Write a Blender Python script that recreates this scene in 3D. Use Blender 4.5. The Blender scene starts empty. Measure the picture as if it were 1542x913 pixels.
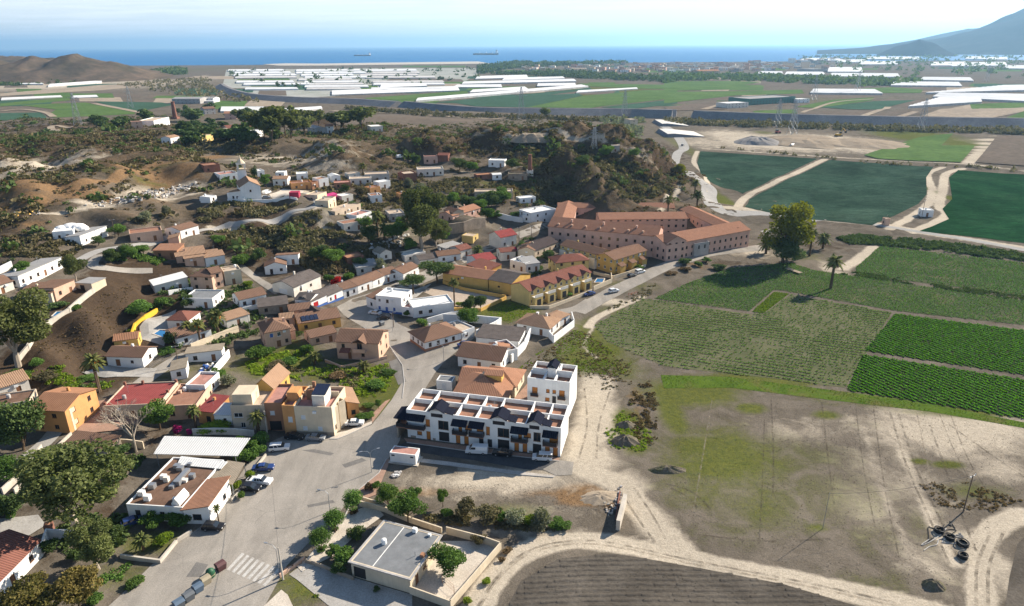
import bpy, math, random
import numpy as np
from mathutils import Vector, Matrix
R = math.radians
SC = bpy.context.scene
COL = SC.collection
random.seed(7); RNG = np.random.default_rng(7)

# ------------------------------------------------------------------ camera
CAMZ, PITCH, ROLL, FPX = 80.0, R(20.7), R(0.36), 1028.0
IW, IH = 1542.0, 913.0
cd = bpy.data.cameras.new('camera'); cam = bpy.data.objects.new('camera', cd); COL.objects.link(cam)
cam.location = (0, 0, CAMZ)
CR = Matrix.Rotation(R(90) - PITCH, 3, 'X') @ Matrix.Rotation(-ROLL, 3, 'Z')
cam.rotation_euler = CR.to_euler()
cd.sensor_width = 36.0; cd.lens = 36.0 * FPX / IW
cd.clip_start = 1.0; cd.clip_end = 90000.0
SC.camera = cam

# ------------------------------------------------------------------ daylight
SUN_AZ, SUN_EL = R(54), R(29)          # azimuth clockwise from +Y
world = bpy.data.worlds.new('World'); SC.world = world; world.use_nodes = True
wn = world.node_tree; wn.nodes.clear()
wo = wn.nodes.new('ShaderNodeOutputWorld'); wb = wn.nodes.new('ShaderNodeBackground')
sky = wn.nodes.new('ShaderNodeTexSky'); sky.sky_type = 'NISHITA'; sky.sun_disc = False
sky.sun_elevation = SUN_EL; sky.sun_rotation = SUN_AZ
sky.altitude = 80; sky.air_density = 1.0; sky.dust_density = 0.3; sky.ozone_density = 3.0
wb.inputs[1].default_value = 0.07
# thin cloud veil: flat streaks of cloud on a plane above, projected by direction
wtc = wn.nodes.new('ShaderNodeTexCoord'); wsep = wn.nodes.new('ShaderNodeSeparateXYZ')
wn.links.new(wtc.outputs['Generated'], wsep.inputs[0])
wadd = wn.nodes.new('ShaderNodeMath'); wadd.operation = 'ADD'; wadd.inputs[1].default_value = 0.035
wmx = wn.nodes.new('ShaderNodeMath'); wmx.operation = 'MAXIMUM'; wmx.inputs[1].default_value = 0.0
wn.links.new(wsep.outputs['Z'], wmx.inputs[0]); wn.links.new(wmx.outputs[0], wadd.inputs[0])
wdx = wn.nodes.new('ShaderNodeMath'); wdx.operation = 'DIVIDE'
wdy = wn.nodes.new('ShaderNodeMath'); wdy.operation = 'DIVIDE'
wn.links.new(wsep.outputs['X'], wdx.inputs[0]); wn.links.new(wadd.outputs[0], wdx.inputs[1])
wn.links.new(wsep.outputs['Y'], wdy.inputs[0]); wn.links.new(wadd.outputs[0], wdy.inputs[1])
wcmb = wn.nodes.new('ShaderNodeCombineXYZ')
wst = wn.nodes.new('ShaderNodeMath'); wst.operation = 'MULTIPLY'; wst.inputs[1].default_value = 0.45      # drawn out sideways
wn.links.new(wdx.outputs[0], wst.inputs[0]); wn.links.new(wst.outputs[0], wcmb.inputs[0]); wn.links.new(wdy.outputs[0], wcmb.inputs[1])
wns = wn.nodes.new('ShaderNodeTexNoise'); wns.inputs['Scale'].default_value = 0.95
wns.inputs['Detail'].default_value = 7; wns.inputs['Roughness'].default_value = 0.62
wns.inputs['Distortion'].default_value = 0.5
wn.links.new(wcmb.outputs[0], wns.inputs['Vector'])
wrm = wn.nodes.new('ShaderNodeValToRGB')
wrm.color_ramp.elements[0].position = 0.40; wrm.color_ramp.elements[0].color = (0.58, 0.58, 0.58, 1)
wrm.color_ramp.elements[1].position = 0.62; wrm.color_ramp.elements[1].color = (0.92, 0.92, 0.92, 1)
wn.links.new(wns.outputs[0], wrm.inputs[0])
wfd = wn.nodes.new('ShaderNodeMapRange'); wfd.inputs[1].default_value = 0.05; wfd.inputs[2].default_value = 0.22
wfd.inputs[3].default_value = 1.0; wfd.inputs[4].default_value = 0.03      # the veil thins out overhead
wn.links.new(wsep.outputs['Z'], wfd.inputs[0])
wml = wn.nodes.new('ShaderNodeMath'); wml.operation = 'MULTIPLY'
wn.links.new(wrm.outputs[0], wml.inputs[0]); wn.links.new(wfd.outputs[0], wml.inputs[1])
wmix = wn.nodes.new('ShaderNodeMixRGB'); wmix.inputs[2].default_value = (8.6, 8.7, 8.8, 1)
wn.links.new(wml.outputs[0], wmix.inputs[0]); wn.links.new(sky.outputs[0], wmix.inputs[1])
wn.links.new(wmix.outputs[0], wb.inputs[0]); wn.links.new(wb.outputs[0], wo.inputs[0])

sd = bpy.data.lights.new('sun', 'SUN'); sd.energy = 5.0; sd.angle = R(0.55); sd.color = (1.0, 0.90, 0.76)
sun = bpy.data.objects.new('sun', sd); COL.objects.link(sun)
SDIR = Vector((math.sin(SUN_AZ) * math.cos(SUN_EL), math.cos(SUN_AZ) * math.cos(SUN_EL), math.sin(SUN_EL)))
sun.rotation_euler = SDIR.to_track_quat('Z', 'Y').to_euler(); sun.location = (0, 0, 300)
vs = SC.view_settings; vs.view_transform = 'Standard'; vs.look = 'None'; vs.exposure = 1.15; vs.gamma = 1.0
SC.cycles.use_denoising = True
SC.cycles.max_bounces = 5; SC.cycles.diffuse_bounces = 2; SC.cycles.glossy_bounces = 2
SC.cycles.transmission_bounces = 3; SC.cycles.volume_bounces = 0; SC.cycles.transparent_max_bounces = 6

# ------------------------------------------------------------------ survey: photo point -> place on the terrain
def frame(x0, y0, s): return lambda x, y: (x0 + x / s, y0 + y / s)
I = frame(0, 0, 1.0)
A = frame(0, 560, 2.5875); B = frame(300, 560, 2.5875); C = frame(560, 460, 3.0425); D = frame(0, 380, 3.803)
E = frame(280, 380, 3.803); F = frame(540, 280, 3.8056); K = frame(780, 260, 3.855); L = frame(0, 180, 4.1515)
M = frame(300, 180, 3.8056); N = frame(600, 160, 3.5045); O = frame(0, 40, 2.9654); Q = frame(500, 40, 2.9654)
S = frame(1000, 0, 2.845); T = frame(980, 180, 2.7438); U = frame(860, 500, 2.2111); V = frame(400, 690, 4.0955)
W = frame(540, 660, 3.6095); X = frame(340, 540, 5.7045); Y = frame(590, 570, 5.317)

def ray(p):
    d = Vector(((p[0] - IW / 2) / FPX, -(p[1] - IH / 2) / FPX, -1.0)); d = CR @ d
    return d
def atz(p, z):
    d = ray(p)
    t = (z - CAMZ) / min(d.z, -1e-4)
    return Vector((d.x * t, d.y * t, z))

# ------------------------------------------------------------------ terrain height
# (photo x, photo y, height above the road, roughness)
CP = [(1018,246,0),(1030,222,0),(1022,234,0),(1015,203,0),(1042,264,0),(1080,252,0),(1115,280,0),(1065,237,0),(1140,255,0),(1200,250,0),(1250,435,0),(1400,450,0),(1200,490,0),(1420,530,0),(1100,510,0),(1080,445,0),(1540,540,0),(1180,362,0),(1020,470,0),(1250,540,0),(1340,480,0),(1150,640,0),(1400,700,0),(1050,700,0),(1250,300,0),(1420,320,0),(1480,480,0),(1150,230,0),(1420,220,0),(900,470,0),(1100,420,0),(1300,380,0),(1540,420,0),(1000,560,0),(1300,600,0),(1540,640,0),(900,700,0),(1200,800,0),
(1500,880,0),(700,780,0),(400,850,0),(250,900,0),(450,700,0),(620,590,0),(560,470,0),(700,440,0),(800,430,0),(1100,300,0),
(1075,250,0),(1300,250,0),(1540,280,0),(1030,190,0),(1300,190,0),(1540,200,0),(650,600,0),(800,520,0),(500,650,0),(560,560,0),
(620,480,0),(900,400,0),(1000,370,0),(1130,350,0),(860,345,0),(740,400,0),(340,760,0),(300,820,0),(760,650,0),(600,850,0),
(660,430,0),(530,500,.3),(480,560,.6),(430,500,1.5),(380,440,4.5),(330,410,6.5),(300,380,9),(260,385,10),(300,430,5),(400,520,1),
(420,415,5),(470,420,4),
(100,430,13),(40,450,12),(150,418,13),(125,470,12),(20,500,10),(235,470,4),(190,500,3.5),(190,545,3),(130,565,3),(80,560,5),(60,600,3),(40,680,3),
(120,700,2.5),(60,800,2),(200,780,1),(230,700,1),(30,890,2),(150,640,3),(270,560,3),(320,500,3),(350,530,2),(270,490,3),(260,640,1.5),
(0,420,14),(0,560,8),(60,520,10),(220,440,6),(190,420,11),
(560,420,1),(500,440,1.5),(640,400,.6),(700,370,1.2),(760,340,3),(840,315,2),(900,308,2),(700,325,10,.2),(725,355,3),
(640,345,5),(560,365,7,.3),(600,330,9),(500,375,7,.4),(650,310,11),(740,310,8),(790,300,8,.3),
(372,288,20),(440,290,20),(470,308,18),(320,300,18),(300,345,13),(380,328,15),(460,313,17),(230,320,17,.4),(420,345,11,.8),(340,350,10.5,.8),
(400,368,8,.6),(300,320,15,.7),(410,312,15.5,.8),(480,345,11,.6),(130,385,14),(180,370,14),(270,348,14),(110,345,16),(160,350,15),
(450,265,19),(560,270,16),(600,270,15.5),(650,250,17),(700,260,16),(740,243,18,.3),(640,290,12),(560,310,12),(520,285,16),
(560,238,22,.9),(520,228,26,1),(500,212,28,.6),(400,207,25,.4),(400,240,19,.3),(450,238,19,.4),(650,205,30,1),(750,192,32,1),(850,186,34,1),
(920,192,34,1),(975,212,27,1),(850,225,28,.6),(900,255,21,1),(800,250,18,.8),(760,285,12,.7),(850,285,9,.9),(920,285,13,1),(980,285,11,1),(1005,268,6,.8),
(1035,250,1),(1015,305,2,.2),(950,306,4,.4),(985,228,14,1),(880,240,24,.8),
(600,182,12),(700,173,4),(500,188,12),(430,192,12),(560,190,20,.5),
(150,248,29,.5),(290,243,27,.4),(40,272,28,.5),(100,305,21,.5),(200,296,21,.3),(280,288,19,.3),(0,235,26,1),(100,215,25,1),(200,205,22,1),(250,195,15,.5),
(350,185,9),(100,190,10,.6),(0,195,8,.4),(330,237,22),(20,330,20,.6),(20,380,16,.4),(60,358,17,.4),(150,230,25,1),(60,245,20,.8),(250,230,25,.7),(180,322,19,.6),
(60,325,20,.6),(110,262,28,.4),(290,205,14,.3),
(100,172,0),(300,160,0),(500,165,0),(200,140,0),(0,160,0),(700,150,0),(330,130,0),(560,160,0),(850,165,0),(960,175,0)]
CPZ = np.array([c[2] for c in CP], float); CPR = np.array([(c[3] if len(c) > 3 else 0) for c in CP], float)
CPW = np.array([list(atz((c[0], c[1]), c[2]))[:2] for c in CP])
def warp(x, y):
    yy = np.maximum(y, 30.0); return np.stack([x / (yy + 60) * 2.2, np.log(yy + 60) * 2.0], -1)
CPQ = warp(CPW[:, 0], CPW[:, 1])
def _hash(ix, iy, s):
    h = (ix * 374761393 + iy * 668265263 + s * 974634777) & 0x7fffffff
    h = ((h ^ (h >> 13)) * 1274126177) & 0x7fffffff
    return ((h ^ (h >> 16)) & 0xffff) / 65535.0
def vnoise(x, y, s=0):
    ix = np.floor(x).astype(np.int64); iy = np.floor(y).astype(np.int64); fx = x - ix; fy = y - iy
    fx = fx * fx * (3 - 2 * fx); fy = fy * fy * (3 - 2 * fy)
    a = _hash(ix, iy, s); b = _hash(ix + 1, iy, s); c = _hash(ix, iy + 1, s); d = _hash(ix + 1, iy + 1, s)
    return (a * (1 - fx) + b * fx) * (1 - fy) + (c * (1 - fx) + d * fx) * fy
def fbm(x, y, o=4, s=0):
    t = np.zeros_like(x); a = 0.5; n = 0
    for k in range(o):
        t = t + a * vnoise(x, y, s + k); n += a; a *= .5; x = x * 2.03 + 3.1; y = y * 2.03 + 1.7
    return t / n
def shep(x, y):
    q = warp(x, y); z = np.empty(len(x)); r = np.empty(len(x))
    for i in range(0, len(x), 20000):
        d2 = ((q[i:i + 20000, None, :] - CPQ[None]) ** 2).sum(-1) + 2e-4
        w = d2 ** -1.6
        w /= w.sum(1, keepdims=True); z[i:i + 20000] = w @ CPZ; r[i:i + 20000] = w @ CPR
    return z, r
def height_raw(x, y):
    z, r = shep(x, y)
    z = np.where(y > 900, 0, z)
    n1 = np.abs(fbm(x / 34, y / 34, 4, 3) - .5) * 2          # ridged gullies
    n2 = fbm(x / 9, y / 9, 4, 9) - .5; n2 = n2 + .45 * (np.abs(fbm(x / 5, y / 7, 2, 19) - .5) * 2 - .4)
    zz = z + r * ((.42 - n1) * 6.5 + n2 * 4.5)
    zz = np.maximum(zz - .9, 0); return zz, r

def axis(parts):
    a = []
    for lo, hi, st in parts: a += list(np.arange(lo, hi, st))
    return np.array(a)
def geo(lo, hi, f):
    o = []; s = lo; st = f
    while s < hi: o.append(s); s += st; st *= 1.22
    return o
GX = np.concatenate([-np.array(geo(560, 9000, 4))[::-1], axis([(-557, -120, 2.3), (-120, 150, 1.0), (150, 330, 2.3)]), np.array(geo(330, 9000, 4))])
GY = np.concatenate([axis([(34, 240, 1.0), (240, 800, 2.0)]), np.array(geo(800, 3380, 6)), [3400.]])
MX, MY = np.meshgrid(GX, GY)
fl = np.abs(MX).ravel() < 900
hz = np.zeros(MX.size); hr = np.zeros(MX.size)
near = (MY.ravel() < 900) & fl
hz[near], hr[near] = height_raw(MX.ravel()[near], MY.ravel()[near])
HZ = hz.reshape(MX.shape); HR = hr.reshape(MX.shape)
def ground(x, y):
    if not (GX[0] < x < GX[-1] and GY[0] < y < GY[-1]): return 0.0
    i = int(np.searchsorted(GX, x)) - 1; j = int(np.searchsorted(GY, y)) - 1
    fx = (x - GX[i]) / (GX[i + 1] - GX[i]); fy = (y - GY[j]) / (GY[j + 1] - GY[j])
    if fx > fy:   # same triangle split as the mesh
        return HZ[j, i] + fx * (HZ[j, i + 1] - HZ[j, i]) + fy * (HZ[j + 1, i + 1] - HZ[j, i + 1])
    return HZ[j, i] + fy * (HZ[j + 1, i] - HZ[j, i]) + fx * (HZ[j + 1, i + 1] - HZ[j + 1, i])
def rough_at(x, y):
    i = min(max(int(np.searchsorted(GX, x)) - 1, 0), len(GX) - 1); j = min(max(int(np.searchsorted(GY, y)) - 1, 0), len(GY) - 1)
    return HR[j, i]
def G(p):
    """photo point -> point on the terrain surface"""
    d = ray(p); prev = 0
    if d.z > -1e-3: return atz(p, 0)
    tmax = -CAMZ / d.z; t = 45.0
    if tmax > 1400: return Vector((d.x * tmax, d.y * tmax, 0))
    while t < tmax:
        z = CAMZ + d.z * t
        if z < ground(d.x * t, d.y * t): break
        prev = t; t += max(.5, t * .006)
    lo, hi = prev, min(t, tmax)
    for _ in range(18):
        m = (lo + hi) / 2
        if CAMZ + d.z * m < ground(d.x * m, d.y * m): hi = m
        else: lo = m
    x, y = d.x * hi, d.y * hi
    return Vector((x, y, ground(x, y)))
# ------------------------------------------------------------------ materials
MATS = {}
def newmat(name):
    m = bpy.data.materials.new(name); m.use_nodes = True; nt = m.node_tree
    b = nt.nodes['Principled BSDF']; b.inputs['Specular IOR Level'].default_value = 0.0
    return m, nt, b
def nd(nt, t, **kw):
    n = nt.nodes.new('ShaderNode' + t)
    for k, v in kw.items():
        if k.startswith('i_'):
            n.inputs[k[2:]].default_value = v
        else: setattr(n, k, v)
    return n
def lk(nt, a, b): nt.links.new(a, b)
def noise(nt, vec, scale, detail=5, rough=.6, dist=0):
    n = nd(nt, 'TexNoise'); n.inputs['Scale'].default_value = scale; n.inputs['Detail'].default_value = detail
    n.inputs['Roughness'].default_value = rough; n.inputs['Distortion'].default_value = dist
    if vec is not None: lk(nt, vec, n.inputs['Vector'])
    return n.outputs[0]
def ramp(nt, fac, stops):
    r = nd(nt, 'ValToRGB'); e = r.color_ramp.elements
    while len(e) < len(stops): e.new(.5)
    for k, (p, c) in enumerate(stops):
        e[k].position = p; e[k].color = (c, c, c, 1) if isinstance(c, (int, float)) else (*c, 1)
    lk(nt, fac, r.inputs[0]); return r.outputs[0]
def mixc(nt, fac, a, b, mode='MIX'):
    m = nd(nt, 'MixRGB', blend_type=mode)
    for k, v in ((0, fac), (1, a), (2, b)):
        if isinstance(v, (int, float)): m.inputs[k].default_value = v if k == 0 else (v, v, v, 1)
        elif isinstance(v, tuple): m.inputs[k].default_value = (*v, 1)
        else: lk(nt, v, m.inputs[k])
    return m.outputs[0]
def math_(nt, op, a, b=0.0, clamp=False):
    m = nd(nt, 'Math', operation=op, use_clamp=clamp)
    for k, v in ((0, a), (1, b)):
        if isinstance(v, (int, float)): m.inputs[k].default_value = v
        else: lk(nt, v, m.inputs[k])
    return m.outputs[0]
def bump(nt, b, h, strength, dist):
    n = nd(nt, 'Bump'); n.inputs['Strength'].default_value = strength; n.inputs['Distance'].default_value = dist
    lk(nt, h, n.inputs['Height']); lk(nt, n.outputs[0], b.inputs['Normal'])
def pos(nt): return nd(nt, 'NewGeometry').outputs['Position']
def mapping(nt, vec, scale=(1, 1, 1), rot=(0, 0, 0)):
    m = nd(nt, 'Mapping'); m.inputs['Scale'].default_value = scale; m.inputs['Rotation'].default_value = rot
    lk(nt, vec, m.inputs['Vector']); return m.outputs[0]
def sc(c, k): return tuple(min(1, x * k) for x in c)

def plain(name, col, rough=.6, metal=0.0, spec=.3):
    if name in MATS: return MATS[name]
    m, nt, b = newmat(name); b.inputs['Base Color'].default_value = (*col, 1)
    b.inputs['Roughness'].default_value = rough; b.inputs['Metallic'].default_value = metal
    b.inputs['Specular IOR Level'].default_value = spec
    MATS[name] = m; return m
def wall_mat(name, col, var=.16):
    if name in MATS: return MATS[name]
    m, nt, b = newmat(name); p = pos(nt)
    n1 = noise(nt, p, .35, 5, .65); n2 = noise(nt, mapping(nt, p, (2.2, 2.2, .25)), 1.0, 4, .6)
    c = mixc(nt, ramp(nt, n1, [(.35, 0), (.7, 1)]), sc(col, 1 + var * .35), sc(col, 1 - var))
    c = mixc(nt, math_(nt, 'MULTIPLY', ramp(nt, n2, [(.52, 0), (.75, 1)]), .35), c, sc(tuple(x * .8 + .02 for x in col), 1 - var * 1.6))
    lk(nt, c, b.inputs['Base Color']); b.inputs['Roughness'].default_value = .92
    bump(nt, b, noise(nt, p, 6, 3), .25, .02); MATS[name] = m; return m
def roof_mat(name, col, per=.42, var=.3, kind='tile'):
    if name in MATS: return MATS[name]
    m, nt, b = newmat(name); uv = nd(nt, 'UVMap').outputs[0]; p = pos(nt)
    w = nd(nt, 'TexWave', wave_type='BANDS', bands_direction='X'); w.inputs['Scale'].default_value = .314 / per
    w.inputs['Distortion'].default_value = .6; w.inputs['Detail'].default_value = 1; w.inputs['Detail Scale'].default_value = 2
    lk(nt, uv, w.inputs['Vector'])
    w2 = nd(nt, 'TexWave', wave_type='BANDS', bands_direction='Y', wave_profile='SAW'); w2.inputs['Scale'].default_value = .8
    w2.inputs['Distortion'].default_value = .8; lk(nt, uv, w2.inputs['Vector'])
    n1 = noise(nt, p, .55, 6, .7); n2 = noise(nt, p, 3.5, 4, .7)
    c = mixc(nt, ramp(nt, n1, [(.32, 0), (.68, 1)]), sc(col, 1 + var * .5), sc(col, 1 - var))
    c = mixc(nt, ramp(nt, n2, [(.5, 0), (.8, .6)]), c, sc((col[0] * .75 + .04, col[1] + .03, col[2] + .02), .8))
    if kind == 'tile': c = mixc(nt, .55, c, mixc(nt, w.outputs[0], sc(col, .55), sc(col, 1.25)))
    elif kind == 'corr': c = mixc(nt, .3, c, mixc(nt, w.outputs[0], sc(col, .75), sc(col, 1.15)))
    lk(nt, c, b.inputs['Base Color']); b.inputs['Roughness'].default_value = .88
    h = math_(nt, 'ADD', w.outputs[0], math_(nt, 'MULTIPLY', w2.outputs[0], .25)) if kind != 'flat' else n2
    bump(nt, b, h, .6 if kind != 'flat' else .2, .07); MATS[name] = m; return m
def ground_mat(name, c1, c2, s1=.25, s2=2.0, c3=None, bmp=.3, rough=.95, streak=None, mott=False):
    """two earth tones and a third in patches; streak=(angle, period) adds furrow lines"""
    if name in MATS: return MATS[name]
    m, nt, b = newmat(name); p = pos(nt)
    n1 = noise(nt, p, s1, 6, .65, .4); n2 = noise(nt, p, s2, 5, .7)
    c = mixc(nt, ramp(nt, n1, [(.36, 0), (.64, 1)]), c1, c2)
    if c3: c = mixc(nt, ramp(nt, noise(nt, p, s1 * .45, 6, .7, .8), [(.5, 0), (.66, 1)]), c, c3)
    c = mixc(nt, 1.0, c, ramp(nt, n2, [(.25, .66), (.75, 1.28)]), 'MULTIPLY')
    h = n2
    if mott: c = mixc(nt, 1.0, c, ramp(nt, noise(nt, p, .018, 5, .65, .6), [(.32, .66), (.68, 1.3)]), 'MULTIPLY'); c = mixc(nt, 1.0, c, ramp(nt, noise(nt, mapping(nt, p, (.35, 1.3, 1)), .4, 6, .75), [(.3, .62), (.7, 1.38)]), 'MULTIPLY')
    if streak:
        mv = mapping(nt, p, rot=(0, 0, -streak[0])); w = nd(nt, 'TexWave', bands_direction='Y'); lk(nt, mv, w.inputs['Vector'])
        w.inputs['Scale'].default_value = .31 / streak[1]; w.inputs['Distortion'].default_value = 1.2; w.inputs['Detail'].default_value = 2
        w.inputs['Detail Scale'].default_value = .6
        c = mixc(nt, 1.0, c, ramp(nt, w.outputs[0], [(0, .72), (1, 1.18)]), 'MULTIPLY')
        h = math_(nt, 'ADD', w.outputs[0], n2)
    lk(nt, c, b.inputs['Base Color']); b.inputs['Roughness'].default_value = rough
    bump(nt, b, h, bmp, .12); MATS[name] = m; return m
def cracked(m, sc_=.16, dark=.62):
    '''fine dark crack lines and worn wheel lanes in an asphalt material'''
    nt = m.node_tree; b = nt.nodes['Principled BSDF']; src = b.inputs['Base Color'].links[0].from_socket; p = pos(nt)
    v = nd(nt, 'TexVoronoi', feature='DISTANCE_TO_EDGE'); v.inputs['Scale'].default_value = sc_; lk(nt, mixc(nt, 1.0, p, mixc(nt, 1.0, nd(nt, 'TexNoise', i_Scale=.35).outputs[1], 5.0, 'MULTIPLY'), 'ADD'), v.inputs['Vector'])
    cr = math_(nt, 'MULTIPLY', ramp(nt, v.outputs['Distance'], [(.0, 1), (.016, 0)]), ramp(nt, noise(nt, p, .07, 3), [(.5, 0), (.65, .42)]))
    pt = ramp(nt, noise(nt, mapping(nt, p, (1, .18, 1), (0, 0, R(38))), .35, 4, .6), [(.45, 1.0), (.62, .86)])
    lk(nt, mixc(nt, cr, mixc(nt, 1.0, src, pt, 'MULTIPLY'), (.09, .085, .08)), b.inputs['Base Color'])
def leaf_mat(name, c1, c2, trans=.3):
    if name in MATS: return MATS[name]
    m, nt, b = newmat(name); at = nd(nt, 'Attribute', attribute_name='tint')
    oi = nd(nt, 'ObjectInfo').outputs['Random']
    c = mixc(nt, at.outputs['Fac'], c1, c2)
    c = mixc(nt, ramp(nt, oi, [(0, 0), (1, .3)]), c, (c2[0] * 1.15, c2[1] * .95, c2[2] * .9)); c = mixc(nt, 1.0, c, ramp(nt, math_(nt, 'FRACT', math_(nt, 'MULTIPLY', oi, 7.31)), [(0, .75), (1, 1.2)]), 'MULTIPLY')
    lk(nt, c, b.inputs['Base Color']); b.inputs['Roughness'].default_value = .75; b.inputs['Specular IOR Level'].default_value = .02
    t = nd(nt, 'BsdfTranslucent'); lk(nt, mixc(nt, 1.0, c, (1.25, 1.35, .7), 'MULTIPLY'), t.inputs[0])
    mx = nd(nt, 'MixShader'); mx.inputs[0].default_value = trans
    lk(nt, b.outputs[0], mx.inputs[1]); lk(nt, t.outputs[0], mx.inputs[2]); lk(nt, mx.outputs[0], nt.nodes['Material Output'].inputs[0])
    MATS[name] = m; return m

WHITE = wall_mat('wall_white', (.78, .77, .74), .1); WARMWHITE = wall_mat('wall_warm_white', (.70, .65, .57))
CREAM = wall_mat('wall_cream', (.62, .52, .38)); YELLOW = wall_mat('wall_yellow', (.62, .46, .19)); PINK = wall_mat('wall_pink', (.60, .39, .31))
ORANGE = wall_mat('wall_orange', (.56, .29, .12)); TERRA = wall_mat('wall_terracotta', (.36, .19, .115)); BEIGE = wall_mat('wall_beige', (.54, .44, .33))
OCHRE = wall_mat('wall_ochre', (.60, .38, .12)); GREYW = wall_mat('wall_grey', (.40, .38, .36), .25); SALMON = wall_mat('wall_salmon', (.60, .40, .29))
STONE = wall_mat('wall_stone', (.33, .27, .21), .4); REDWALL = wall_mat('wall_red', (.24, .12, .09), .3)
TILE = roof_mat('tile_terracotta', (.34, .18, .115)); TILEPK = roof_mat('tile_pinkish', (.31, .165, .11)); TILEBR = roof_mat('tile_brown', (.205, .125, .088)); TILETAN = roof_mat('tile_tan', (.34, .215, .14))
TILERED = roof_mat('tile_red', (.215, .095, .072)); TILEOR = roof_mat('tile_orange', (.35, .18, .105)); TILEDK = roof_mat('tile_dark', (.075, .06, .058))
TILEBLUE = roof_mat('tile_blue_black', (.018, .020, .032), var=.2); CORR = roof_mat('sheet_fibre', (.30, .25, .19), .3, .35, 'corr')
CORRDK = roof_mat('sheet_dark', (.13, .11, .10), .3, .35, 'corr'); CORRW = roof_mat('sheet_white', (.56, .56, .55), .5, .08, 'corr'); CORRG = roof_mat('sheet_grey', (.33, .32, .31), .4, .2, 'corr')
FLATGREY = roof_mat('felt_grey', (.20, .205, .21), var=.22, kind='flat'); FLATTERRA = roof_mat('terrace_tile', (.30, .16, .11), var=.2, kind='flat')
FLATBR = roof_mat('felt_brown', (.17, .105, .075), var=.35, kind='flat'); FLATCREAM = roof_mat('terrace_cream', (.48, .38, .29), var=.25, kind='flat'); FLATWHITE = roof_mat('terrace_white', (.72, .70, .66), var=.1, kind='flat')
FLATPINK = roof_mat('terrace_pink', (.42, .22, .18), var=.25, kind='flat'); ROOFRED = roof_mat('sheet_red', (.27, .07, .065), .4, .25, 'corr')
GLASS = plain('glass_dark', (.02, .025, .03), .08, 0, .6); FRAMEW = plain('frame_white', (.7, .7, .68), .5); FRAMEBR = plain('frame_brown', (.13, .06, .03), .6)
SHUT = plain('shutter_orange', (.46, .17, .035), .6); DARKDOOR = plain('door_dark', (.03, .028, .03), .5); DOORBR = plain('door_brown', (.20, .09, .04), .6)
REDDOOR = plain('door_red', (.42, .02, .02), .5); BLUEPAINT = plain('paint_blue', (.05, .12, .35), .6); SHUTW = plain('shutter_white', (.62, .64, .66), .6)
IRON = plain('iron_dark', (.03, .03, .035), .5, .3); METAL = plain('metal_grey', (.35, .36, .37), .45, .6); WOODPOLE = wall_mat('pole_wood', (.16, .12, .09), .3)
CONCRETE = ground_mat('concrete', (.46, .42, .37), (.36, .33, .29), .4, 4, bmp=.1); CONCW = wall_mat('concrete_wall', (.50, .45, .38), .25); SOLAR = plain('solar_panel', (.02, .025, .05), .15, .2, .6)
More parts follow.
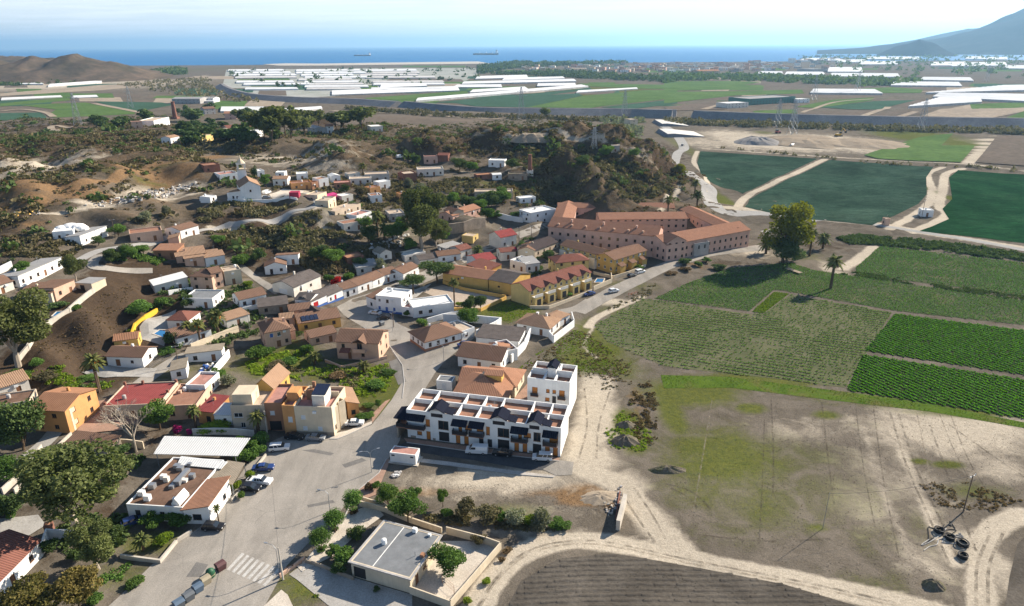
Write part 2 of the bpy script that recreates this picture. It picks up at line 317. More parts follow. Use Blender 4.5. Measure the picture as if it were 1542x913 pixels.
# ------------------------------------------------------------------ mesh helpers
class MB:
    def __init__(s): s.v = []; s.f = []; s.m = []
    def add(s, vs, fs, mi=0):
        o = len(s.v); s.v += [tuple(v) for v in vs]; s.f += [tuple(i + o for i in f) for f in fs]; s.m += [mi] * len(fs); return s
    def box(s, x0, x1, y0, y1, z0, z1, mi=0, bottom=True):
        f = [(4, 5, 6, 7), (0, 1, 5, 4), (1, 2, 6, 5), (2, 3, 7, 6), (3, 0, 4, 7)]
        if bottom: f.append((3, 2, 1, 0))
        return s.add([(x0, y0, z0), (x1, y0, z0), (x1, y1, z0), (x0, y1, z0), (x0, y0, z1), (x1, y0, z1), (x1, y1, z1), (x0, y1, z1)], f, mi)
    def tube(s, a, b, r0, r1=None, n=8, mi=0):
        a = Vector(a); b = Vector(b); r1 = r0 if r1 is None else r1; d = (b - a).normalized()
        u = d.orthogonal().normalized(); w = d.cross(u); vs = []
        for c, r in ((a, r0), (b, r1)):
            for k in range(n):
                t = 2 * math.pi * k / n; vs.append(c + (u * math.cos(t) + w * math.sin(t)) * r)
        fs = [(k, (k + 1) % n, n + (k + 1) % n, n + k) for k in range(n)] + [tuple(range(n))[::-1], tuple(range(n, 2 * n))]
        return s.add(vs, fs, mi)
    def lathe(s, prof, n=12, c=(0, 0), mi=0):
        vs = []; fs = []
        for r, z in prof:
            for k in range(n):
                t = 2 * math.pi * k / n; vs.append((c[0] + r * math.cos(t), c[1] + r * math.sin(t), z))
        for j in range(len(prof) - 1):
            for k in range(n): fs.append((j * n + k, j * n + (k + 1) % n, (j + 1) * n + (k + 1) % n, (j + 1) * n + k))
        fs.append(tuple(range(n))[::-1]); fs.append(tuple(range((len(prof) - 1) * n, len(prof) * n)))
        return s.add(vs, fs, mi)
    def prism(s, prof, y0, y1, mi=0):
        """closed (x,z) profile counter-clockwise seen from -y, pushed along y"""
        n = len(prof); vs = [(x, y0, z) for x, z in prof] + [(x, y1, z) for x, z in prof]
        fs = [tuple(range(n)), tuple(range(2 * n - 1, n - 1, -1))] + [(k + n, (k + 1) % n + n, (k + 1) % n, k)[::1] for k in range(n)]
        return s.add(vs, fs, mi)
    def mesh(s, name, mats):
        me = bpy.data.meshes.new(name); me.from_pydata(s.v, [], s.f)
        for m in (mats if isinstance(mats, (list, tuple)) else [mats]): me.materials.append(m)
        if any(s.m): me.polygons.foreach_set('material_index', s.m)
        uvl = me.uv_layers.new(name='UVMap'); me.update()
        co = s.v; buf = np.zeros((len(me.loops), 2), np.float32)
        for p in me.polygons:
            nrm = p.normal
            if abs(nrm.z) > .999: u = Vector((1, 0, 0)); w = Vector((0, 1, 0))
            else: u = Vector((-nrm.y, nrm.x, 0)).normalized(); w = nrm.cross(u)
            for li, vi in zip(p.loop_indices, p.vertices):
                c = Vector(co[vi]); buf[li] = (c.dot(u), c.dot(w))
        uvl.data.foreach_set('uv', buf.ravel()); return me
    def build(s, name, mats, parent=None): return link(name, s.mesh(name, mats), parent)
def link(name, me, parent=None, loc=None, rz=None):
    o = bpy.data.objects.new(name, me); COL.objects.link(o)
    if parent is not None: o.parent = parent
    if loc is not None: o.location = loc
    if rz is not None: o.rotation_euler = (0, 0, rz)
    return o
def tag(o, label=None, cat=None, group=None, kind=None):
    for k, v in (('label', label), ('category', cat), ('group', group), ('kind', kind)):
        if v: o[k] = v
    return o
def empty(name, loc, rz=0, label=None, cat=None, group=None):
    o = link(name, None, None, loc, rz); o.empty_display_size = .5; return tag(o, label, cat, group)
def np_mesh(name, v, f, mats, smooth=False, attr=None):
    """v (n,3), f (m,k) all same k"""
    me = bpy.data.meshes.new(name); k = f.shape[1]
    me.vertices.add(len(v)); me.vertices.foreach_set('co', np.ascontiguousarray(v, np.float32).ravel())
    me.loops.add(f.size); me.loops.foreach_set('vertex_index', np.ascontiguousarray(f, np.int32).ravel())
    me.polygons.add(len(f)); me.polygons.foreach_set('loop_start', np.arange(0, f.size, k, dtype=np.int32))
    me.polygons.foreach_set('loop_total', np.full(len(f), k, np.int32))
    if smooth: me.polygons.foreach_set('use_smooth', np.ones(len(f), bool))
    for m in (mats if isinstance(mats, (list, tuple)) else [mats]): me.materials.append(m)
    if attr is not None:
        nm, dom, typ, data = attr; a = me.attributes.new(nm, typ, dom)
        a.data.foreach_set('value' if typ == 'FLOAT' else 'color', np.ascontiguousarray(data, np.float32).ravel())
    me.update(calc_edges=True); return me

def inpoly(x, y, poly):
    c = np.zeros(x.shape, bool); n = len(poly)
    for i in range(n):
        x0, y0 = poly[i][:2]; x1, y1 = poly[i - 1][:2]
        if y0 == y1: continue
        c ^= ((y0 > y) != (y1 > y)) & (x < (x1 - x0) * (y - y0) / (y1 - y0) + x0)
    return c
def polydist(x, y, pl):
    d = np.full(x.shape, 1e9)
    for (x0, y0), (x1, y1) in zip([p[:2] for p in pl[:-1]], [p[:2] for p in pl[1:]]):
        dx, dy = x1 - x0, y1 - y0; L2 = dx * dx + dy * dy + 1e-9
        t = np.clip(((x - x0) * dx + (y - y0) * dy) / L2, 0, 1)
        d = np.minimum(d, np.hypot(x - x0 - t * dx, y - y0 - t * dy))
    return d
def smoothline(pts, n=6):
    P = [Vector(p) for p in pts]; P = [P[0] * 2 - P[1]] + P + [P[-1] * 2 - P[-2]]; out = []
    for i in range(1, len(P) - 2):
        for k in range(n):
            t = k / n; a, b, c, d = P[i - 1:i + 3]
            out.append(.5 * ((2 * b) + (c - a) * t + (2 * a - 5 * b + 4 * c - d) * t * t + (3 * b - a - 3 * c + d) * t ** 3))
    out.append(P[-2]); return out

def sheet(name, pts, mat, off=.03, kind='structure', world=False, parent=None):
    """flat ground area given by its photo outline, laid over the terrain"""
    import bmesh
    w = pts if world else [G(p) for p in pts]
    bm = bmesh.new(); bm.faces.new([bm.verts.new((p[0], p[1], 0)) for p in w])
    bmesh.ops.triangulate(bm, faces=bm.faces[:])
    far = max(p[1] for p in w); hill = any(ground(p[0], p[1]) > .02 for p in w)
    if hill:
        for _ in range(8):
            ed = [e for e in bm.edges if e.calc_length() > (3.0 if far < 300 else 6)]
            if not ed: break
            bmesh.ops.subdivide_edges(bm, edges=ed, cuts=1); bmesh.ops.triangulate(bm, faces=bm.faces[:])
    for v in bm.verts: v.co.z = ground(v.co.x, v.co.y) + off
    bmesh.ops.recalc_face_normals(bm, faces=bm.faces[:])
    if sum(f.normal.z for f in bm.faces) < 0: bmesh.ops.reverse_faces(bm, faces=bm.faces[:])
    me = bpy.data.meshes.new(name); bm.to_mesh(me); bm.free(); me.materials.append(mat)
    return tag(link(name, me, parent), kind=kind if parent is None else None)
def strip(name, pts, width, mat, off=.05, world=False, kind='structure', smooth=True):
    """road or path of a given width along a photo line"""
    w = pts if world else [G(p) for p in pts]
    w = [Vector((p[0], p[1], 0)) for p in w]
    if smooth: w = smoothline(w, 8)
    ws = width if isinstance(width, (list, tuple)) else [width, width]
    vs = []; n = len(w); K = 5
    for i, p in enumerate(w):
        t = (w[min(i + 1, n - 1)] - w[max(i - 1, 0)]).normalized(); s = Vector((t.y, -t.x, 0))
        wd = np.interp(i / (n - 1), np.linspace(0, 1, len(ws)), ws)
        for k in range(K):
            q = p + s * wd * (k / (K - 1) - .5); vs.append((q.x, q.y, ground(q.x, q.y) + off))
    f = [(i * K + k, i * K + k + 1, (i + 1) * K + k + 1, (i + 1) * K + k) for i in range(n - 1) for k in range(K - 1)]
    me = np_mesh(name, np.array(vs), np.array(f), mat); return tag(link(name, me), kind=kind)
# ------------------------------------------------------------------ terrain with its ground covers
# (photo x, y, radius x, radius y in photo pixels, cover 0 grass 1 pale dirt 2 dark soil and painted-in village shade 3 ochre earth, strength)
BLOB = [
 # fallow field on the right: green and pale patches
 (1040,590,70,22,0,1.0),(1120,575,120,14,0,.9),(1010,620,22,50,0,.8),(1090,690,110,50,0,.75),(1060,740,90,40,0,.5),(1150,760,120,60,0,.45),
 (1250,740,140,70,0,.36),(1180,690,140,40,0,.4),(1110,800,120,40,0,.3),(1330,810,120,50,0,.3),(1130,615,24,8,0,.9),(1245,625,22,7,0,.8),(1300,880,160,30,0,.35),(1380,600,170,16,0,.6),(1470,620,100,10,0,.8),
 (1385,695,16,5,0,.9),(1425,700,28,6,0,.9),(1470,740,80,16,0,.5),(1230,795,18,8,0,.7),(1400,790,60,30,0,.3),
 (1440,650,140,40,1,1.0),(1300,760,60,60,1,.5),(1230,650,120,30,1,.45),(1170,640,60,20,1,.35),(1350,720,110,70,1,.5),(1300,640,100,30,1,.45),(1200,640,90,30,1,.3),(1500,700,60,40,1,.7),(1390,850,50,60,1,.55),(1480,840,40,60,1,.9),(1420,780,60,30,1,.35),
 (1420,870,50,30,2,.35),(1040,755,30,14,2,.4),(1110,650,110,40,2,.25),
 # dirt round the white apartments
 (905,620,28,60,1,1.0),(890,690,45,30,1,1.0),(940,730,40,25,1,.9),(985,790,30,30,1,.9),(890,585,25,30,1,.8),(930,660,22,35,1,.7),
 (945,640,26,24,0,.9),(955,670,30,20,0,.7),(960,600,20,30,3,.5),(965,640,14,30,3,.6),
 (760,725,150,22,1,.85),(700,750,90,14,1,.4),(640,740,60,10,3,.7),(880,745,55,18,3,1.3),(830,742,60,9,3,.8),(700,738,90,5,3,.6),(915,760,22,14,2,.8),(800,770,110,14,1,.5),
 (700,780,90,14,0,.25),(760,770,90,14,0,.5),(830,800,60,10,1,.6),(700,800,80,10,1,.5),(620,720,40,14,1,.5),
 # grass between the field and the houses
 (900,530,60,35,0,.75),(860,545,40,30,0,.6),(940,555,40,25,0,.55),(890,500,30,20,0,.7),(930,470,40,14,0,.5),(870,570,25,14,1,.4),(960,500,26,20,2,.3),
 (760,468,45,15,0,1.2),(950,430,60,12,0,.4),(920,455,30,6,1,.9),
 # bank and lots on the left
 (130,500,75,45,2,1.6),(190,450,50,35,2,1.4),(80,545,50,35,2,1.0),(100,560,40,25,2,.8),(150,480,60,40,2,1.0),(145,575,40,20,0,.9),(160,560,30,10,0,.7),(60,570,40,20,0,.4),(100,590,60,14,0,.7),
 (420,545,60,28,0,1.0),(500,560,60,20,0,.7),(560,590,45,30,0,.8),(470,570,70,16,3,.4),(540,560,40,20,3,.4),(590,590,14,40,0,1.2),(330,560,40,20,0,.4),
 (230,820,60,20,0,.7),(180,870,50,30,0,.5),(60,620,40,30,0,.5),(470,880,70,30,0,.7),(260,760,50,20,2,.4),(150,720,60,40,2,.5),(40,760,50,40,2,.4),(150,780,60,60,2,.5),
 (350,665,50,10,2,.3),(230,660,40,20,2,.6),(300,640,60,10,2,.4),(370,340,110,22,2,.9),(380,375,90,22,2,.8),(560,385,90,14,2,.4),(300,410,60,20,2,.3),
 # hill: red and ochre cuts, pale cliffs, grass on top
 (240,265,80,14,3,1.0),(260,245,60,8,3,.9),(130,290,150,14,3,1.0),(60,300,70,14,3,.9),(240,280,60,8,3,.9),(50,340,40,12,3,.7),(30,275,60,8,3,.7),
 (160,255,120,8,0,.4),(200,265,90,5,0,.5),(250,250,60,5,0,.4),(320,237,40,6,3,.8),(230,292,45,9,1,1.0),(140,308,50,5,1,.8),(290,278,25,6,1,.8),
 (60,248,30,14,1,.9),(75,252,25,12,1,.7),(450,242,90,9,1,.7),(490,250,45,10,1,.7),(430,238,60,5,1,.6),(40,240,40,10,1,.4),
 (480,210,70,7,3,.4),(520,205,40,6,3,.4),(730,200,70,4,1,.5),(800,212,70,5,1,.4),(870,222,60,5,1,.35),
 (850,210,60,4,1,.5),(760,218,50,4,2,.5),(940,225,40,10,2,.5),(720,220,60,8,2,.4),(700,240,40,6,1,.3),(980,300,50,12,3,.4),(900,300,50,8,3,.3),(930,310,60,5,3,.5),
 (630,380,60,20,2,.3),(540,350,40,14,2,.3),(480,330,30,14,3,.3),(490,335,16,20,1,.6),(600,350,30,10,1,.3),(660,335,20,20,3,.4),
 (870,285,90,14,2,.6),(950,275,60,14,2,.5),(780,300,60,10,2,.5),(820,285,60,8,0,.4),(760,283,60,4,0,.6),
 (300,500,200,60,2,.5),(430,470,120,50,2,.5),(200,600,120,50,2,.5),(640,470,160,40,2,.35),(420,400,160,30,2,.6),(560,300,160,30,2,.5),(330,440,120,30,0,.3),(700,420,120,30,0,.25),(560,330,120,30,0,.3),(250,560,80,30,0,.4),  # village: wide dark covers paint shade between houses into the yard ground
 (1410,290,8,30,0,.9),(1300,640,60,10,0,.25),
 # works and plain beyond
 (1200,215,130,14,1,1.1),(1110,205,60,10,1,.9),(1290,220,50,14,1,1.0),(1380,205,60,12,0,.9),(1440,215,50,14,0,.7),(1500,220,50,14,1,.5),(1440,212,25,4,1,.8),(1400,225,60,10,0,.6),
 (1270,210,30,6,3,.5),(1320,205,60,4,2,.5),(1150,200,20,4,0,.5),(960,230,30,8,1,.6),(1000,220,25,10,2,.5),(1060,215,60,12,1,.6),(1035,225,15,30,0,.5),(1085,300,14,14,0,.9),(1085,255,12,20,0,.5),
 (1250,405,20,16,1,.6),(1210,385,40,12,0,.4),(1130,380,35,10,1,.7),(1050,400,60,10,3,.4),(1180,375,40,10,2,.3),(1240,370,50,10,2,.5),(1100,395,60,8,2,.4),(1040,385,40,10,2,.7),
 (90,130,200,8,1,.8),(260,122,80,5,1,.7),(200,155,120,6,2,.4),(350,150,90,10,2,.5),(100,190,100,6,2,.5),(500,182,120,10,2,1.0),(300,105,60,4,0,.5),(400,120,60,6,0,.3),
 (640,110,200,10,0,.3),(900,140,150,14,0,.7),(1250,150,250,14,0,.3),(1250,120,200,8,2,.3)]
# (photo line, width in metres, cover, strength)
STROKE = [
 ([(85,570),(140,508),(190,458),(218,428)],26,2,1.5),([(60,600),(110,560),(150,530)],14,2,1.2),
 ([(905,575),(892,630),(880,690)],7,1,1.0),([(870,700),(930,730),(975,780),(1020,825)],5,1,1.2),
 ([(715,925),(745,870),(790,832),(850,816),(920,818),(1050,846),(1200,875),(1350,908),(1420,925)],3.6,1,1.6),
 ([(1545,775),(1505,790),(1480,825),(1478,925)],3.2,1,1.4),([(1340,640),(1380,730),(1410,800),(1440,850)],2.2,1,.7),([(1300,640),(1330,740),(1380,850)],1.6,1,.5),
 ([(885,492),(905,475),(968,447)],2.2,1,1.3),([(895,490),(880,520),(900,540)],1.2,1,.8),
 ([(1110,316),(1122,298),(1180,268),(1242,240)],3.6,1,1.6),([(1340,345),(1395,310),(1403,285),(1397,262),(1420,252)],3.2,1,1.6),([(1375,350),(1425,325),(1415,312),(1420,285),(1425,262),(1450,254)],3.6,1,1.6),
 ([(1545,375),(1400,352),(1340,340),(1240,330),(1170,320),(1090,312)],5,1,1.5),([(1270,405),(1300,385),(1315,372)],4,1,1.1),
 ([(1050,228),(1045,245),(1060,262),(1066,290)],3,1,1.2),([(1460,245),(1480,225),(1498,205)],8,1,1.2),([(1545,258),(1420,245),(1240,236),(1060,224)],5,1,.7),
 ([(0,295),(60,280),(130,272),(180,262),(240,245)],4,3,1.1),([(300,290),(250,300),(150,312),(60,322)],3,1,.7),
 ([(320,345),(380,332),(440,320),(475,312),(478,300),(462,290),(440,288)],3.5,1,1.2),
 ([(690,258),(740,262),(790,250)],3,1,.6),([(760,212),(800,205),(860,208),(910,212)],4,1,.8),([(680,275),(780,278),(860,285)],4,0,.5),
 ([(995,320),(1015,300),(1025,280)],3,1,.7)]
cx, cy = MX.ravel(), MY.ravel()
cov = np.zeros((MX.size, 4), np.float32)
for bx, by, rx, ry, ch, st in BLOB:
    c0 = G((bx, by)); e1 = G((bx + rx, by)); far_ = G((bx, by - ry)); nr = G((bx, by + ry))
    ax = abs(e1.x - c0.x) + .1; up = max(abs(far_.y - c0.y), 1); dn = max(abs(c0.y - nr.y), 1)
    if c0.y < 700: up = min(up, dn * 2.2)
    dy = cy - c0.y; d = ((cx - c0.x) / ax) ** 2 + (dy / np.where(dy > 0, up, dn)) ** 2
    cov[:, ch] = np.maximum(cov[:, ch], st * np.exp(-d * .9)) if ch != 0 else np.maximum(cov[:, ch], st * np.exp(-d * .9))
for pl, wd, ch, st in STROKE:
    w = [G(p) for p in pl]; w = smoothline([Vector((p.x, p.y, 0)) for p in w], 5)
    d = polydist(cx, cy, w); g = np.clip(1.4 - d / (wd * .6), 0, 1) * st
    cov[:, ch] = np.maximum(cov[:, ch], g); 
    for o in range(4):
        if o != ch: cov[:, o] *= 1 - .85 * np.clip(g, 0, 1)
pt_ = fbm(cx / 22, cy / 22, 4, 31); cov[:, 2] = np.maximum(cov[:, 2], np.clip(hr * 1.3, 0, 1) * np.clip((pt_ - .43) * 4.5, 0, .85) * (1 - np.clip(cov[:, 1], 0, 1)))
m, nt, b = newmat('terrain'); p = pos(nt); at = nd(nt, 'Attribute', attribute_name='cover')
sp = nd(nt, 'SeparateColor'); lk(nt, at.outputs['Color'], sp.inputs[0]); al = at.outputs['Alpha']
ra = nd(nt, 'Attribute', attribute_name='rough').outputs['Fac']
nb = noise(nt, p, .03, 6, .6, .5); n1 = noise(nt, p, .16, 7, .68, .6); n2 = noise(nt, p, .9, 6, .72); n3 = noise(nt, p, 3.2, 4, .75)
base = mixc(nt, ramp(nt, n1, [(.38, 0), (.63, 1)]), (.158, .134, .106), (.098, .083, .064))
hill = mixc(nt, ramp(nt, n1, [(.34, 0), (.62, 1)]), (.125, .088, .057), (.062, .051, .033))
base = mixc(nt, math_(nt, 'MULTIPLY', ra, 1.4, True), base, hill)
def layer(src, fac, lo, hi, c1, c2, nz=None):
    t = math_(nt, 'ADD', fac, math_(nt, 'MULTIPLY', math_(nt, 'SUBTRACT', nz or n1, .5), 1.5))
    return mixc(nt, ramp(nt, t, [(lo, 0), (hi, 1)]), src, mixc(nt, ramp(nt, n2, [(.35, 0), (.66, 1)]), c1, c2))
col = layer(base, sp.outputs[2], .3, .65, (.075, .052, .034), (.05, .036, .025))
col = layer(col, al, .35, .75, (.235, .145, .075), (.15, .095, .052))
col = layer(col, sp.outputs[1], .28, .75, (.47, .405, .315), (.36, .31, .24))
gn = math_(nt, 'ADD', math_(nt, 'MULTIPLY', n1, .5), math_(nt, 'MULTIPLY', n3, .5))
col = layer(col, sp.outputs[0], .22, .62, (.12, .122, .030), (.068, .082, .026), gn)
col = mixc(nt, 1.0, col, ramp(nt, n3, [(.25, .66), (.75, 1.34)]), 'MULTIPLY'); col = mixc(nt, 1.0, col, ramp(nt, noise(nt, p, 9, 3, .8), [(.3, .8), (.7, 1.2)]), 'MULTIPLY')
col = mixc(nt, 1.0, col, ramp(nt, nb, [(.3, .85), (.7, 1.12)]), 'MULTIPLY')
lk(nt, col, b.inputs['Base Color']); b.inputs['Roughness'].default_value = 1.0; b.inputs['Specular IOR Level'].default_value = 0.0
bump(nt, b, math_(nt, 'ADD', math_(nt, 'ADD', n2, math_(nt, 'MULTIPLY', n3, .5)), math_(nt, 'MULTIPLY', math_(nt, 'MULTIPLY', noise(nt, p, .3, 6, .7, .5), ra), 7.0)), .6, .25); TERR = m
nx, ny = len(GX), len(GY); idx = np.arange(nx * ny).reshape(ny, nx)
a_, b_, c_, d_ = idx[:-1, :-1].ravel(), idx[:-1, 1:].ravel(), idx[1:, 1:].ravel(), idx[1:, :-1].ravel()
tri = np.concatenate([np.stack([a_, b_, c_], 1), np.stack([a_, c_, d_], 1)])
me = np_mesh('ground', np.stack([cx, cy, HZ.ravel()], 1), tri, TERR, True, ('cover', 'POINT', 'FLOAT_COLOR', cov))
ra_ = me.attributes.new('rough', 'FLOAT', 'POINT'); ra_.data.foreach_set('value', hr.astype(np.float32))
tag(link('ground', me), kind='structure')
# ground behind and below the camera
sheet('ground_behind', [(-9000, -3000), (9000, -3000), (9000, 34.0), (-9000, 34.0)], TERR, 0, world=True)

# ------------------------------------------------------------------ sea
m, nt, b = newmat('sea_water'); p = pos(nt)
b.inputs['Base Color'].default_value = (.012, .125, .30, 1); b.inputs['Roughness'].default_value = .45; b.inputs['IOR'].default_value = 1.33
b.inputs['Specular IOR Level'].default_value = .16
bump(nt, b, noise(nt, mapping(nt, p, (1, 3, 1)), .02, 6, .7), .5, 3.0); SEA = m
sea = [(-60000, 3380), (60000, 3380), (60000, 52000), (-60000, 52000)]
sheet('sea', sea, SEA, -1.0, world=True)
SURF = ground_mat('beach_sand', (.5, .46, .4), (.42, .38, .32), .02, .1)
for pl in ([(395,97),(430,95.6),(480,96),(560,94.8),(640,93.8),(720,92.8),(740,96),(640,97),(560,98),(480,99),(420,99)],):
    sheet('beach', pl, SURF, .3)

# ------------------------------------------------------------------ far hills and mountain
def ridge_mesh(name, base, tops, depth, mat, rough, cols=90, rows=26, seed=1):
    """hill massif: base line of photo points on the plain, crest height (m) above each"""
    bw = [G(q) for q in base]; us = np.linspace(0, 1, len(bw)); U_ = np.linspace(0, 1, cols)
    bx = np.interp(U_, us, [q.x for q in bw]); by = np.interp(U_, us, [q.y for q in bw]); tz = np.interp(U_, np.linspace(0, 1, len(tops)), tops)
    vs = np.zeros((rows, cols, 3)); T_ = np.linspace(0, 1, rows)
    for r, t in enumerate(T_):
        prof = math.sin(math.pi * min(t / .55, 1) / 2) ** 1.3 if t < .55 else math.cos(math.pi / 2 * (t - .55) / .45) ** 1.2
        x = bx * (1 + t * depth); y = by * (1 + t * depth)
        n = fbm(x / rough, y / rough * 1.0, 5, seed); g = np.abs(fbm(x / rough * 1.7, y / rough * .5, 4, seed + 9) - .5) * 2
        vs[r, :, 0] = x; vs[r, :, 1] = y; vs[r, :, 2] = tz * prof * (.62 + .7 * n - .5 * g * math.sin(math.pi * t)) - (1.5 if r == 0 else 0)
    id_ = np.arange(rows * cols).reshape(rows, cols)
    f = np.stack([id_[:-1, :-1].ravel(), id_[:-1, 1:].ravel(), id_[1:, 1:].ravel(), id_[1:, :-1].ravel()], 1)
    return tag(link(name, np_mesh(name, vs.reshape(-1, 3), f, mat, True)), kind='structure')
HILLM = ground_mat('hill_scrub', (.115, .085, .06), (.065, .055, .036), .012, .08, (.16, .115, .08), 1.0)
MOUNT = ground_mat('mountain_rock', (.022, .028, .03), (.015, .02, .022), .0012, .012, (.04, .04, .04), .8)
ridge_mesh('hills', [(-160,133),(-60,131),(0,128),(60,127),(120,125),(180,123),(225,121),(262,117)], [50,56,52,56,60,52,26,2], .22, HILLM, 130, seed=4)
ridge_mesh('hills', [(-260,120),(-100,118),(20,115),(110,114),(160,113)], [46,50,46,50,14], .3, HILLM, 200, seed=14)
ridge_mesh('mountain', [(1230,81.5),(1300,81.5),(1360,82),(1420,82),(1480,82.5),(1560,83),(1700,84),(1900,86),(2150,90)], [14,40,85,160,250,380,460,480,460], .45, MOUNT, 900, 200, 50, 5)
ridge_mesh('hills', [(1320,84),(1345,84.2),(1380,84.5),(1410,84.8),(1440,85)], [5,70,110,60,5], .1, MOUNT, 400, 60, 16, 8)
ridge_mesh('mountain', [(1290,77),(1340,77),(1400,77),(1450,77.3),(1520,77.5)], [20,90,210,300,250], .3, MOUNT, 2500, 90, 24, 21)
# ------------------------------------------------------------------ roads and yards
ASPH = ground_mat('asphalt_worn', (.325, .295, .255), (.265, .242, .21), .10, 5, (.36, .325, .28), .08)
ASPHDK = ground_mat('asphalt_dark', (.085, .085, .088), (.065, .065, .068), .3, 6, bmp=.08)
ASPHLT = ground_mat('asphalt_pale', (.36, .345, .32), (.31, .295, .27), .15, 5, bmp=.06)
PAVE = ground_mat('paving', (.44, .36, .28), (.36, .29, .23), .5, 5, bmp=.08); PAVER = ground_mat('paving_red', (.36, .23, .17), (.29, .19, .14), .5, 5, bmp=.08)
YARD = ground_mat('yard_concrete', (.38, .36, .33), (.31, .29, .26), .25, 4, (.28, .26, .23), .08); PALEST = ground_mat('yard_pale', (.55, .49, .41), (.47, .41, .34), .3, 4, bmp=.08)
PAINT = ground_mat('road_paint', (.52, .50, .46), (.42, .40, .37), 1.2, 6, (.36, .335, .30), .05); cracked(ASPH); cracked(ASPHDK)
sheet('road', [(150,925),(250,830),(300,795),(330,762),(372,700),(402,668),(430,656),(520,656),(560,640),(590,602),(606,575),(604,550),(580,515),(545,492),(518,475),(507,462),
 (530,450),(562,440),(610,420),(645,405),(690,386),(740,366),(790,346),(838,328),(848,333),(800,353),(745,375),(700,396),(652,421),(622,433),(600,447),(572,455),(585,472),(600,488),(640,506),(656,524),
 (690,506),(712,500),(716,508),(668,546),(655,562),(640,586),(612,625),(602,664),(576,705),(545,735),(510,772),(470,812),(432,852),(392,925)], ASPH, .03)
strip('road', [(868,470),(910,447),(955,424),(1005,400),(1060,384),(1110,377),(1150,372)], [6.5,6.5,7], ASPH, .05)
strip('road', [(845,470),(870,464),(890,452)], 4, ASPH, .045)
strip('road', [(1150,350),(1240,330),(1340,342),(1440,358),(1560,380)], 4.2, ASPHLT, .06)
strip('road', [(1235,331),(1150,322),(1085,318),(1068,300),(1068,284),(1062,278)], [4.5,6,8,9,8], ASPHLT, .07)
strip('road', [(1066,284),(1040,262),(1018,246),(1020,232),(1030,222),(1015,200),(990,185)], [7,6,6,8,9,10], ASPHLT, .075)
strip('road', [(120,392),(150,378),(200,370),(240,362),(300,348)], 4.0, ASPHLT, .12); strip('road', [(150,384),(140,400),(165,405),(230,408)], 3.4, ASPH, .15)
strip('road', [(300,348),(340,342),(380,332),(440,319),(473,311),(477,300),(460,291)], 3.4, ASPHLT, .16)
strip('road', [(360,400),(380,415),(405,432),(420,442)], 3.0, ASPH, .1); strip('road', [(330,540),(285,535),(245,555),(210,580),(190,612)], 4, ASPH, .1)
strip('road', [(0,720),(40,690),(75,660),(110,620),(135,602)], 3.4, YARD, .12); strip('road', [(220,590),(205,612),(190,640)], 4.5, PAVER, .15)
sheet('street', [Y(60,535),Y(130,500),Y(600,585),Y(1340,665),Y(1445,680),Y(1430,745),Y(1060,728),Y(620,650),Y(260,600)], ASPHDK, .045)
sheet('pavement', [Y(95,480),Y(350,512),Y(1345,640),Y(1340,660),Y(600,580),Y(120,512)], PAVER, .10)
sheet('pavement', [W(330,110),W(500,130),W(900,185),W(1075,205),W(1060,215),W(880,200),W(500,150),W(320,128)], CONCRETE, .055)
sheet('pavement', [B(700,395),B(730,340),B(745,345),B(690,480),B(640,500),B(610,470)], PAVER, .10)
sheet('pavement', [B(570,560),B(650,525),B(700,540),B(720,560),B(610,640),B(520,720),B(400,780),B(380,760),B(430,720),B(480,660)], PALEST, .10)
sheet('yard', [B(350,790),B(420,740),B(560,790),B(830,870),B(830,925),B(520,925),B(380,810)], YARD, .05)
sheet('pavement', [B(320,850),B(345,870),B(370,925),B(240,925)], PALEST, .06)
sheet('pavement', [X(890,690),X(960,640),X(1050,620),X(1255,540),X(1255,560),X(1040,660),X(960,690)], PALEST, .08)
sheet('verge', [C(0,500),C(60,440),C(85,430),C(40,490),C(0,540)], PAVER, .06)
sheet('yard', [W(1090,0+120),W(1170,130),W(1160,200),W(1075,205),W(1000,170)], ASPH, .06)
sheet('yard', [C(640,440),C(720,350),C(720,440),C(690,470)], PAVER, .08)
sheet('yard', [D(800,430),D(850,380),D(1010,330),D(1000,380),D(940,540),D(800,500)], YARD, .15)
sheet('yard', [D(470,690),D(640,650),D(900,670),D(870,720),D(600,720)], YARD, .15)
sheet('yard', [A(290,245),A(370,120),A(420,110),A(480,230)], PAVER, .2)
sheet('yard', [A(0,575),A(150,560),A(180,600),A(100,650),A(0,640)], YARD, .2)
sheet('yard', [F(350,600),F(480,570),F(840,650),F(700,720),F(560,690)], PAVE, .06)
sheet('yard', [M(400,430),M(480,400),M(600,410),M(560,460),M(420,470)], PALEST, .2)
sheet('yard', [F(70,690),F(300,600),F(420,560),F(330,640),F(60,720)], ASPHLT, .06)
# zebra crossing
zr = empty('zebra_crossing', G(B(210,755)), 0, 'faded white zebra crossing painted across the wide grey road', 'crossing')
q = [G(B(165,705)), G(B(325,775)), G(B(265,840)), G(B(105,770))]
for k in range(8):
    t0 = k / 8 + .012; t1 = t0 + .066
    pts = [q[0].lerp(q[1], t0), q[0].lerp(q[1], t1), q[3].lerp(q[2], t1), q[3].lerp(q[2], t0)]
    mb = MB(); o = zr.location; mb.add([(p.x - o.x, p.y - o.y, .036 - o.z) for p in pts], [(0, 3, 2, 1)] if False else [(0, 1, 2, 3)])
    mb.build('stripe', PAINT, zr)

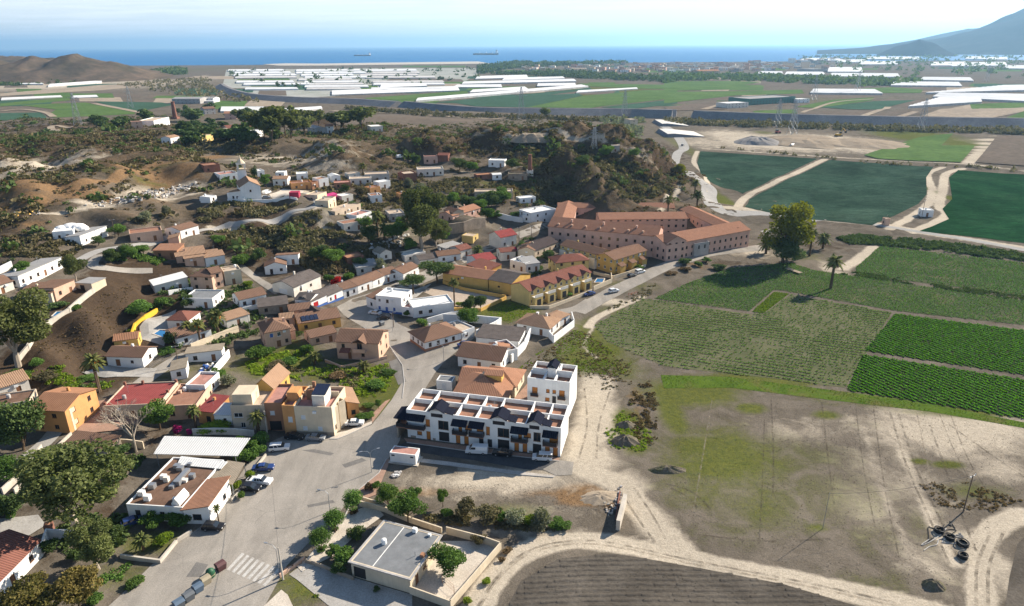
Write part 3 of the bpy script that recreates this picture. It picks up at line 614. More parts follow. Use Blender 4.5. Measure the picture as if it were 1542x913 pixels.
# ------------------------------------------------------------------ fields
CROPB = ground_mat('crop_blue_green', (.036, .066, .045), (.024, .048, .032), .05, .9, (.045, .075, .052), .6, streak=(R(8), 1.4), mott=True)
CROPD = ground_mat('crop_dark_green', (.015, .052, .020), (.009, .038, .014), .05, .9, (.022, .060, .026), .6, streak=(R(8), 1.4), mott=True)
SOILC = ground_mat('field_soil', (.075, .09, .045), (.055, .07, .034), .2, 2.5, (.11, .105, .06), .5); SOILP = ground_mat('field_soil_pale', (.115, .118, .062), (.085, .092, .048), .12, 2.5, (.15, .138, .09), .5)
PLOUGH = ground_mat('ploughed_soil', (.105, .092, .076), (.078, .068, .056), .15, 2, (.13, .113, .093), .6); GREENP = ground_mat('field_bright', (.085, .13, .02), (.06, .10, .016), .2, 2, (.11, .11, .035), .6)
PLAING = ground_mat('field_green_far', (.10, .155, .05), (.07, .12, .04), .02, .2); PLAINB = ground_mat('field_teal_far', (.055, .105, .07), (.045, .085, .055), .02, .2)
PLAINS = ground_mat('field_soil_far', (.15, .12, .095), (.12, .10, .08), .02, .2); PLAINP = ground_mat('field_pale_far', (.34, .28, .21), (.27, .22, .17), .02, .2)
FT = [('field', [T(205,132),T(690,163),T(380,308),T(335,290),T(245,258),T(222,235),T(192,180)], CROPB), ('field', [T(738,168),T(1168,196),T(1138,240),T(1140,310),T(1105,350),T(915,438),T(640,412),T(390,362),T(408,330)], CROPB),
      ('field', [T(1270,210),T(1620,232),T(1620,522),T(1110,462),T(1232,412),T(1205,370),T(1245,330),T(1232,240)], CROPD)]
for n, pl, mt in FT: sheet(n, pl, mt, .12)
POLY = {}
def field(key, pl, mat, off=.03): POLY[key] = [G(p) for p in pl]; return sheet('field', pl, mat, off)
SOILR = ground_mat('row_soil', (.04, .055, .022), (.03, .042, .017), .2, 2.5, None, .5)
field('up', [(1288,404),(1325,371),(1560,398),(1560,448),(1292,414)], SOILC)
field('mid', [(985,450),(1040,425),(1100,404),(1190,396),(1230,408),(1285,416),(1560,456),(1560,492),(1345,468),(1180,438),(1165,437),(1128,469),(1060,460)], SOILC)
field('stripe', [(895,490),(968,450),(1128,473),(1150,473),(1190,444),(1343,471),(1272,584),(1180,572),(1000,552),(915,515)], SOILP)
field('bright', [(1132,470),(1166,440),(1188,443),(1150,472)], GREENP, .05)
field('rows', [(1347,473),(1560,500),(1560,568),(1303,529)], SOILR); field('rows2', [(1299,534),(1560,575),(1560,634),(1275,588)], SOILR)
field('verge', [(995,565),(1100,568),(1270,590),(1400,608),(1560,640),(1560,648),(1400,620),(1260,604),(1100,584),(1000,585)], GREENP, .035)
field('plough', [(755,930),(785,875),(840,842),(925,834),(1050,855),(1180,880),(1330,925)], PLOUGH)
field('corner', [(1512,925),(1520,870),(1532,820),(1560,790),(1560,925)], PLOUGH)

TRD = ground_mat('track_dark', (.135, .112, .086), (.105, .088, .066), .4, 3); TRP = ground_mat('track_pale', (.33, .28, .21), (.27, .228, .17), .4, 3)
for m_ in (TRD, TRP):     # worn ruts: patchy, half transparent
    nt = m_.node_tree; al_ = ramp(nt, noise(nt, pos(nt), .5, 5, .7), [(.40, .0), (.68, .6)]); lk(nt, al_, nt.nodes['Principled BSDF'].inputs['Alpha'])
rr = random.Random(4)
for k in range(9):      # wheel tracks up and down the fallow field
    x0 = 1085 + k * 46 + rr.uniform(-24, 24); y0 = rr.uniform(598, 640); y1 = rr.uniform(720, 850); sl = (x0 - 1170) * .25 + rr.uniform(-6, 6)
    strip('wheel_track', [(x0, y0), (x0 + sl * .4 + rr.uniform(-3, 3), (y0 + y1) / 2), (x0 + sl, y1)], rr.uniform(.22, .4), TRD if k % 6 else TRP, .02)
for pl in ([(1340,620),(1365,700),(1395,770),(1430,850)], [(1352,620),(1378,700),(1410,770),(1448,850)], [(1430,640),(1500,690),(1545,720)], [(1000,728),(1040,740),(1068,765),(1058,770)], [(1010,735),(1035,748),(1050,765)], [(1400,640),(1450,780),(1470,830)], [(1046,805),(1150,815),(1250,812)], [(880,585),(884,640),(872,690)], [(918,590),(902,640),(898,690)], [(930,735),(960,780),(985,815)], [(955,735),(982,775),(1002,812)]): strip('wheel_track', pl, .45, TRD, .024)
for o_ in (-2.2, 2.6): strip('wheel_track', [(p[0], p[1] + o_) for p in [(720,915),(748,872),(792,834),(850,818),(920,820),(1050,848),(1200,877),(1350,910)]], .5, TRP if o_ > 0 else TRD, .026)
for pl in ([(1493,800),(1472,850),(1470,913)], [(1512,800),(1490,850),(1488,913)]): strip('wheel_track', pl, .5, TRD, .024)
def unit_leaf(v, c, s, ax1, ax2):
    return np.stack([c - ax1 * s - ax2 * s * .2, c + ax2 * s * .6, c + ax1 * s, c - ax2 * s * .6], 1)
def plants(name, poly, spacing, row_dir, row_gap, size, leaves, mat, keep=1.0, jit=.25, label=None, hgt=1.0, patch=None):
    """rows of leafy plants over a field: small leaf faces round each plant, one mesh"""
    xs = [p[0] for p in poly]; ys = [p[1] for p in poly]; c, s_ = math.cos(row_dir), math.sin(row_dir)
    cxm, cym = sum(xs) / len(xs), sum(ys) / len(ys); rad = max(math.hypot(x - cxm, y - cym) for x, y in zip(xs, ys))
    u, v = np.meshgrid(np.arange(-rad, rad, spacing), np.arange(-rad, rad, row_gap)); u = u.ravel(); v = v.ravel()
    u = u + RNG.normal(0, jit * spacing, u.shape); v = v + RNG.normal(0, jit * .25 * row_gap, v.shape)
    x = cxm + u * c - v * s_; y = cym + u * s_ + v * c
    ok = inpoly(x, y, poly) & (x < y * .80 + 8)
    if patch: ok &= RNG.random(len(x)) < np.clip(keep + (fbm(x / patch, y / patch, 4, 5) - .5) * 1.7, .03, 1)
    else: ok &= RNG.random(len(x)) < keep
    x, y = x[ok], y[ok]; n = len(x); gz = np.array([ground(p_, q_) for p_, q_ in zip(x, y)]) + .06
    cs = []; 
    for k in range(leaves):
        th = RNG.random(n) * 6.283 + k * 6.283 / leaves; el = RNG.uniform(.25, .95, n); sz = size * RNG.uniform(.7, 1.25, n)
        d = np.stack([np.cos(th) * np.cos(el), np.sin(th) * np.cos(el), np.sin(el) * hgt], 1); w = np.stack([-np.sin(th), np.cos(th), np.zeros(n)], 1)
        b0 = np.stack([x, y, gz], 1); tip = b0 + d * sz[:, None]
        mid = b0 + d * sz[:, None] * .55; mid[:, 2] += sz * .12
        cs.append(np.stack([b0, mid + w * sz[:, None] * .42, tip, mid - w * sz[:, None] * .42], 1))
    v = np.concatenate(cs).reshape(-1, 3); f = np.arange(len(v)).reshape(-1, 4)
    o = link(name, np_mesh(name, v, f, mat, False, ('tint', 'FACE', 'FLOAT', RNG.random(len(f)))))
    return tag(o, label, 'crop', None, 'stuff')
LCAB = leaf_mat('leaf_cabbage', (.062, .15, .03), (.125, .235, .055), .3); LROW = leaf_mat('leaf_rows', (.06, .18, .012), (.11, .28, .022), .35); LPALE = leaf_mat('leaf_pale', (.07, .15, .026), (.13, .22, .045), .3)
LGR = leaf_mat('leaf_grass', (.07, .125, .016), (.125, .175, .028), .35)
rd = (lambda a, b: math.atan2((G(b) - G(a)).y, (G(b) - G(a)).x))
plants('cabbage_crop', POLY['mid'], .62, rd((1185,440),(1345,468)), .95, .42, 5, LCAB, .85, label='leafy green crop in the wide field right of the pink building', patch=22)
plants('cabbage_crop', POLY['up'], .68, rd((1292,414),(1540,447)), 1.0, .45, 5, LCAB, .9, label='leafy green crop in the upper field beside the hedge and dirt road', patch=22)
plants('striped_crop', POLY['stripe'], .36, rd((968,450),(1128,473)) + .03, 1.9, .40, 5, LPALE, .60, label='thin pale green crop rows on bare soil in the middle field', patch=16, jit=.2)
plants('row_crop', POLY['rows'], .36, rd((1347,480),(1542,545)) + R(-3), 1.4, .46, 6, LROW, .93, label='dense bright green crop rows at the right edge')
plants('row_crop', POLY['rows2'], .36, rd((1347,480),(1542,545)) + R(-3), 1.4, .46, 6, LROW, .93, label='dense bright green crop rows below the thin field path')
plants('grass_strip', POLY['verge'], .5, .1, .55, .18, 4, LGR, .5, .5, label='bright green grass margin between crops and fallow field', hgt=1.1, patch=4)
plants('grass_strip', POLY['bright'], .4, .1, .4, .3, 4, LGR, .9, .5, label='small bright green grass strip between two crop fields', hgt=1.6)

# furrows: low ridges of soil in the ploughed field
def furrows(poly, direction, gap, h, name, label, mat):
    xs = [p[0] for p in poly]; ys = [p[1] for p in poly]; c, s_ = math.cos(direction), math.sin(direction)
    cxm, cym = sum(xs) / len(xs), sum(ys) / len(ys); rad = max(math.hypot(x - cxm, y - cym) for x, y in zip(xs, ys)); vs = []; fs = []
    for v in np.arange(-rad, rad, gap):
        u = np.arange(-rad, rad, 1.2); x = cxm + u * c - v * s_; y = cym + u * s_ + v * c; ok = inpoly(x, y, poly)
        for k in range(len(u) - 1):
            if ok[k] and ok[k + 1]:
                o = len(vs); hh = h * (.6 + .8 * random.random()); q = random.uniform(-.08, .08)
                for t in (0, 1):
                    for side, z in ((-.32, .034), (0, hh), (.32, .034)):
                        w = v + side * gap + q; xx, yy_ = cxm + u[k + t] * c - w * s_, cym + u[k + t] * s_ + w * c; vs.append((xx, yy_, z + ground(xx, yy_)))
                fs += [(o, o + 1, o + 4, o + 3), (o + 1, o + 2, o + 5, o + 4)]
    tag(link(name, np_mesh(name, np.array(vs), np.array(fs), mat)), label, 'soil', None, 'stuff')
furrows(POLY['plough'][:], rd((800,905),(1250,925)) + R(4), 1.15, .17, 'furrows', 'ploughed brown furrows in the field below the dirt road', PLOUGH)

# ------------------------------------------------------------------ far plain: plots, levee, works
PL = [([O(0,345),O(150,330),O(300,322),O(320,330),O(90,350),O(0,358)], PLAING), ([O(90,352),O(250,345),O(380,340),O(470,355),O(605,385),O(600,392),O(240,408),O(215,395),O(250,372)], PLAING), ([O(0,388),O(180,385),O(210,405),O(100,418),O(0,420)], PLAINB),
 ([O(420,335),O(720,340),O(780,350),O(620,380),O(480,352)], PLAINB), ([O(0,300),O(450,262),O(690,252),O(690,264),O(460,285),O(0,312)], PLAINP), ([O(0,425),O(620,400),O(640,412),O(350,440),O(0,470)], PLAINS),
 ([Q(0,380),Q(180,392),Q(750,415),Q(640,445),Q(300,462),Q(180,452),Q(0,430)], PLAINS), ([Q(0,268),Q(200,262),Q(210,280),Q(0,298)], PLAING), ([Q(150,320),Q(600,288),Q(610,300),Q(400,325),Q(160,332)], PLAING),
 ([Q(450,340),Q(1090,282),Q(1150,272),Q(1160,282),Q(640,348)], PLAINB), ([Q(560,345),Q(900,310),Q(1100,300),Q(1120,310),Q(870,362),Q(640,358)], PLAINB), ([Q(870,362),Q(1120,312),Q(1400,285),Q(1542,285),Q(1542,320),Q(1200,358),Q(1150,366)], PLAING),
 ([Q(1100,255),Q(1542,262),Q(1542,282),Q(1380,278),Q(1150,268)], PLAING), ([Q(1200,362),Q(1542,325),Q(1542,345),Q(1340,370)], PLAINB), ([S(0,350),S(280,348),S(420,352),S(300,372),S(290,385),S(0,390)], PLAING), ([S(0,395),S(340,392),S(590,385),S(600,402),S(310,410),S(0,445)], PLAING),
 ([S(560,460),S(720,430),S(900,418),S(890,432),S(660,465)], PLAING), ([S(670,462),S(900,435),S(1080,430),S(960,460),S(900,472)], PLAINB), ([S(850,380),S(980,375),S(1110,385),S(1100,400),S(940,400)], PLAING), ([S(600,480),S(900,472),S(930,480),S(850,500),S(590,490)], PLAINS),
 ([S(960,478),S(1100,470),S(1110,490),S(1000,505),S(870,500)], PLAINS), ([S(1100,500),S(1180,470),S(1330,445),S(1542,450),S(1542,480),S(1400,508)], PLAINP), ([S(1310,448),S(1542,440),S(1542,462),S(1320,470)], PLAING), ([S(1450,512),S(1542,478),S(1542,515)], PLAING),
 ([S(380,478),S(560,470),S(570,488),S(390,490)], PLAING), ([S(0,460),S(180,440),S(330,430),S(260,470),S(20,478)], PLAINS), ([T(880,150),T(1110,75),T(1250,60),T(1200,110),T(1340,110),T(1280,180),T(940,165)], PLAING), ([T(1340,180),T(1430,70),T(1620,70),T(1620,200)], PLAINS)]
rr = random.Random(9)       # patchwork of smaller plots over the plain
PGH = ground_mat('tunnel_ground', (.36, .36, .33), (.27, .28, .24), .02, .2)
sheet('field', [O(985,300),O(1000,240),O(1010,194),O(1542,188),Q(300,186),Q(640,186),Q(650,215),Q(560,262),Q(0,312),O(1300,322)], PGH, .09)
PMX = [PLAING, PLAINB, PLAINS, PLAINP, PLAINS, PLAING, PLAINB]
for k in range(120):
    x = rr.uniform(560, 1500) if k < 85 else rr.uniform(-20, 420); y = 101 + rr.random() ** 1.3 * 62 if k < 85 else rr.uniform(112, 168); w = rr.uniform(30, 110); hgt = (y - 90) * rr.uniform(.05, .16) + .8; sk = rr.uniform(-.3, .3) * hgt * 4
    sheet('field', [(x, y), (x + w, y + rr.uniform(-.4, .8)), (x + w + sk, y - hgt), (x + sk + 4, y - hgt)], rr.choice(PMX), .10 + k * .0011)
for k, (pl, mt) in enumerate(PL): sheet('field', pl, mt, .25 + .012 * k)
for pl, w_ in [([T(620,640),T(560,620)], 2), ([O(240,405),O(200,385),O(100,372),O(0,380)], 8), ([O(420,345),O(640,388)], 9), ([S(850,500),S(940,470),S(960,460)], 8), ([S(590,485),S(730,440),S(900,425)], 6), ([S(1000,505),S(1080,480)], 8), ([O(740,248),O(830,232),O(930,218)], 14), ([Q(0,378),Q(400,395),Q(755,415)], 9), ([O(330,450),O(250,445),O(230,460),O(280,470)], 6), ([S(170,470),S(250,450),S(340,440)], 10)]:
    strip('path', pl, w_, PLAINP, .6)
EMBM = ground_mat('levee_stone', (.21, .20, .20), (.16, .155, .157), .05, .8, (.25, .235, .22), .5)
def levee(pts, foot, top, h, label):
    w = smoothline([Vector((*G(p).xy, 0)) for p in pts], 10); vs = []; n = len(w)
    for i, p in enumerate(w):
        t = (w[min(i + 1, n - 1)] - w[max(i - 1, 0)]).normalized(); s = Vector((-t.y, t.x, 0))
        for d, z in ((-.6, -1.0), (foot, h), (foot + top, h), (2 * foot + top, -1.0)):
            q = p + s * d; vs.append((q.x, q.y, z))
    f = [(i * 4 + k, i * 4 + 4 + k, i * 4 + 5 + k, i * 4 + 1 + k)[::-1] for i in range(n - 1) for k in range(3)]
    f += [(0, 1, 2, 3)] ; 
    mb = MB(); mb.add(vs, f + [((n - 1) * 4 + 3, (n - 1) * 4 + 2, (n - 1) * 4 + 1, (n - 1) * 4)])
    tag(mb.build('levee', EMBM), label, 'levee')
levee([Q(285,362),Q(600,380),Q(900,393),Q(1200,400),Q(1535,406)], 14, 5, 7.5, 'long dark stone levee running across the valley before the green fields')
levee([O(950,272),O(965,285),O(1010,305),O(1100,325),O(1300,340),O(1542,348),Q(250,362)], 16, 6, 7, 'curved grey stone levee bending round the greenhouses on the left')
levee([S(110,510),S(500,525),S(1000,540),S(1500,548),S(1700,552)], 14, 5, 8, 'dark stone levee at right between the building site and the fields')
levee([S(-150,505),S(-60,508),S(30,510)], 12, 4, 9, 'short end of the dark levee beside the white road ramps')
# building site: stone heaps and pale ramps
def heap(name, p, rx, ry, h, mat, label, cat, flat=.3, rz=0, seed=0):
    c0 = G(p); n = 24; vs = [(0, 0, h)]; fs = []; rr = random.Random(seed)
    for j, (t, z) in enumerate(((flat, 1.0), ((flat + 1) / 2, .55), (1.0, 0), (1.08, -.12))):
        for k in range(n):
            a = 2 * math.pi * k / n; q = 1 + rr.uniform(-.1, .1); vs.append((math.cos(a) * rx * t * q, math.sin(a) * ry * t * q, h * z * (1 + (rr.uniform(-.14, .1) if j < 2 else 0))))
    for k in range(n): fs.append((0, 1 + k, 1 + (k + 1) % n))
    for j in range(3):
        for k in range(n): fs.append((1 + j * n + k, 1 + (j + 1) * n + k, 1 + (j + 1) * n + (k + 1) % n, 1 + j * n + (k + 1) % n))
    mb = MB(); mb.add(vs, fs); o = mb.build(name, mat); o.location = c0; o.rotation_euler = (0, 0, rz); return tag(o, label, cat)
GRAVEL = ground_mat('gravel_heap', (.30, .28, .26), (.23, .215, .20), .1, 1.5, None, .5); DIRTH = ground_mat('dirt_heap', (.33, .27, .2), (.26, .21, .155), .1, 1.5, None, .5); SOILH = ground_mat('soil_heap', (.175, .148, .115), (.125, .106, .083), .6, 3.5, (.12, .115, .06), 1.0)
heap('gravel_heap', T(440,95), 20, 20, 4.5, GRAVEL, 'grey gravel heap on the pale building site', 'heap', .35, 0, 1)
heap('earth_mound', T(650,90), 34, 40, 3, DIRTH, 'wide pale earth mound in the middle of the building site', 'mound', .5, 0, 2)
heap('earth_mound', T(880,100), 34, 34, 2.5, DIRTH, 'pale sand mound at the right of the building site', 'mound', .4, 0, 3)
heap('soil_heap', U(180,365), 3.4, 2.2, 1.5, SOILH, 'larger dark soil heap on green weeds beside the dirt track', 'heap', .25, 0, 4)
heap('soil_heap', U(182,312), 2.4, 1.6, 1.1, SOILH, 'smaller dark soil heap behind the larger one by the track', 'heap', .25, 0, 5)
heap('soil_heap', U(320,460), 4.0, 1.4, .9, SOILH, 'low dark earth heap at the bend of the dirt track', 'heap', .3, 0, 6)
heap('soil_heap', U(1205,845), 1.8, 1.4, 1.0, SOILH, 'dark soil heap near the bottom right edge of fallow field', 'heap', .3, 0, 7)
heap('rubble_heap', C(1050,880), 4.0, 2.2, .6, DIRTH, 'low pale rubble heap on ochre ground by the lone wall', 'heap', .3, .2, 8)
heap('rubble_heap', N(720,180), 16, 8, 4, DIRTH, 'pale spoil bank on the hilltop terrace', 'heap', .5, .2, 9)
RAMPW = ground_mat('ramp_concrete', (.66, .63, .58), (.58, .55, .5), .1, 1, None, .1)
for q, rx, ry, h, lb in ((T(85,20), 14, 20, 3, 'upper white concrete bridge abutment by the levee road'), (T(125,62), 17, 20, 3.2, 'lower white concrete bridge abutment by the levee road')):
    c0 = G(q); rt = empty('bridge_abutment', c0, 0, lb, 'abutment')
    mb = MB(); mb.add([(-rx, -ry, h * .9), (rx, -ry, 0.4), (rx, ry, 0.4), (-rx, ry, h), (-rx * .6, -ry, h), (-rx*.6, ry, h)], [(0, 4, 5, 3), (4, 1, 2, 5)]); mb.build('deck', RAMPW, rt)
    mb = MB(); mb.add([(-rx, -ry, h * .9), (-rx * .6, -ry, h), (rx, -ry, .4), (rx, -ry, -1), (-rx, -ry - 4, -1), (-rx - 4, -ry, -1), (-rx - 4, ry, -1), (-rx, ry, h)], [(0, 4, 3, 2, 1), (0, 7, 6, 5), (0, 5, 4)]); mb.build('bank', EMBM, rt)

# ------------------------------------------------------------------ greenhouses on the plain
m, nt, b = newmat('plastic_film'); p = pos(nt)
c = mixc(nt, ramp(nt, noise(nt, p, .03, 5), [(.35, 0), (.65, 1)]), (.70, .70, .69), (.56, .56, .55)); lk(nt, c, b.inputs['Base Color']); b.inputs['Roughness'].default_value = .45; FILM = m
FILM2 = ground_mat('plastic_film_dusty', (.58, .56, .53), (.46, .44, .42), .02, .2, None, .1, .6)
def greenhouse(pl, h, label, mat=None, group=None, ridges=None):
    """multi-span film tunnel: outline on the plain, ridged roof along its long side"""
    w = [G(p) for p in pl]; a, b_, c_, d_ = [Vector((q.x, q.y, 0)) for q in w]; n = ridges or max(2, min(14, int(((a - d_).length + (b_ - c_).length) / 2 / 16)))
    o = a; root = empty('greenhouse', o, 0, label, 'greenhouse', group); mb = MB(); vs = []; fs = []
    rows = 2 * n + 1
    for k in range(rows):
        t = k / (rows - 1); h_ = h * .62; z = h_ * (1.0 if k % 2 else .78)
        p0 = a.lerp(d_, t) - o; p1 = b_.lerp(c_, t) - o; vs += [(p0.x, p0.y, z), (p1.x, p1.y, z)]
    for k in range(rows - 1): fs.append((2 * k, 2 * k + 1, 2 * k + 3, 2 * k + 2))
    mb.add(vs, fs); mb.build('film_roof', mat or FILM, root)
    mb = MB(); q = [x - o for x in (a, b_, c_, d_)]; vs = [(x.x, x.y, -.5) for x in q] + [(x.x, x.y, h * .62 * .78) for x in q]
    mb.add(vs, [(0, 1, 5, 4), (1, 2, 6, 5), (2, 3, 7, 6), (3, 0, 4, 7)]); mb.build('side_film', mat or FILM2, root)
GH = [('near left one of two below the brown coastal hills', [O(58,262),O(195,262),O(195,248),O(60,250)], 5), ('long one with a pale roof below the left coastal hills', [O(215,272),O(455,255),O(455,246),O(225,262)], 5),
 ('low one left of the green field', [O(5,332),O(280,318),O(270,311),O(10,322)], 3), ('low one right of the green field', [O(320,323),O(440,318),O(430,309),O(330,312)], 3),
 ('small white-walled one by the levee bend', [O(905,342),O(955,342),O(950,330),O(905,330)], 6), ('one behind the chimney and trees', [O(985,385),O(1190,385),O(1180,364),O(990,364)], 4), ('one right of the tall trees', [O(1200,388),O(1440,372),O(1435,362),O(1210,376)], 4),
 ('longest white strip bordering the levee', [Q(375,340),Q(1145,274),Q(1110,266),Q(385,328)], 6), ('white strip in front of the long one', [Q(615,300),Q(875,285),Q(860,274),Q(630,288)], 5), ('short white block amid green plots', [Q(215,278),Q(425,270),Q(415,258),Q(220,266)], 5),
 ('far strip left of town', [Q(580,262),Q(1090,250),Q(1080,240),Q(590,252)], 6), ('pale strip right of the tunnels', [Q(1090,300),Q(1365,282),Q(1360,277),Q(1100,290)], 4), ('broad dusty block beside the levee', [Q(0,310),Q(570,290),Q(560,270),Q(0,290)], 4),
 ('dusty block behind the broad one', [Q(540,275),Q(760,275),Q(755,262),Q(560,264)], 4), ('one before the town trees', [Q(915,270),Q(1090,268),Q(1085,256),Q(920,258)], 4), ('strip under the dark town trees', [Q(640,238),Q(875,232),Q(870,220),Q(650,226)], 5), ('far strip beside town trees', [Q(760,244),Q(1040,236),Q(1030,228),Q(770,234)], 5),
 ('large bright one at right edge', [S(1045,465),S(1360,445),S(1350,422),S(1180,425)], 6), ('upper bright one at right edge', [S(1120,405),S(1600,392),S(1600,370),S(1460,372)], 6), ('middle bright one at right edge', [S(1150,422),S(1600,445),S(1600,412),S(1180,405)], 6),
 ('flat white one in the centre of the right plain', [S(625,405),S(935,408),S(900,390),S(640,388)], 6), ('far one under the wooded rise', [S(970,372),S(1275,375),S(1260,358),S(985,356)], 6), ('far one right of the wooded rise', [S(1095,348),S(1325,352),S(1310,338),S(1110,336)], 6),
 ('far one in front of the grey town blocks', [S(700,332),S(1010,335),S(1000,320),S(720,318)], 6), ('far one left of those blocks', [S(515,325),S(690,325),S(680,313),S(525,312)], 6), ('small far one by the town', [S(400,320),S(510,322),S(505,311),S(410,310)], 6),
 ('farther row nearest the mountain, left', [S(580,262),S(760,262),S(750,252),S(600,252)], 7), ('farther row nearest the mountain, middle', [S(740,270),S(870,270),S(860,258),S(750,258)], 7), ('farther row nearest the mountain, right', [S(860,256),S(1095,258),S(1090,246),S(870,246)], 7),
 ('one below the farther row', [S(835,280),S(1000,280),S(1000,266),S(850,266)], 7), ('one under the mountain, upper left', [S(1140,285),S(1310,285),S(1300,268),S(1150,270)], 7), ('one under the mountain, upper right', [S(1230,288),S(1470,285),S(1460,270),S(1250,272)], 7),
 ('far small one under the mountain', [S(1290,255),S(1380,256),S(1370,245),S(1300,245)], 7), ('far right one under the mountain', [S(1380,258),S(1470,258),S(1470,248),S(1390,248)], 7), ('edge one at right under mountain', [S(1455,298),S(1600,300),S(1600,285),S(1465,285)], 7), ('dusty one at mid distance', [S(700,312),S(850,312),S(845,292),S(705,292)], 6)]
for lb, pl, h in GH: greenhouse(pl, h, 'white plastic greenhouse, ' + lb)
rr = random.Random(3)
for k in range(27):     # the close-packed film tunnels between levee and sea
    row = k // 3; yy = 193 + row * 10.5; wd = rr.uniform(230, 330); x0 = 1015 + (k % 3) * 300 + rr.uniform(-25, 25) + row * 8
    if yy > 292: continue
    if row in (4, 7) and k % 3 != 1: continue
    greenhouse([O(x0, yy + 9.6), O(x0 + wd, yy + 7.6), O(x0 + wd - 8, yy), O(x0 + 4, yy + 1.4)], 5, 'white plastic tunnel among the close-packed rows between levee and sea', FILM if rr.random() < .75 else FILM2, 'packed greenhouses by the sea', 4)

# kerbs along the pavements, repair patches on the road
KERB = wall_mat('kerb_stone', (.42, .40, .37), .2)
def kerb(label, pts, h=.13, w=.22):
    q = [G(p) for p in pts]; o = q[0].copy(); rt = empty('kerb', o, 0, label, 'kerb')
    for a, b_ in zip(q[:-1], q[1:]):
        d = (b_ - a); L_ = d.length; n = max(1, int(L_ / 1.2))
        for k in range(n):
            c0 = a.lerp(b_, (k + .01) / n) - o; c1 = a.lerp(b_, (k + .985) / n) - o; s_ = Vector((-d.y, d.x, 0)).normalized() * w / 2; z0 = ground(c0.x + o.x, c0.y + o.y) - o.z
            mb = MB(); mb.add([(*(c0 - s_).xy, z0 - .1), (*(c1 - s_).xy, z0 - .1), (*(c1 + s_).xy, z0 - .1), (*(c0 + s_).xy, z0 - .1), (*(c0 - s_).xy, z0 + h), (*(c1 - s_).xy, z0 + h), (*(c1 + s_).xy, z0 + h), (*(c0 + s_).xy, z0 + h)], [(0, 1, 5, 4), (1, 2, 6, 5), (2, 3, 7, 6), (3, 0, 4, 7), (4, 5, 6, 7)]); me = mb.mesh('kerb_stone', KERB); link('kerb_stone', me, rt)
kerb('pale kerb below the street trees and bungalow garden', [B(400,780),B(430,720),B(480,660),B(570,560),B(610,470),B(700,395),B(730,340)]); kerb('kerb of the pavement before the apartment row', [Y(120,515),Y(600,583),Y(1340,663)]); kerb('kerb in front of the flats', [X(890,692),X(960,692),X(1040,662),X(1255,562)]); kerb('kerb round the grass strip at the road bend', [(606,600),(609,575),(606,550),(583,516),(547,493)]); kerb('kerb on the far side of the apartment street', [W(322,128),W(500,150),W(880,200),W(1060,214)])
PATCH = ground_mat('asphalt_patch', (.19, .18, .165), (.16, .15, .14), .5, 6, bmp=.05); cracked(PATCH)
for pl in ([A(725,800),A(765,742),A(812,752),A(780,800)], [X(650,790),X(760,780),X(930,815),X(900,835),X(760,810)], [B(420,520),B(520,500),B(530,510),B(425,530)], [(515,700),(545,690),(552,694),(520,705)], [(585,545),(600,540),(612,575),(600,580)]): sheet('road_patch', pl, PATCH, .036)
# ------------------------------------------------------------------ buildings
STY = {'w': (FRAMEW, GLASS), 'b': (FRAMEBR, GLASS), 's': (FRAMEBR, SHUT), 'W': (FRAMEW, SHUTW), 'd': (FRAMEBR, DOORBR), 'D': (IRON, DARKDOOR), 'g': (FRAMEW, SHUTW), 'r': (FRAMEW, REDDOOR), 'B': (FRAMEW, BLUEPAINT), 'k': (FRAMEW, DARKDOOR)}
WIN = {}
def window_mesh(w, h, st):
    k = (round(w, 2), round(h, 2), st)
    if k not in WIN:
        fm, pm = STY[st]; t = .07; a = MB(); door = st in 'dDgrBk'
        a.box(-w / 2, -w / 2 + t, .03, .13, 0, h); a.box(w / 2 - t, w / 2, .03, .13, 0, h); a.box(-w / 2 + t, w / 2 - t, .03, .13, h - t, h)
        if not door: a.box(-w / 2 - .06, w / 2 + .06, -.07, .12, -.06, 0.0); a.box(-w / 2 + t, w / 2 - t, .03, .13, 0.001, t)
        if st in 'wb': a.box(-.03, .03, .04, .12, t, h - t)
        p = MB(); p.box(-w / 2 + t, w / 2 - t, .08, .12, t if not door else 0, h - t)
        if st in 'sWg':
            n = max(3, int(h / .22))
            for q in range(n):
                z = t + (h - 2 * t) * q / n; p.box(-w / 2 + t + .02, w / 2 - t - .02, .055, .079, z + .02, z + (h - 2 * t) / n - .015)
        WIN[k] = (a.mesh('window_frame', fm), p.mesh('window_pane', pm))
    return WIN[k]
def merged_window(w, h, st):
    k = ('m', round(w, 2), round(h, 2), st)
    if k not in WIN:
        a = MB(); t = .07; a.box(-w / 2, -w / 2 + t, .03, .13, 0, h); a.box(w / 2 - t, w / 2, .03, .13, 0, h); a.box(-w / 2 + t, w / 2 - t, .03, .13, h - t, h)
        a.box(-w / 2 - .05, w / 2 + .05, -.06, .13, -.06, 0.0); a.box(-w / 2 + t, w / 2 - t, .08, .12, 0, h - t, 1)
        WIN[k] = a.mesh('window', list(STY[st]))
    return WIN[k]
SIDES = {'f': lambda W_, d_: ((0, 0), 0, W_), 'r': lambda W_, d_: ((W_, 0), R(90), d_), 'b': lambda W_, d_: ((W_, d_), R(180), W_), 'l': lambda W_, d_: ((0, d_), R(270), d_)}
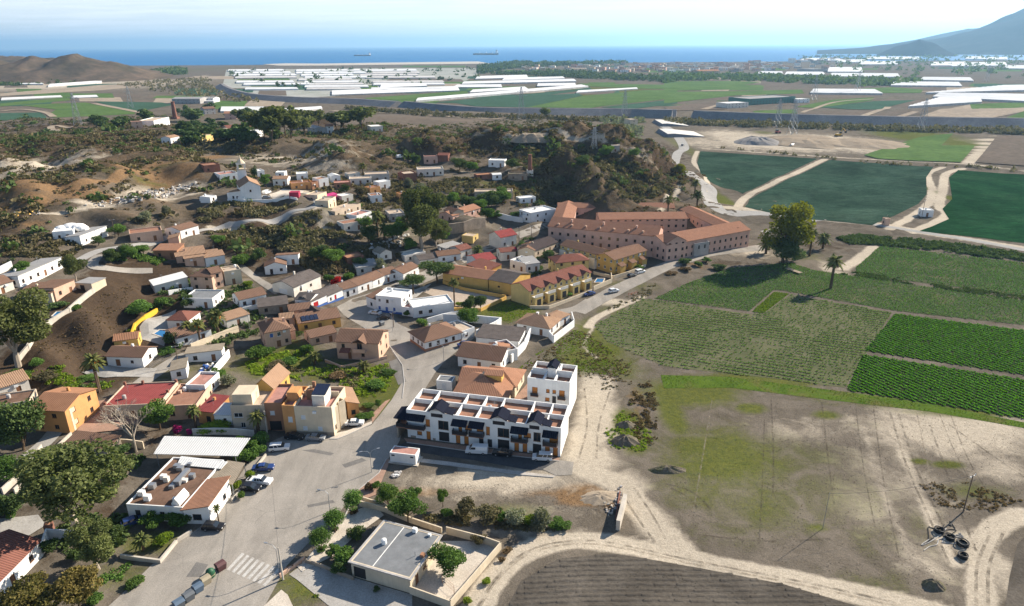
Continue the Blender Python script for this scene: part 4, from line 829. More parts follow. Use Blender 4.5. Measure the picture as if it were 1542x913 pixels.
def facade(mb, o, a, L_, h, ops, z0, rev=.14, mi=0):
    """one wall face with real openings and reveals"""
    c, s = math.cos(a), math.sin(a)
    P = lambda u, z, dd=0.0: (o[0] + u * c - dd * s, o[1] + u * s + dd * c, z)
    xs = sorted({0, L_} | {round(v, 4) for q in ops for v in (q[0] - q[2] / 2, q[0] + q[2] / 2)}); zs = sorted({z0, h} | {round(v, 4) for q in ops for v in (q[1], q[1] + q[3])})
    for i in range(len(xs) - 1):
        for j in range(len(zs) - 1):
            u, z = (xs[i] + xs[i + 1]) / 2, (zs[j] + zs[j + 1]) / 2
            if any(abs(u - q[0]) < q[2] / 2 and q[1] < z < q[1] + q[3] for q in ops): continue
            mb.add([P(xs[i], zs[j]), P(xs[i + 1], zs[j]), P(xs[i + 1], zs[j + 1]), P(xs[i], zs[j + 1])], [(0, 1, 2, 3)], mi)
    for q in ops:
        u0, u1, a0, a1 = q[0] - q[2] / 2, q[0] + q[2] / 2, q[1], q[1] + q[3]
        mb.add([P(u0, a0), P(u1, a0), P(u1, a1), P(u0, a1), P(u0, a0, rev), P(u1, a0, rev), P(u1, a1, rev), P(u0, a1, rev)], [(0, 4, 5, 1), (1, 5, 6, 2), (2, 6, 7, 3), (3, 7, 4, 0), (4, 7, 6, 5)], mi)
def slab(mb, vs, fs, t, mi=0):
    n = len(vs); mb.add(vs + [(x, y, z - t) for x, y, z in vs], [], mi); o = len(mb.v) - 2 * n; ed = {}
    for f in fs:
        for i in range(len(f)): ed[(f[i], f[(i + 1) % len(f)])] = 1
    out = [tuple(i + o for i in f) for f in fs] + [tuple(i + o + n for i in f[::-1]) for f in fs] + [(a + o, a + o + n, b + o + n, b + o) for a, b in ed if (b, a) not in ed]
    mb.f += out; mb.m += [mi] * len(out)
def roof_mesh(kind, W_, d_, h, rise, ov, t=.16):
    """returns roof MB and wall infill MB"""
    mb = MB(); wl = MB(); x0, x1, y0, y1 = -ov, W_ + ov, -ov, d_ + ov
    if kind == 'gx':
        k = rise / (d_ / 2); e = h - ov * k; r = h + rise
        slab(mb, [(x0, y0, e + t), (x1, y0, e + t), (x1, d_ / 2, r + t), (x0, d_ / 2, r + t), (x1, y1, e + t), (x0, y1, e + t)], [(0, 1, 2, 3), (3, 2, 4, 5)], t)
        wl.add([(0, 0, h), (0, d_, h), (0, d_ / 2, r)], [(0, 2, 1)]); wl.add([(W_, 0, h), (W_, d_, h), (W_, d_ / 2, r)], [(0, 1, 2)])
    elif kind == 'gy':
        k = rise / (W_ / 2); e = h - ov * k; r = h + rise
        slab(mb, [(x0, y0, e + t), (W_ / 2, y0, r + t), (W_ / 2, y1, r + t), (x0, y1, e + t), (x1, y0, e + t), (x1, y1, e + t)], [(0, 1, 2, 3), (1, 4, 5, 2)], t)
        wl.add([(0, 0, h), (W_, 0, h), (W_ / 2, 0, r)], [(0, 1, 2)]); wl.add([(0, d_, h), (W_, d_, h), (W_ / 2, d_, r)], [(0, 2, 1)])
    elif kind == 'hip':
        m_ = min(W_, d_) / 2; k = rise / m_; e = h - ov * k; r = h + rise
        if W_ >= d_: A_, B_ = (d_ / 2, d_ / 2), (W_ - d_ / 2 + 1e-3, d_ / 2)
        else: A_, B_ = (W_ / 2, W_ / 2), (W_ / 2, d_ - W_ / 2 + 1e-3)
        v = [(x0, y0, e + t), (x1, y0, e + t), (x1, y1, e + t), (x0, y1, e + t), (*A_, r + t), (*B_, r + t)]
        slab(mb, v, [(0, 1, 5, 4), (1, 2, 5), (2, 3, 4, 5), (3, 0, 4)] if W_ >= d_ else [(0, 1, 4), (1, 2, 5, 4), (2, 3, 5), (3, 0, 4, 5)], t)
    elif kind[0] == 's':
        z = {'sf': (0, 0, 1, 1), 'sb': (1, 1, 0, 0), 'sl': (0, 1, 1, 0), 'sr': (1, 0, 0, 1)}[kind]
        slab(mb, [(x, y, h + rise * q + t) for (x, y), q in zip(((x0, y0), (x1, y0), (x1, y1), (x0, y1)), z)], [(0, 1, 2, 3)], t)
        c = [(0, 0), (W_, 0), (W_, d_), (0, d_)]
        for i in range(4):
            j = (i + 1) % 4
            if z[i] or z[j]: wl.add([(*c[i], h), (*c[j], h)] + ([(*c[j], h + rise)] if z[j] else []) + ([(*c[i], h + rise)] if z[i] else []), [tuple(range(2 + z[i] + z[j]))])
    return mb, wl
def ring(mb, W_, d_, z0, z1, t=.2, e=0.0, mi=0):
    mb.box(-e, W_ + e, -e, t - e, z0, z1, mi); mb.box(-e, W_ + e, d_ - t + e, d_ + e, z0, z1, mi); mb.box(-e, t - e, t - e, d_ - t + e, z0, z1, mi); mb.box(W_ - t + e, W_ + e, t - e, d_ - t + e, z0, z1, mi)
HRR = random.Random(11)
def auto_ops(L_, h, side, dens=3.6, sty='b'):
    out = []; n = int(L_ / dens); st = max(1, int(round(h / 3.0)))
    if L_ < 2.2: return out
    n = max(1, n)
    for k in range(st):
        for i in range(n):
            u = L_ * (i + .5) / n
            if side == 'f' and k == 0 and i == n // 2 and L_ > 5: out.append((u, 0.02, 1.0, 2.0, 'd')); continue
            if L_ > 1.6: out.append((u, k * 2.9 + .95, 1.0, min(1.15, h - k * 2.9 - 1.25), sty))
    return [o for o in out if o[3] > .5]
def house(name, label, p0, p1, depth, h, wall, roof, win=None, cat='house', group=None, z=None, parent=None, chim=(), dens=3.6, sty='b', skip='', plinth=None, found=2.5):
    """p0-p1: foot of the wall facing the camera (left, right). roof = (kind, material, rise, overhang)"""
    a = G(p0) if len(p0) == 2 else Vector(p0); b_ = G(p1) if len(p1) == 2 else Vector(p1)
    W_ = math.hypot(b_.x - a.x, b_.y - a.y); rz = math.atan2(b_.y - a.y, b_.x - a.x); d_ = depth
    zc = z if z is not None else (a.z + b_.z) / 2
    if parent is None:
        root = empty(name, (a.x, a.y, zc), rz, label, cat, group); holder = root; wname = 'wall'
    else:
        root = parent; holder = None; wname = name
    ops = {}
    for s in 'frbl':
        L_ = W_ if s in 'fb' else d_
        if win and s in win:
            ops[s] = [(u * L_ if u <= 1 else u, zz, w, hh, st) for u, zz, w, hh, st in win[s]]
        elif s in skip: ops[s] = []
        else: ops[s] = auto_ops(L_, h, s, dens, sty)
        ops[s] = [o for o in ops[s] if o[0] - o[2] / 2 > .08 and o[0] + o[2] / 2 < L_ - .08 and o[1] + o[3] < h - .05]
    mb = MB()
    for s in 'frbl':
        o, an, L_ = SIDES[s](W_, d_); facade(mb, o, an, L_, h, ops[s], -found)
    kind = roof[0]; rm = roof[1]; rise = roof[2]; ov = roof[3] if len(roof) > 3 else .3
    if kind != 'flat':
        rmb, wl = roof_mesh(kind, W_, d_, h, rise, ov); mb.add(wl.v, wl.f)
    if parent is None: wo_ = mb.build(wname, wall, root)
    else:
        wo_ = mb.build(wname, wall, root); rel = Vector((a.x, a.y, zc)) - root.location; rr_ = root.rotation_euler.z
        c, s_ = math.cos(-rr_), math.sin(-rr_); wo_.location = (rel.x * c - rel.y * s_, rel.x * s_ + rel.y * c, rel.z); wo_.rotation_euler = (0, 0, rz - rr_); holder = wo_
    if kind == 'flat':
        r2 = MB(); r2.box(.2, W_ - .2, .2, d_ - .2, h - .35, h - .02); r2.build('roof', rm, holder)
        pm = MB(); ring(pm, W_, d_, h - .36, h + rise, .2, .003 if True else 0); pm.build('parapet', wall, holder)
    else: rmb.build('roof', rm, holder)
    for s in 'frbl':
        o, an, L_ = SIDES[s](W_, d_); c, s_ = math.cos(an), math.sin(an)
        for u, zz, w, hh, st in ops[s]:
            nm = 'door' if st in 'dDgrBk' and zz < .3 else 'window'
            loc = (o[0] + u * c, o[1] + u * s_, zz)
            if parent is None:
                fm, pm_ = window_mesh(w, hh, st); wob = link(nm, fm, holder, loc, an); link('pane' if nm == 'window' else 'door_leaf', pm_, wob)
            else: link(nm, merged_window(w, hh, st), holder, loc, an)
    for cx_, cy_, ch in chim:
        q = MB(); zt = h + (rise if kind != 'flat' else 0) * .6; q.box(cx_ * W_ - .3, cx_ * W_ + .3, cy_ * d_ - .3, cy_ * d_ + .3, h - .1, zt + ch); q.box(cx_ * W_ - .38, cx_ * W_ + .38, cy_ * d_ - .38, cy_ * d_ + .38, zt + ch, zt + ch + .12); q.build('chimney', wall, holder)
    if parent is None and a.y < 330 and h > 2.4 and cat in ('house', 'flats', 'terrace', 'apartments', 'warehouse'):      # rooftop clutter
        zr_ = h + (rise * .55 if kind != 'flat' else 0); rq = HRR.random
        if rq() < .75:
            q = MB(); ax_, ay_ = W_ * (.2 + .6 * rq()), d_ * (.35 + .3 * rq()); q.tube((ax_, ay_, zr_ - .3), (ax_, ay_, zr_ + 1.9), .025, n=5)
            for t_ in (1.3, 1.55, 1.8): q.tube((ax_ - .45, ay_, zr_ + t_), (ax_ + .45, ay_, zr_ + t_), .015, n=4)
            q.build('aerial', METAL, holder)
        if kind == 'flat' and rq() < .6: q = MB(); tx_, ty_ = W_ * (.15 + .7 * rq()), d_ * (.3 + .5 * rq()); q.lathe([(.42, h - .05), (.45, h + .3), (.42, h + .85), (.2, h + .95)], 12, (tx_, ty_)); q.build('water_tank', HRR.choice([METAL, WHITE, GREYW]), holder)
        if kind != 'flat' and rq() < .5: q = MB(); tx_, ty_ = W_ * (.2 + .6 * rq()), d_ * (.55 + .2 * rq()); q.box(tx_ - .25, tx_ + .25, ty_ - .25, ty_ + .25, h - .1, h + rise + .55); q.build('chimney', wall, holder)
        if rq() < .45: q = MB(); u_ = W_ * (.2 + .6 * rq()); q.box(u_ - .4, u_ + .4, -.34, -.005, h - 1.0, h - .45); q.build('air_conditioner', FRAMEW, holder)
    if plinth:
        q = MB(); ring(q, W_, d_, -.5, .7, .1, .012); 
        for dr in [o for o in ops['f'] if o[1] < .3]: pass
        q.build('plinth', plinth, holder)
    root['dims'] = (W_, d_, h) if parent is None else root.get('dims', (W_, d_, h))
    return root if parent is None else wo_
def block(parent, name, mat, boxes, z0=0):
    q = MB()
    for b_ in boxes: q.box(*b_)
    return q.build(name, mat, parent)
def wallline(name, label, pts, h, t, mat, cat='wall', cap=None, world=False):
    """garden wall along photo points"""
    w = [G(p) for p in pts]; o = w[0]; mb = MB(); root = empty(name, o, 0, label, cat)
    for a, b_ in zip(w[:-1], w[1:]):
        d = Vector((b_.x - a.x, b_.y - a.y, 0)); L_ = d.length; n = max(1, int(L_ / 4)); s = Vector((-d.y, d.x, 0)) / max(L_, .01) * t / 2; e = d / max(L_, .01) * t / 2
        for k in range(n):
            p = a.lerp(b_, k / n) - o; q = a.lerp(b_, (k + 1) / n) - o
            if k == 0: p = p - e
            if k == n - 1: q = q + e
            zp = ground(p.x + o.x, p.y + o.y) - o.z; zq = ground(q.x + o.x, q.y + o.y) - o.z
            v = []
            for c0, z in ((p, zp), (q, zq)):
                for ss in (-1, 1): v += [(c0.x + s.x * ss, c0.y + s.y * ss, z - .6), (c0.x + s.x * ss, c0.y + s.y * ss, z + h)]
            f = [(0, 4, 5, 1), (2, 3, 7, 6), (1, 5, 7, 3)]
            if k == 0: f.append((0, 1, 3, 2))
            if k == n - 1: f.append((4, 6, 7, 5))
            mb.add(v, f)
    mb.build('wall_run', mat, root); return root
def canopy(name, label, corners, z, mat, cat='canopy', posts=True, parent=None, zs=None):
    """sheet roof on posts: four photo points seen at roof level"""
    c = [atz(p, z + (zs[k] if zs else 0)) for k, p in enumerate(corners)]; o = Vector((c[0].x, c[0].y, ground(c[0].x, c[0].y)))
    root = empty(name, o, 0, label, cat); mb = MB(); slab(mb, [tuple(q - o) for q in c], [(0, 1, 2, 3)], .1); mb.build('sheet_roof', mat, root)
    if posts:
        for q in c:
            i = q.lerp(sum(c, Vector()) / 4, .06); p = MB(); p.tube((i.x - o.x, i.y - o.y, ground(i.x, i.y) - o.z - .3), (i.x - o.x, i.y - o.y, i.z - o.z - .04), .08, n=6); p.build('post', METAL, root)
    return root
# ------------------------------------------------------------------ white apartment row
AL = G(Y(130,468)); AR = G(Y(1350,628)); AW = math.hypot(AR.x - AL.x, AR.y - AL.y); AD = 9.8; AH = 5.9
fx = lambda X_: max(.02, min(.98, (X_ - 130) / 1220 * (1 + .12 * (1 - (X_ - 130) / 1220)) ))
fo = []
for X_, zz, w, hh, st in [(220,.9,1.1,.9,'s'),(288,.05,.95,2,'s'),(287,3.3,.95,1.7,'s'),(515,.05,1,2,'s'),(580,.05,1,2,'s'),(535,3.05,.8,2,'s'),(598,3.6,1.5,1.1,'s'),(690,3.6,1.5,1.1,'s'),(752,3.05,.8,2,'s'),(697,.05,1,2,'D'),(765,.05,1,2,'D'),
   (982,.05,1,2,'s'),(1050,.05,1,2,'s'),(1010,3.05,.8,2,'s'),(1070,3.6,1.5,1.1,'s'),(1238,.05,1,1.9,'s'),(1306,.05,1,2,'s'),(1290,3.05,1.8,2,'s'),
   (407,.05,2.3,2.3,'D'),(405,3.0,2.3,2.1,'b'),(875,.05,2.5,2.3,'D'),(875,3.0,2.5,2.1,'b'),(1150,.05,1.8,2.3,'D'),(1150,3.0,1.5,2.1,'b')]: fo.append((fx(X_), zz, w, hh, st))
apt = house('apartment_building', 'long white two-storey apartment row with dark blue canopies and roof terraces', Y(130,468), Y(1350,628), AD, AH, WHITE, ('flat', FLATTERRA, .95), {'f': fo, 'r': [], 'l': [(.3, 3.1, 1, 1.8, 's')]}, cat='apartments', plinth=None)
for i, u in enumerate((.13, .33, .46, .58, .78, .90)):      # walls between the roof terraces
    block(apt, 'terrace_wall', WHITE, [(u * AW - .12, u * AW + .12, .2, AD - .2, AH - .02, AH + .95)])
block(apt, 'terrace_wall', WHITE, [(.2, AW - .2, 4.9, 5.15, AH - .02, AH + 1.05)])
for u0, w in ((.205, 3.0), (.61, 3.0), (.835, 2.5)):        # stair towers with gabled dark roofs
    x0 = u0 * AW - w / 2; t = MB(); t.box(x0, x0 + w, .004, 3.2, AH - .3, AH + 1.5); tw = t.build('stair_tower', WHITE, apt)
    t = MB(); v = [(x0 - .3, -.6, AH + 1.45), (x0 + w / 2, -.6, AH + 2.5), (x0 + w / 2, 3.5, AH + 2.5), (x0 - .3, 3.5, AH + 1.45), (x0 + w + .3, -.6, AH + 1.45), (x0 + w + .3, 3.5, AH + 1.45)]
    slab(t, v, [(0, 1, 2, 3), (1, 4, 5, 2)], .15); t.build('roof', TILEBLUE, tw)
    t = MB(); t.add([(x0, .02, AH + 1.45), (x0 + w, .02, AH + 1.45), (x0 + w / 2, .02, AH + 2.3)], [(0, 1, 2)]); t.build('gable', GREYW, tw)
    t = MB(); t.box(x0 + .2, x0 + w - .2, -.03, .03, AH - .1, AH + .75); t.build('railing', IRON, tw)
    t = MB(); slab(t, [(x0 + w + .32, -.1, AH + 1.4), (x0 + w + 2.2, -.1, AH + .98), (x0 + w + 2.2, 2.4, AH + .98), (x0 + w + .32, 2.4, AH + 1.4)], [(0, 1, 2, 3)], .12); t.build('roof_slope', TILEBLUE, tw)
for u0, u1 in ((.0, .13), (.31, .41), (.42, .52), (.69, .80), (.89, .985)):   # tiled awnings over the first floor, balconies below
    x0, x1 = u0 * AW, u1 * AW; t = MB(); slab(t, [(x0, -1.5, AH - .75), (x1, -1.5, AH - .75), (x1, 0.0, AH + .05), (x0, 0.0, AH + .05)], [(0, 1, 2, 3)], .14); t.build('awning', TILEBLUE, apt)
    if u0 > 0 or True:
        t = MB(); t.box(x0 + .1, x1 - .1, -1.2, -.004, 2.72, 2.9); bal = t.build('balcony', FLATTERRA, apt)
        t = MB(); t.box(x0 + .12, x1 - .12, -1.2, -1.15, 2.9, 3.8); t.box(x0 + .12, x0 + .17, -1.15, -.01, 2.9, 3.8); t.box(x1 - .17, x1 - .12, -1.15, -.01, 2.9, 3.8); t.build('railing', IRON, bal)
t = MB(); slab(t, [(-2.6, -1.2, AH - .8), (-.01, -1.5, AH - .75), (-.01, 3.5, AH - .1), (-2.6, 3.5, AH - .6)], [(0, 1, 2, 3)], .14); t.build('awning', TILEBLUE, apt)
t = MB(); t.box(-2.2, -.01, -1, 3.4, 2.7, 2.9); bal = t.build('balcony', FLATTERRA, apt); t = MB(); t.box(-2.2, -2.12, -1, 3.4, 2.9, 3.8); t.box(-2.12, 0, -1, -.95, 2.9, 3.8); t.build('railing', IRON, bal)
block(apt, 'porch_wall', STONE, [(-2.1, -1.8, -.9, 3.3, -.5, 2.69)])
for a0, a1 in ((130,190),(320,340),(625,660),(1085,1115)): block(apt, 'plinth', STONE, [(fx(a0) * AW, fx(a1) * AW, -.05, -.004, -.5, .5)])
# white house behind
wb = house('townhouse', 'tall white three-storey house with orange shutters behind the apartment row', C(712,486), C(903,512), 9, 8.0, WHITE, ('flat', FLATTERRA, .9), {'f': [(.18,4.7,1.3,1.9,'s'),(.49,5.6,.8,.9,'s'),(.64,5.6,.8,.9,'s'),(.82,4.7,1.3,1.9,'s'),(.48,3.4,1,.9,'s'),(.64,3.0,.9,1.9,'D'),(.2,.1,1,2,'s'),(.8,.1,1,2,'d')], 'r': []}, cat='house')
WW, WD, WH = wb['dims']
block(wb, 'terrace_wall', WHITE, [(.2, WW - .2, 3.9, 4.1, WH - .02, WH + 1.6), (WW * .36, WW * .40, .2, 3.9, WH - .02, WH + 1.0), (WW * .62, WW * .66, .2, 3.9, WH - .02, WH + .9), (WW * .62, WW * .65, 4.1, 8.8, WH - .02, WH + 1)])
block(wb, 'stair_tower', WHITE, [(WW * .41, WW * .61, 3.0, 6.2, WH - .02, WH + 2.4)]); t = MB(); slab(t, [(WW * .38, 2.6, WH + 2.5), (WW * .51, 2.6, WH + 3.4), (WW * .51, 6.5, WH + 3.4), (WW * .38, 6.5, WH + 2.5), (WW * .64, 2.6, WH + 2.5), (WW * .64, 6.5, WH + 2.5)], [(0, 1, 2, 3), (1, 4, 5, 2)], .14); t.build('roof', TILEBLUE, wb)
for u in (.18, .82):
    t = MB(); t.box(u * WW - .9, u * WW + .9, -.7, -.004, 4.45, 4.6); bl = t.build('balcony', FLATTERRA, wb); t = MB(); t.box(u * WW - .9, u * WW + .9, -.7, -.66, 4.6, 5.4); t.build('railing', IRON, bl)
# orange-roofed villa and neighbours behind the row
vil = house('villa', 'sprawling villa with overlapping orange tiled hip roofs behind the apartment row', C(375,470), C(612,492), 13, 3.4, CREAM, ('hip', TILE, 2.3, .6), chim=((.45,.62,1.0),(.75,.7,.8)))
vw, vd, vh = vil['dims']; t = MB(); t.box(vw * .52, vw * .82, vd * .5, vd * .72, vh, vh + 3.0); q = t.build('wing', OCHRE, vil); r_, _ = roof_mesh('gx', vw * .36, vd * .3, vh + 2.6, .5, .1); ro = r_.build('roof', TILE, q); ro.location = (vw * .49, vd * .46, .25)
house('wing', None, C(500,405), C(655,425), 9, 3.3, CREAM, ('hip', TILE, 1.9, .5), parent=vil); house('wing', None, C(405,395), C(520,405), 8, 3.1, CREAM, ('gx', TILE, 1.5, .5), parent=vil)
house('garage', 'small white flat-roofed shed on the street beside the orange-roofed villa', C(297,385), C(368,392), 3, 2.4, WHITE, ('flat', FLATGREY, .15), {'f': [(.5,.05,1.2,1.9,'g')], 'r': [], 'l': [], 'b': []}, cat='shed')
h_ = house('house', 'house with dark red tiled roofs and white yard wall behind the orange-roofed villa', C(395,278), C(590,305), 9, 3.2, WHITE, ('gx', TILEBR, 1.8, .5), chim=((.7,.6,.7),)); house('wing', None, C(520,262), C(610,270), 6, 3.2, WHITE, ('hip', TILE, 1.5, .4), parent=h_, z=0.02); house('wing', None, C(612,262), C(668,250), 7, 2.9, WHITE, ('flat', FLATTERRA, .5), parent=h_)
house('shed', 'low white shed with a long dark grey corrugated roof', C(478,182), C(672,205), 8, 2.6, WHITE, ('sf', CORRDK, .7, .3), cat='shed', skip='fr')
house('house', 'white street-corner house with brown hipped tile roof and row of windows', C(245,213), C(410,163), 9, 3.0, WHITE, ('hip', TILEBR, 2.0, .5), {'f': [(.14,1,.9,1.2,'b'),(.36,1,.9,1.2,'b'),(.58,1,.9,1.2,'b'),(.78,1,.9,1.2,'b')], 'l': [(.22,1,.8,1.1,'b'),(.55,1,.8,1.1,'b'),(.8,1,.8,1.1,'b')]}, plinth=TERRA)
house('annex', 'low flat cream-roofed annex joined to the white corner house', C(414,161), C(472,142), 8, 2.6, WHITE, ('flat', FLATCREAM, .3), {'f': [(.35,1,.9,1,'b')]}, cat='house', skip='lb')
h_ = house('house', 'white single-storey house with tan hipped roof beside the crop field path', C(665,118), C(812,146), 8, 2.9, WHITE, ('hip', TILETAN, 1.8, .5), chim=((.4,.7,.7),)); house('wing', None, C(822,118), C(905,78), 5, 2.7, WHITE, ('hip', TILETAN, 1.1, .3), parent=h_)
wallline('garden_wall', 'high white yard wall around the tan-roofed house by the field', [C(812,150),C(832,172),C(926,98),C(915,60)], 2.2, .25, WHITE)
wallline('garden_wall', 'long white wall climbing from the street corner house to the green lawn', [C(330,75),C(480,82),C(592,92),C(570,108),C(480,150)], 2.6, .3, WHITE); wallline('garden_wall', 'white rear wall beside the long dark shed and red-roofed house', [C(726,140),C(700,200),C(640,262)], 2.4, .4, WHITE)
wallline('garden_wall', 'white wall between the green lawn and the round tree', [F(395,790),F(480,765),F(575,745)], 1.8, .3, WHITE)
# white complex by the junction
wc = house('house', 'white two-storey house with blue painted base at the road junction', F(105,722), F(250,738), 8, 5.2, WHITE, ('flat', FLATWHITE, .5), {'f': [(.14,3.6,.8,1,'w'),(.45,3.5,.9,1.1,'b'),(.12,.9,.9,1.2,'B'),(.4,.05,1,2,'B'),(.7,.9,.9,1.2,'B')]}, plinth=BLUEPAINT); house('wing', None, F(48,692), F(103,712), 6, 3.6, WHITE, ('sf', TILEBR, .9, .2), parent=wc); house('wing', None, F(250,742), F(315,752), 7, 2.6, WHITE, ('flat', FLATPINK, .4), parent=wc)
house('house', 'low white flat-roofed house joined right of the blue-based house', F(315,758), F(548,724), 8, 3.1, WHITE, ('flat', FLATWHITE, .35), {'f': [(.18,1,1.2,1.1,'b'),(.42,1,1.2,1.1,'b')]})
# long rows of low white street houses
RW = [('white street house with red garage door and blue base', E(722,330), E(812,298), [(.28,.05,2.2,2.3,'r')], CORRDK), ('white street house with a red narrow door and blue band', E(814,297), E(903,266), [(.5,.05,1,2.3,'r'),(.2,1.1,.8,1,'b')], CORRDK),
 ('white row house with dark arched door', E(905,265), E(985,240), [(.3,.05,1,2,'D'),(.75,1,.8,1.1,'b')], TILEBR), ('white row house with two small windows', E(987,239), E(1070,208), [(.3,1,.8,1.1,'b'),(.7,.05,1,2,'d')], TILEBR), ('white row house with a tall window between plain neighbours', E(1072,207), E(1140,182), [(.5,.8,.8,1.5,'b')], TILEBR), ('white row house at the upper end with brown roof', E(1142,181), E(1217,152), [(.25,.05,1,2,'d'),(.7,1,.8,1.1,'b')], TILEBR), ('white row house nearest the two round pine trees', F(258,548), F(348,508), [(.3,1,.9,1.2,'w'),(.7,.05,1,2,'d')], TILEBR)]
for lb, a, b_, ops_, rf in RW: house('row_house', lb, a, b_, 7, 3.0, WHITE, ('gx', rf, 1.2, .2), {'f': ops_}, skip='lr', plinth=BLUEPAINT if 'blue' in lb else None)
house('row_house', 'grey gabled end house left of the red garage door', E(628,310), E(718,330), 7, 2.8, WHITE, ('gx', CORRDK, 1.0, .2), {'f': [(.25,1,.8,.9,'b'),(.75,1,.8,.9,'b')]})
for lb, a, b_, rf, wl_ in [('low white house with grey roof above the street, first of three', F(352,470), F(455,452), CORRDK, WARMWHITE), ('low white house with grey roof above the street, middle of three', F(457,452), F(585,424), TILEBR, WHITE), ('low house with red roof above the street, last of three', F(587,412), F(650,396), TILERED, WARMWHITE)]: house('row_house', lb, a, b_, 7, 2.9, wl_, ('gx', rf, 1.1, .2), skip='lr')
house('house', 'white house with pink-red sheet roof amid the yellow buildings', F(690,500), F(788,480), 9, 4.4, WHITE, ('gx', ROOFRED, 1.3, .3), dens=3)
yl = house('house', 'ochre yellow house with red tiled roofs and blank long wall', F(485,560), F(742,600), 10, 4.0, OCHRE, ('gx', TILE, 1.6, .3), {'f': [(.35,2.4,.7,.6,'b')]}); house('wing', None, F(620,520), F(740,560), 7, 4.6, OCHRE, ('sf', TILERED, .9, .2), parent=yl)
house('warehouse', 'ochre yellow warehouse with grey corrugated gable roof', F(748,602), F(874,628), 13, 4.2, OCHRE, ('gx', CORRDK, 1.8, .3), {'f': [(.45,2,.9,.6,'b')], 'r': []}, skip='b')
wallline('garden_wall', 'ochre yard wall along the paved court by the tall palm', [F(485,560),F(600,600),F(840,645)], 1.2, .25, OCHRE); wallline('garden_wall', 'ochre wall below the paved court beside the lawn', [F(550,715),F(700,720),F(845,650)], 1.1, .25, OCHRE)
# yellow terraces
y1 = house('terrace_houses', 'yellow terrace of houses with red gabled roofs and front balconies', F(978,692), F(1328,578), 9, 5.3, YELLOW, ('gx', TILERED, 1.7, .3), dens=2.6, sty='w', cat='terrace', skip='l'); w_, dd, hh_ = y1['dims']
for k in range(5):
    x = w_ * (k + .5) / 5; t = MB(); t.box(x - 1.7, x + 1.7, -1.6, -.004, -.5, 3.0); pr = t.build('porch', YELLOW, y1); t = MB(); t.box(x - 1.75, x + 1.75, -1.65, -.01, 3.0, 3.12); t.box(x - 1.75, x + 1.75, -1.65, -1.5, 3.12, 4.0); t.build('balcony', WARMWHITE, pr)
    t = MB(); t.box(x - .9, x + .9, -1.62, -1.56, .1, 2.3); t.build('opening', DARKDOOR, pr)
    t = MB(); slab(t, [(x - 1.9, -.7, 5.4), (x, -.7, 6.5), (x, 5, 6.5), (x - 1.9, 5, 5.4), (x + 1.9, -.7, 5.4), (x + 1.9, 5, 5.4)], [(0, 1, 2, 3), (1, 4, 5, 2)], .14); t.build('gable_roof', TILERED, y1)
    t = MB(); t.add([(x - 1.7, -.45, 5.2), (x + 1.7, -.45, 5.2), (x, -.45, 6.25)], [(0, 1, 2)]); t.build('gable', YELLOW, y1)
house('house', 'yellow end house with dark red roof behind the first terrace', F(1130,520), F(1318,500), 8, 5.2, YELLOW, ('hip', TILERED, 1.6, .3), z=.02)
y2 = house('terrace_houses', 'yellow terrace with dark brown roofs close below the pink building', K(245,482), K(468,562), 8, 5.0, YELLOW, ('gx', TILEBR, 1.4, .3), dens=2.6, sty='w', cat='terrace'); w_, dd, hh_ = y2['dims']
for k in range(4):
    x = w_ * (k + .5) / 4; t = MB(); t.box(x - 1.6, x + 1.6, -1.5, -.004, -.5, 2.9); t.box(x - 1.6, x + 1.6, -1.5, -1.38, 2.9, 3.8); t.build('balcony', WARMWHITE, y2)
y3 = house('terrace_houses', 'bright yellow corner block of two houses with brown gables by the road', K(556,590), K(742,522), 9, 5.2, OCHRE, ('gx', TILEBR, 1.5, .3), dens=2.8, sty='w', cat='terrace'); w_, dd, hh_ = y3['dims']
for k in range(3):
    x = w_ * (k + .5) / 3; t = MB(); t.box(x - 1.4, x + 1.4, -1.8, -.004, -.5, 2.7); t.build('porch', OCHRE, y3); t = MB(); slab(t, [(x - 1.6, -2.2, 2.8), (x + 1.6, -2.2, 2.8), (x + 1.6, 0, 3.6), (x - 1.6, 0, 3.6)], [(0, 1, 2, 3)], .12); t.build('porch_roof', TILEBR, y3)
wallline('garden_wall', 'cream front wall of the yellow corner block along the road', [K(440,590),K(555,615),K(640,590),K(740,548)], 1.1, .25, CREAM); wallline('garden_wall', 'cream wall enclosing the small pool yard by the road', [K(440,685),K(545,640),K(540,605)], 1.6, .25, CREAM); wallline('garden_wall', 'red-pillared front wall of the first yellow terrace', [F(985,705),F(1090,705),F(1335,610)], 1.1, .25, CREAM)
house('house', 'ochre house with dark brown gable roofs left of the pink building', F(915,432), F(1010,425), 8, 4.2, CREAM, ('gy', TILEBR, 1.3, .2), skip='l'); house('barn', 'long low barn with a very dark roof beside the pink building', F(1012,422), F(1145,352), 9, 3.0, BEIGE, ('gx', TILEDK, 1.5, .3), cat='barn', skip='lr')
house('house', 'small white cube house with flat roof left of the dark barn', F(868,478), F(955,498), 7, 3.4, WHITE, ('flat', FLATWHITE, .4), dens=2.5); house('house', 'small white house with grey roof next to the white cube house', F(958,502), F(1038,486), 7, 3.2, WHITE, ('sf', CORRG, .8, .2), dens=2.5); house('house', 'low house with maroon roof behind the white cube house', F(815,432), F(900,415), 6, 3.2, WARMWHITE, ('gx', TILERED, 1.0, .2))
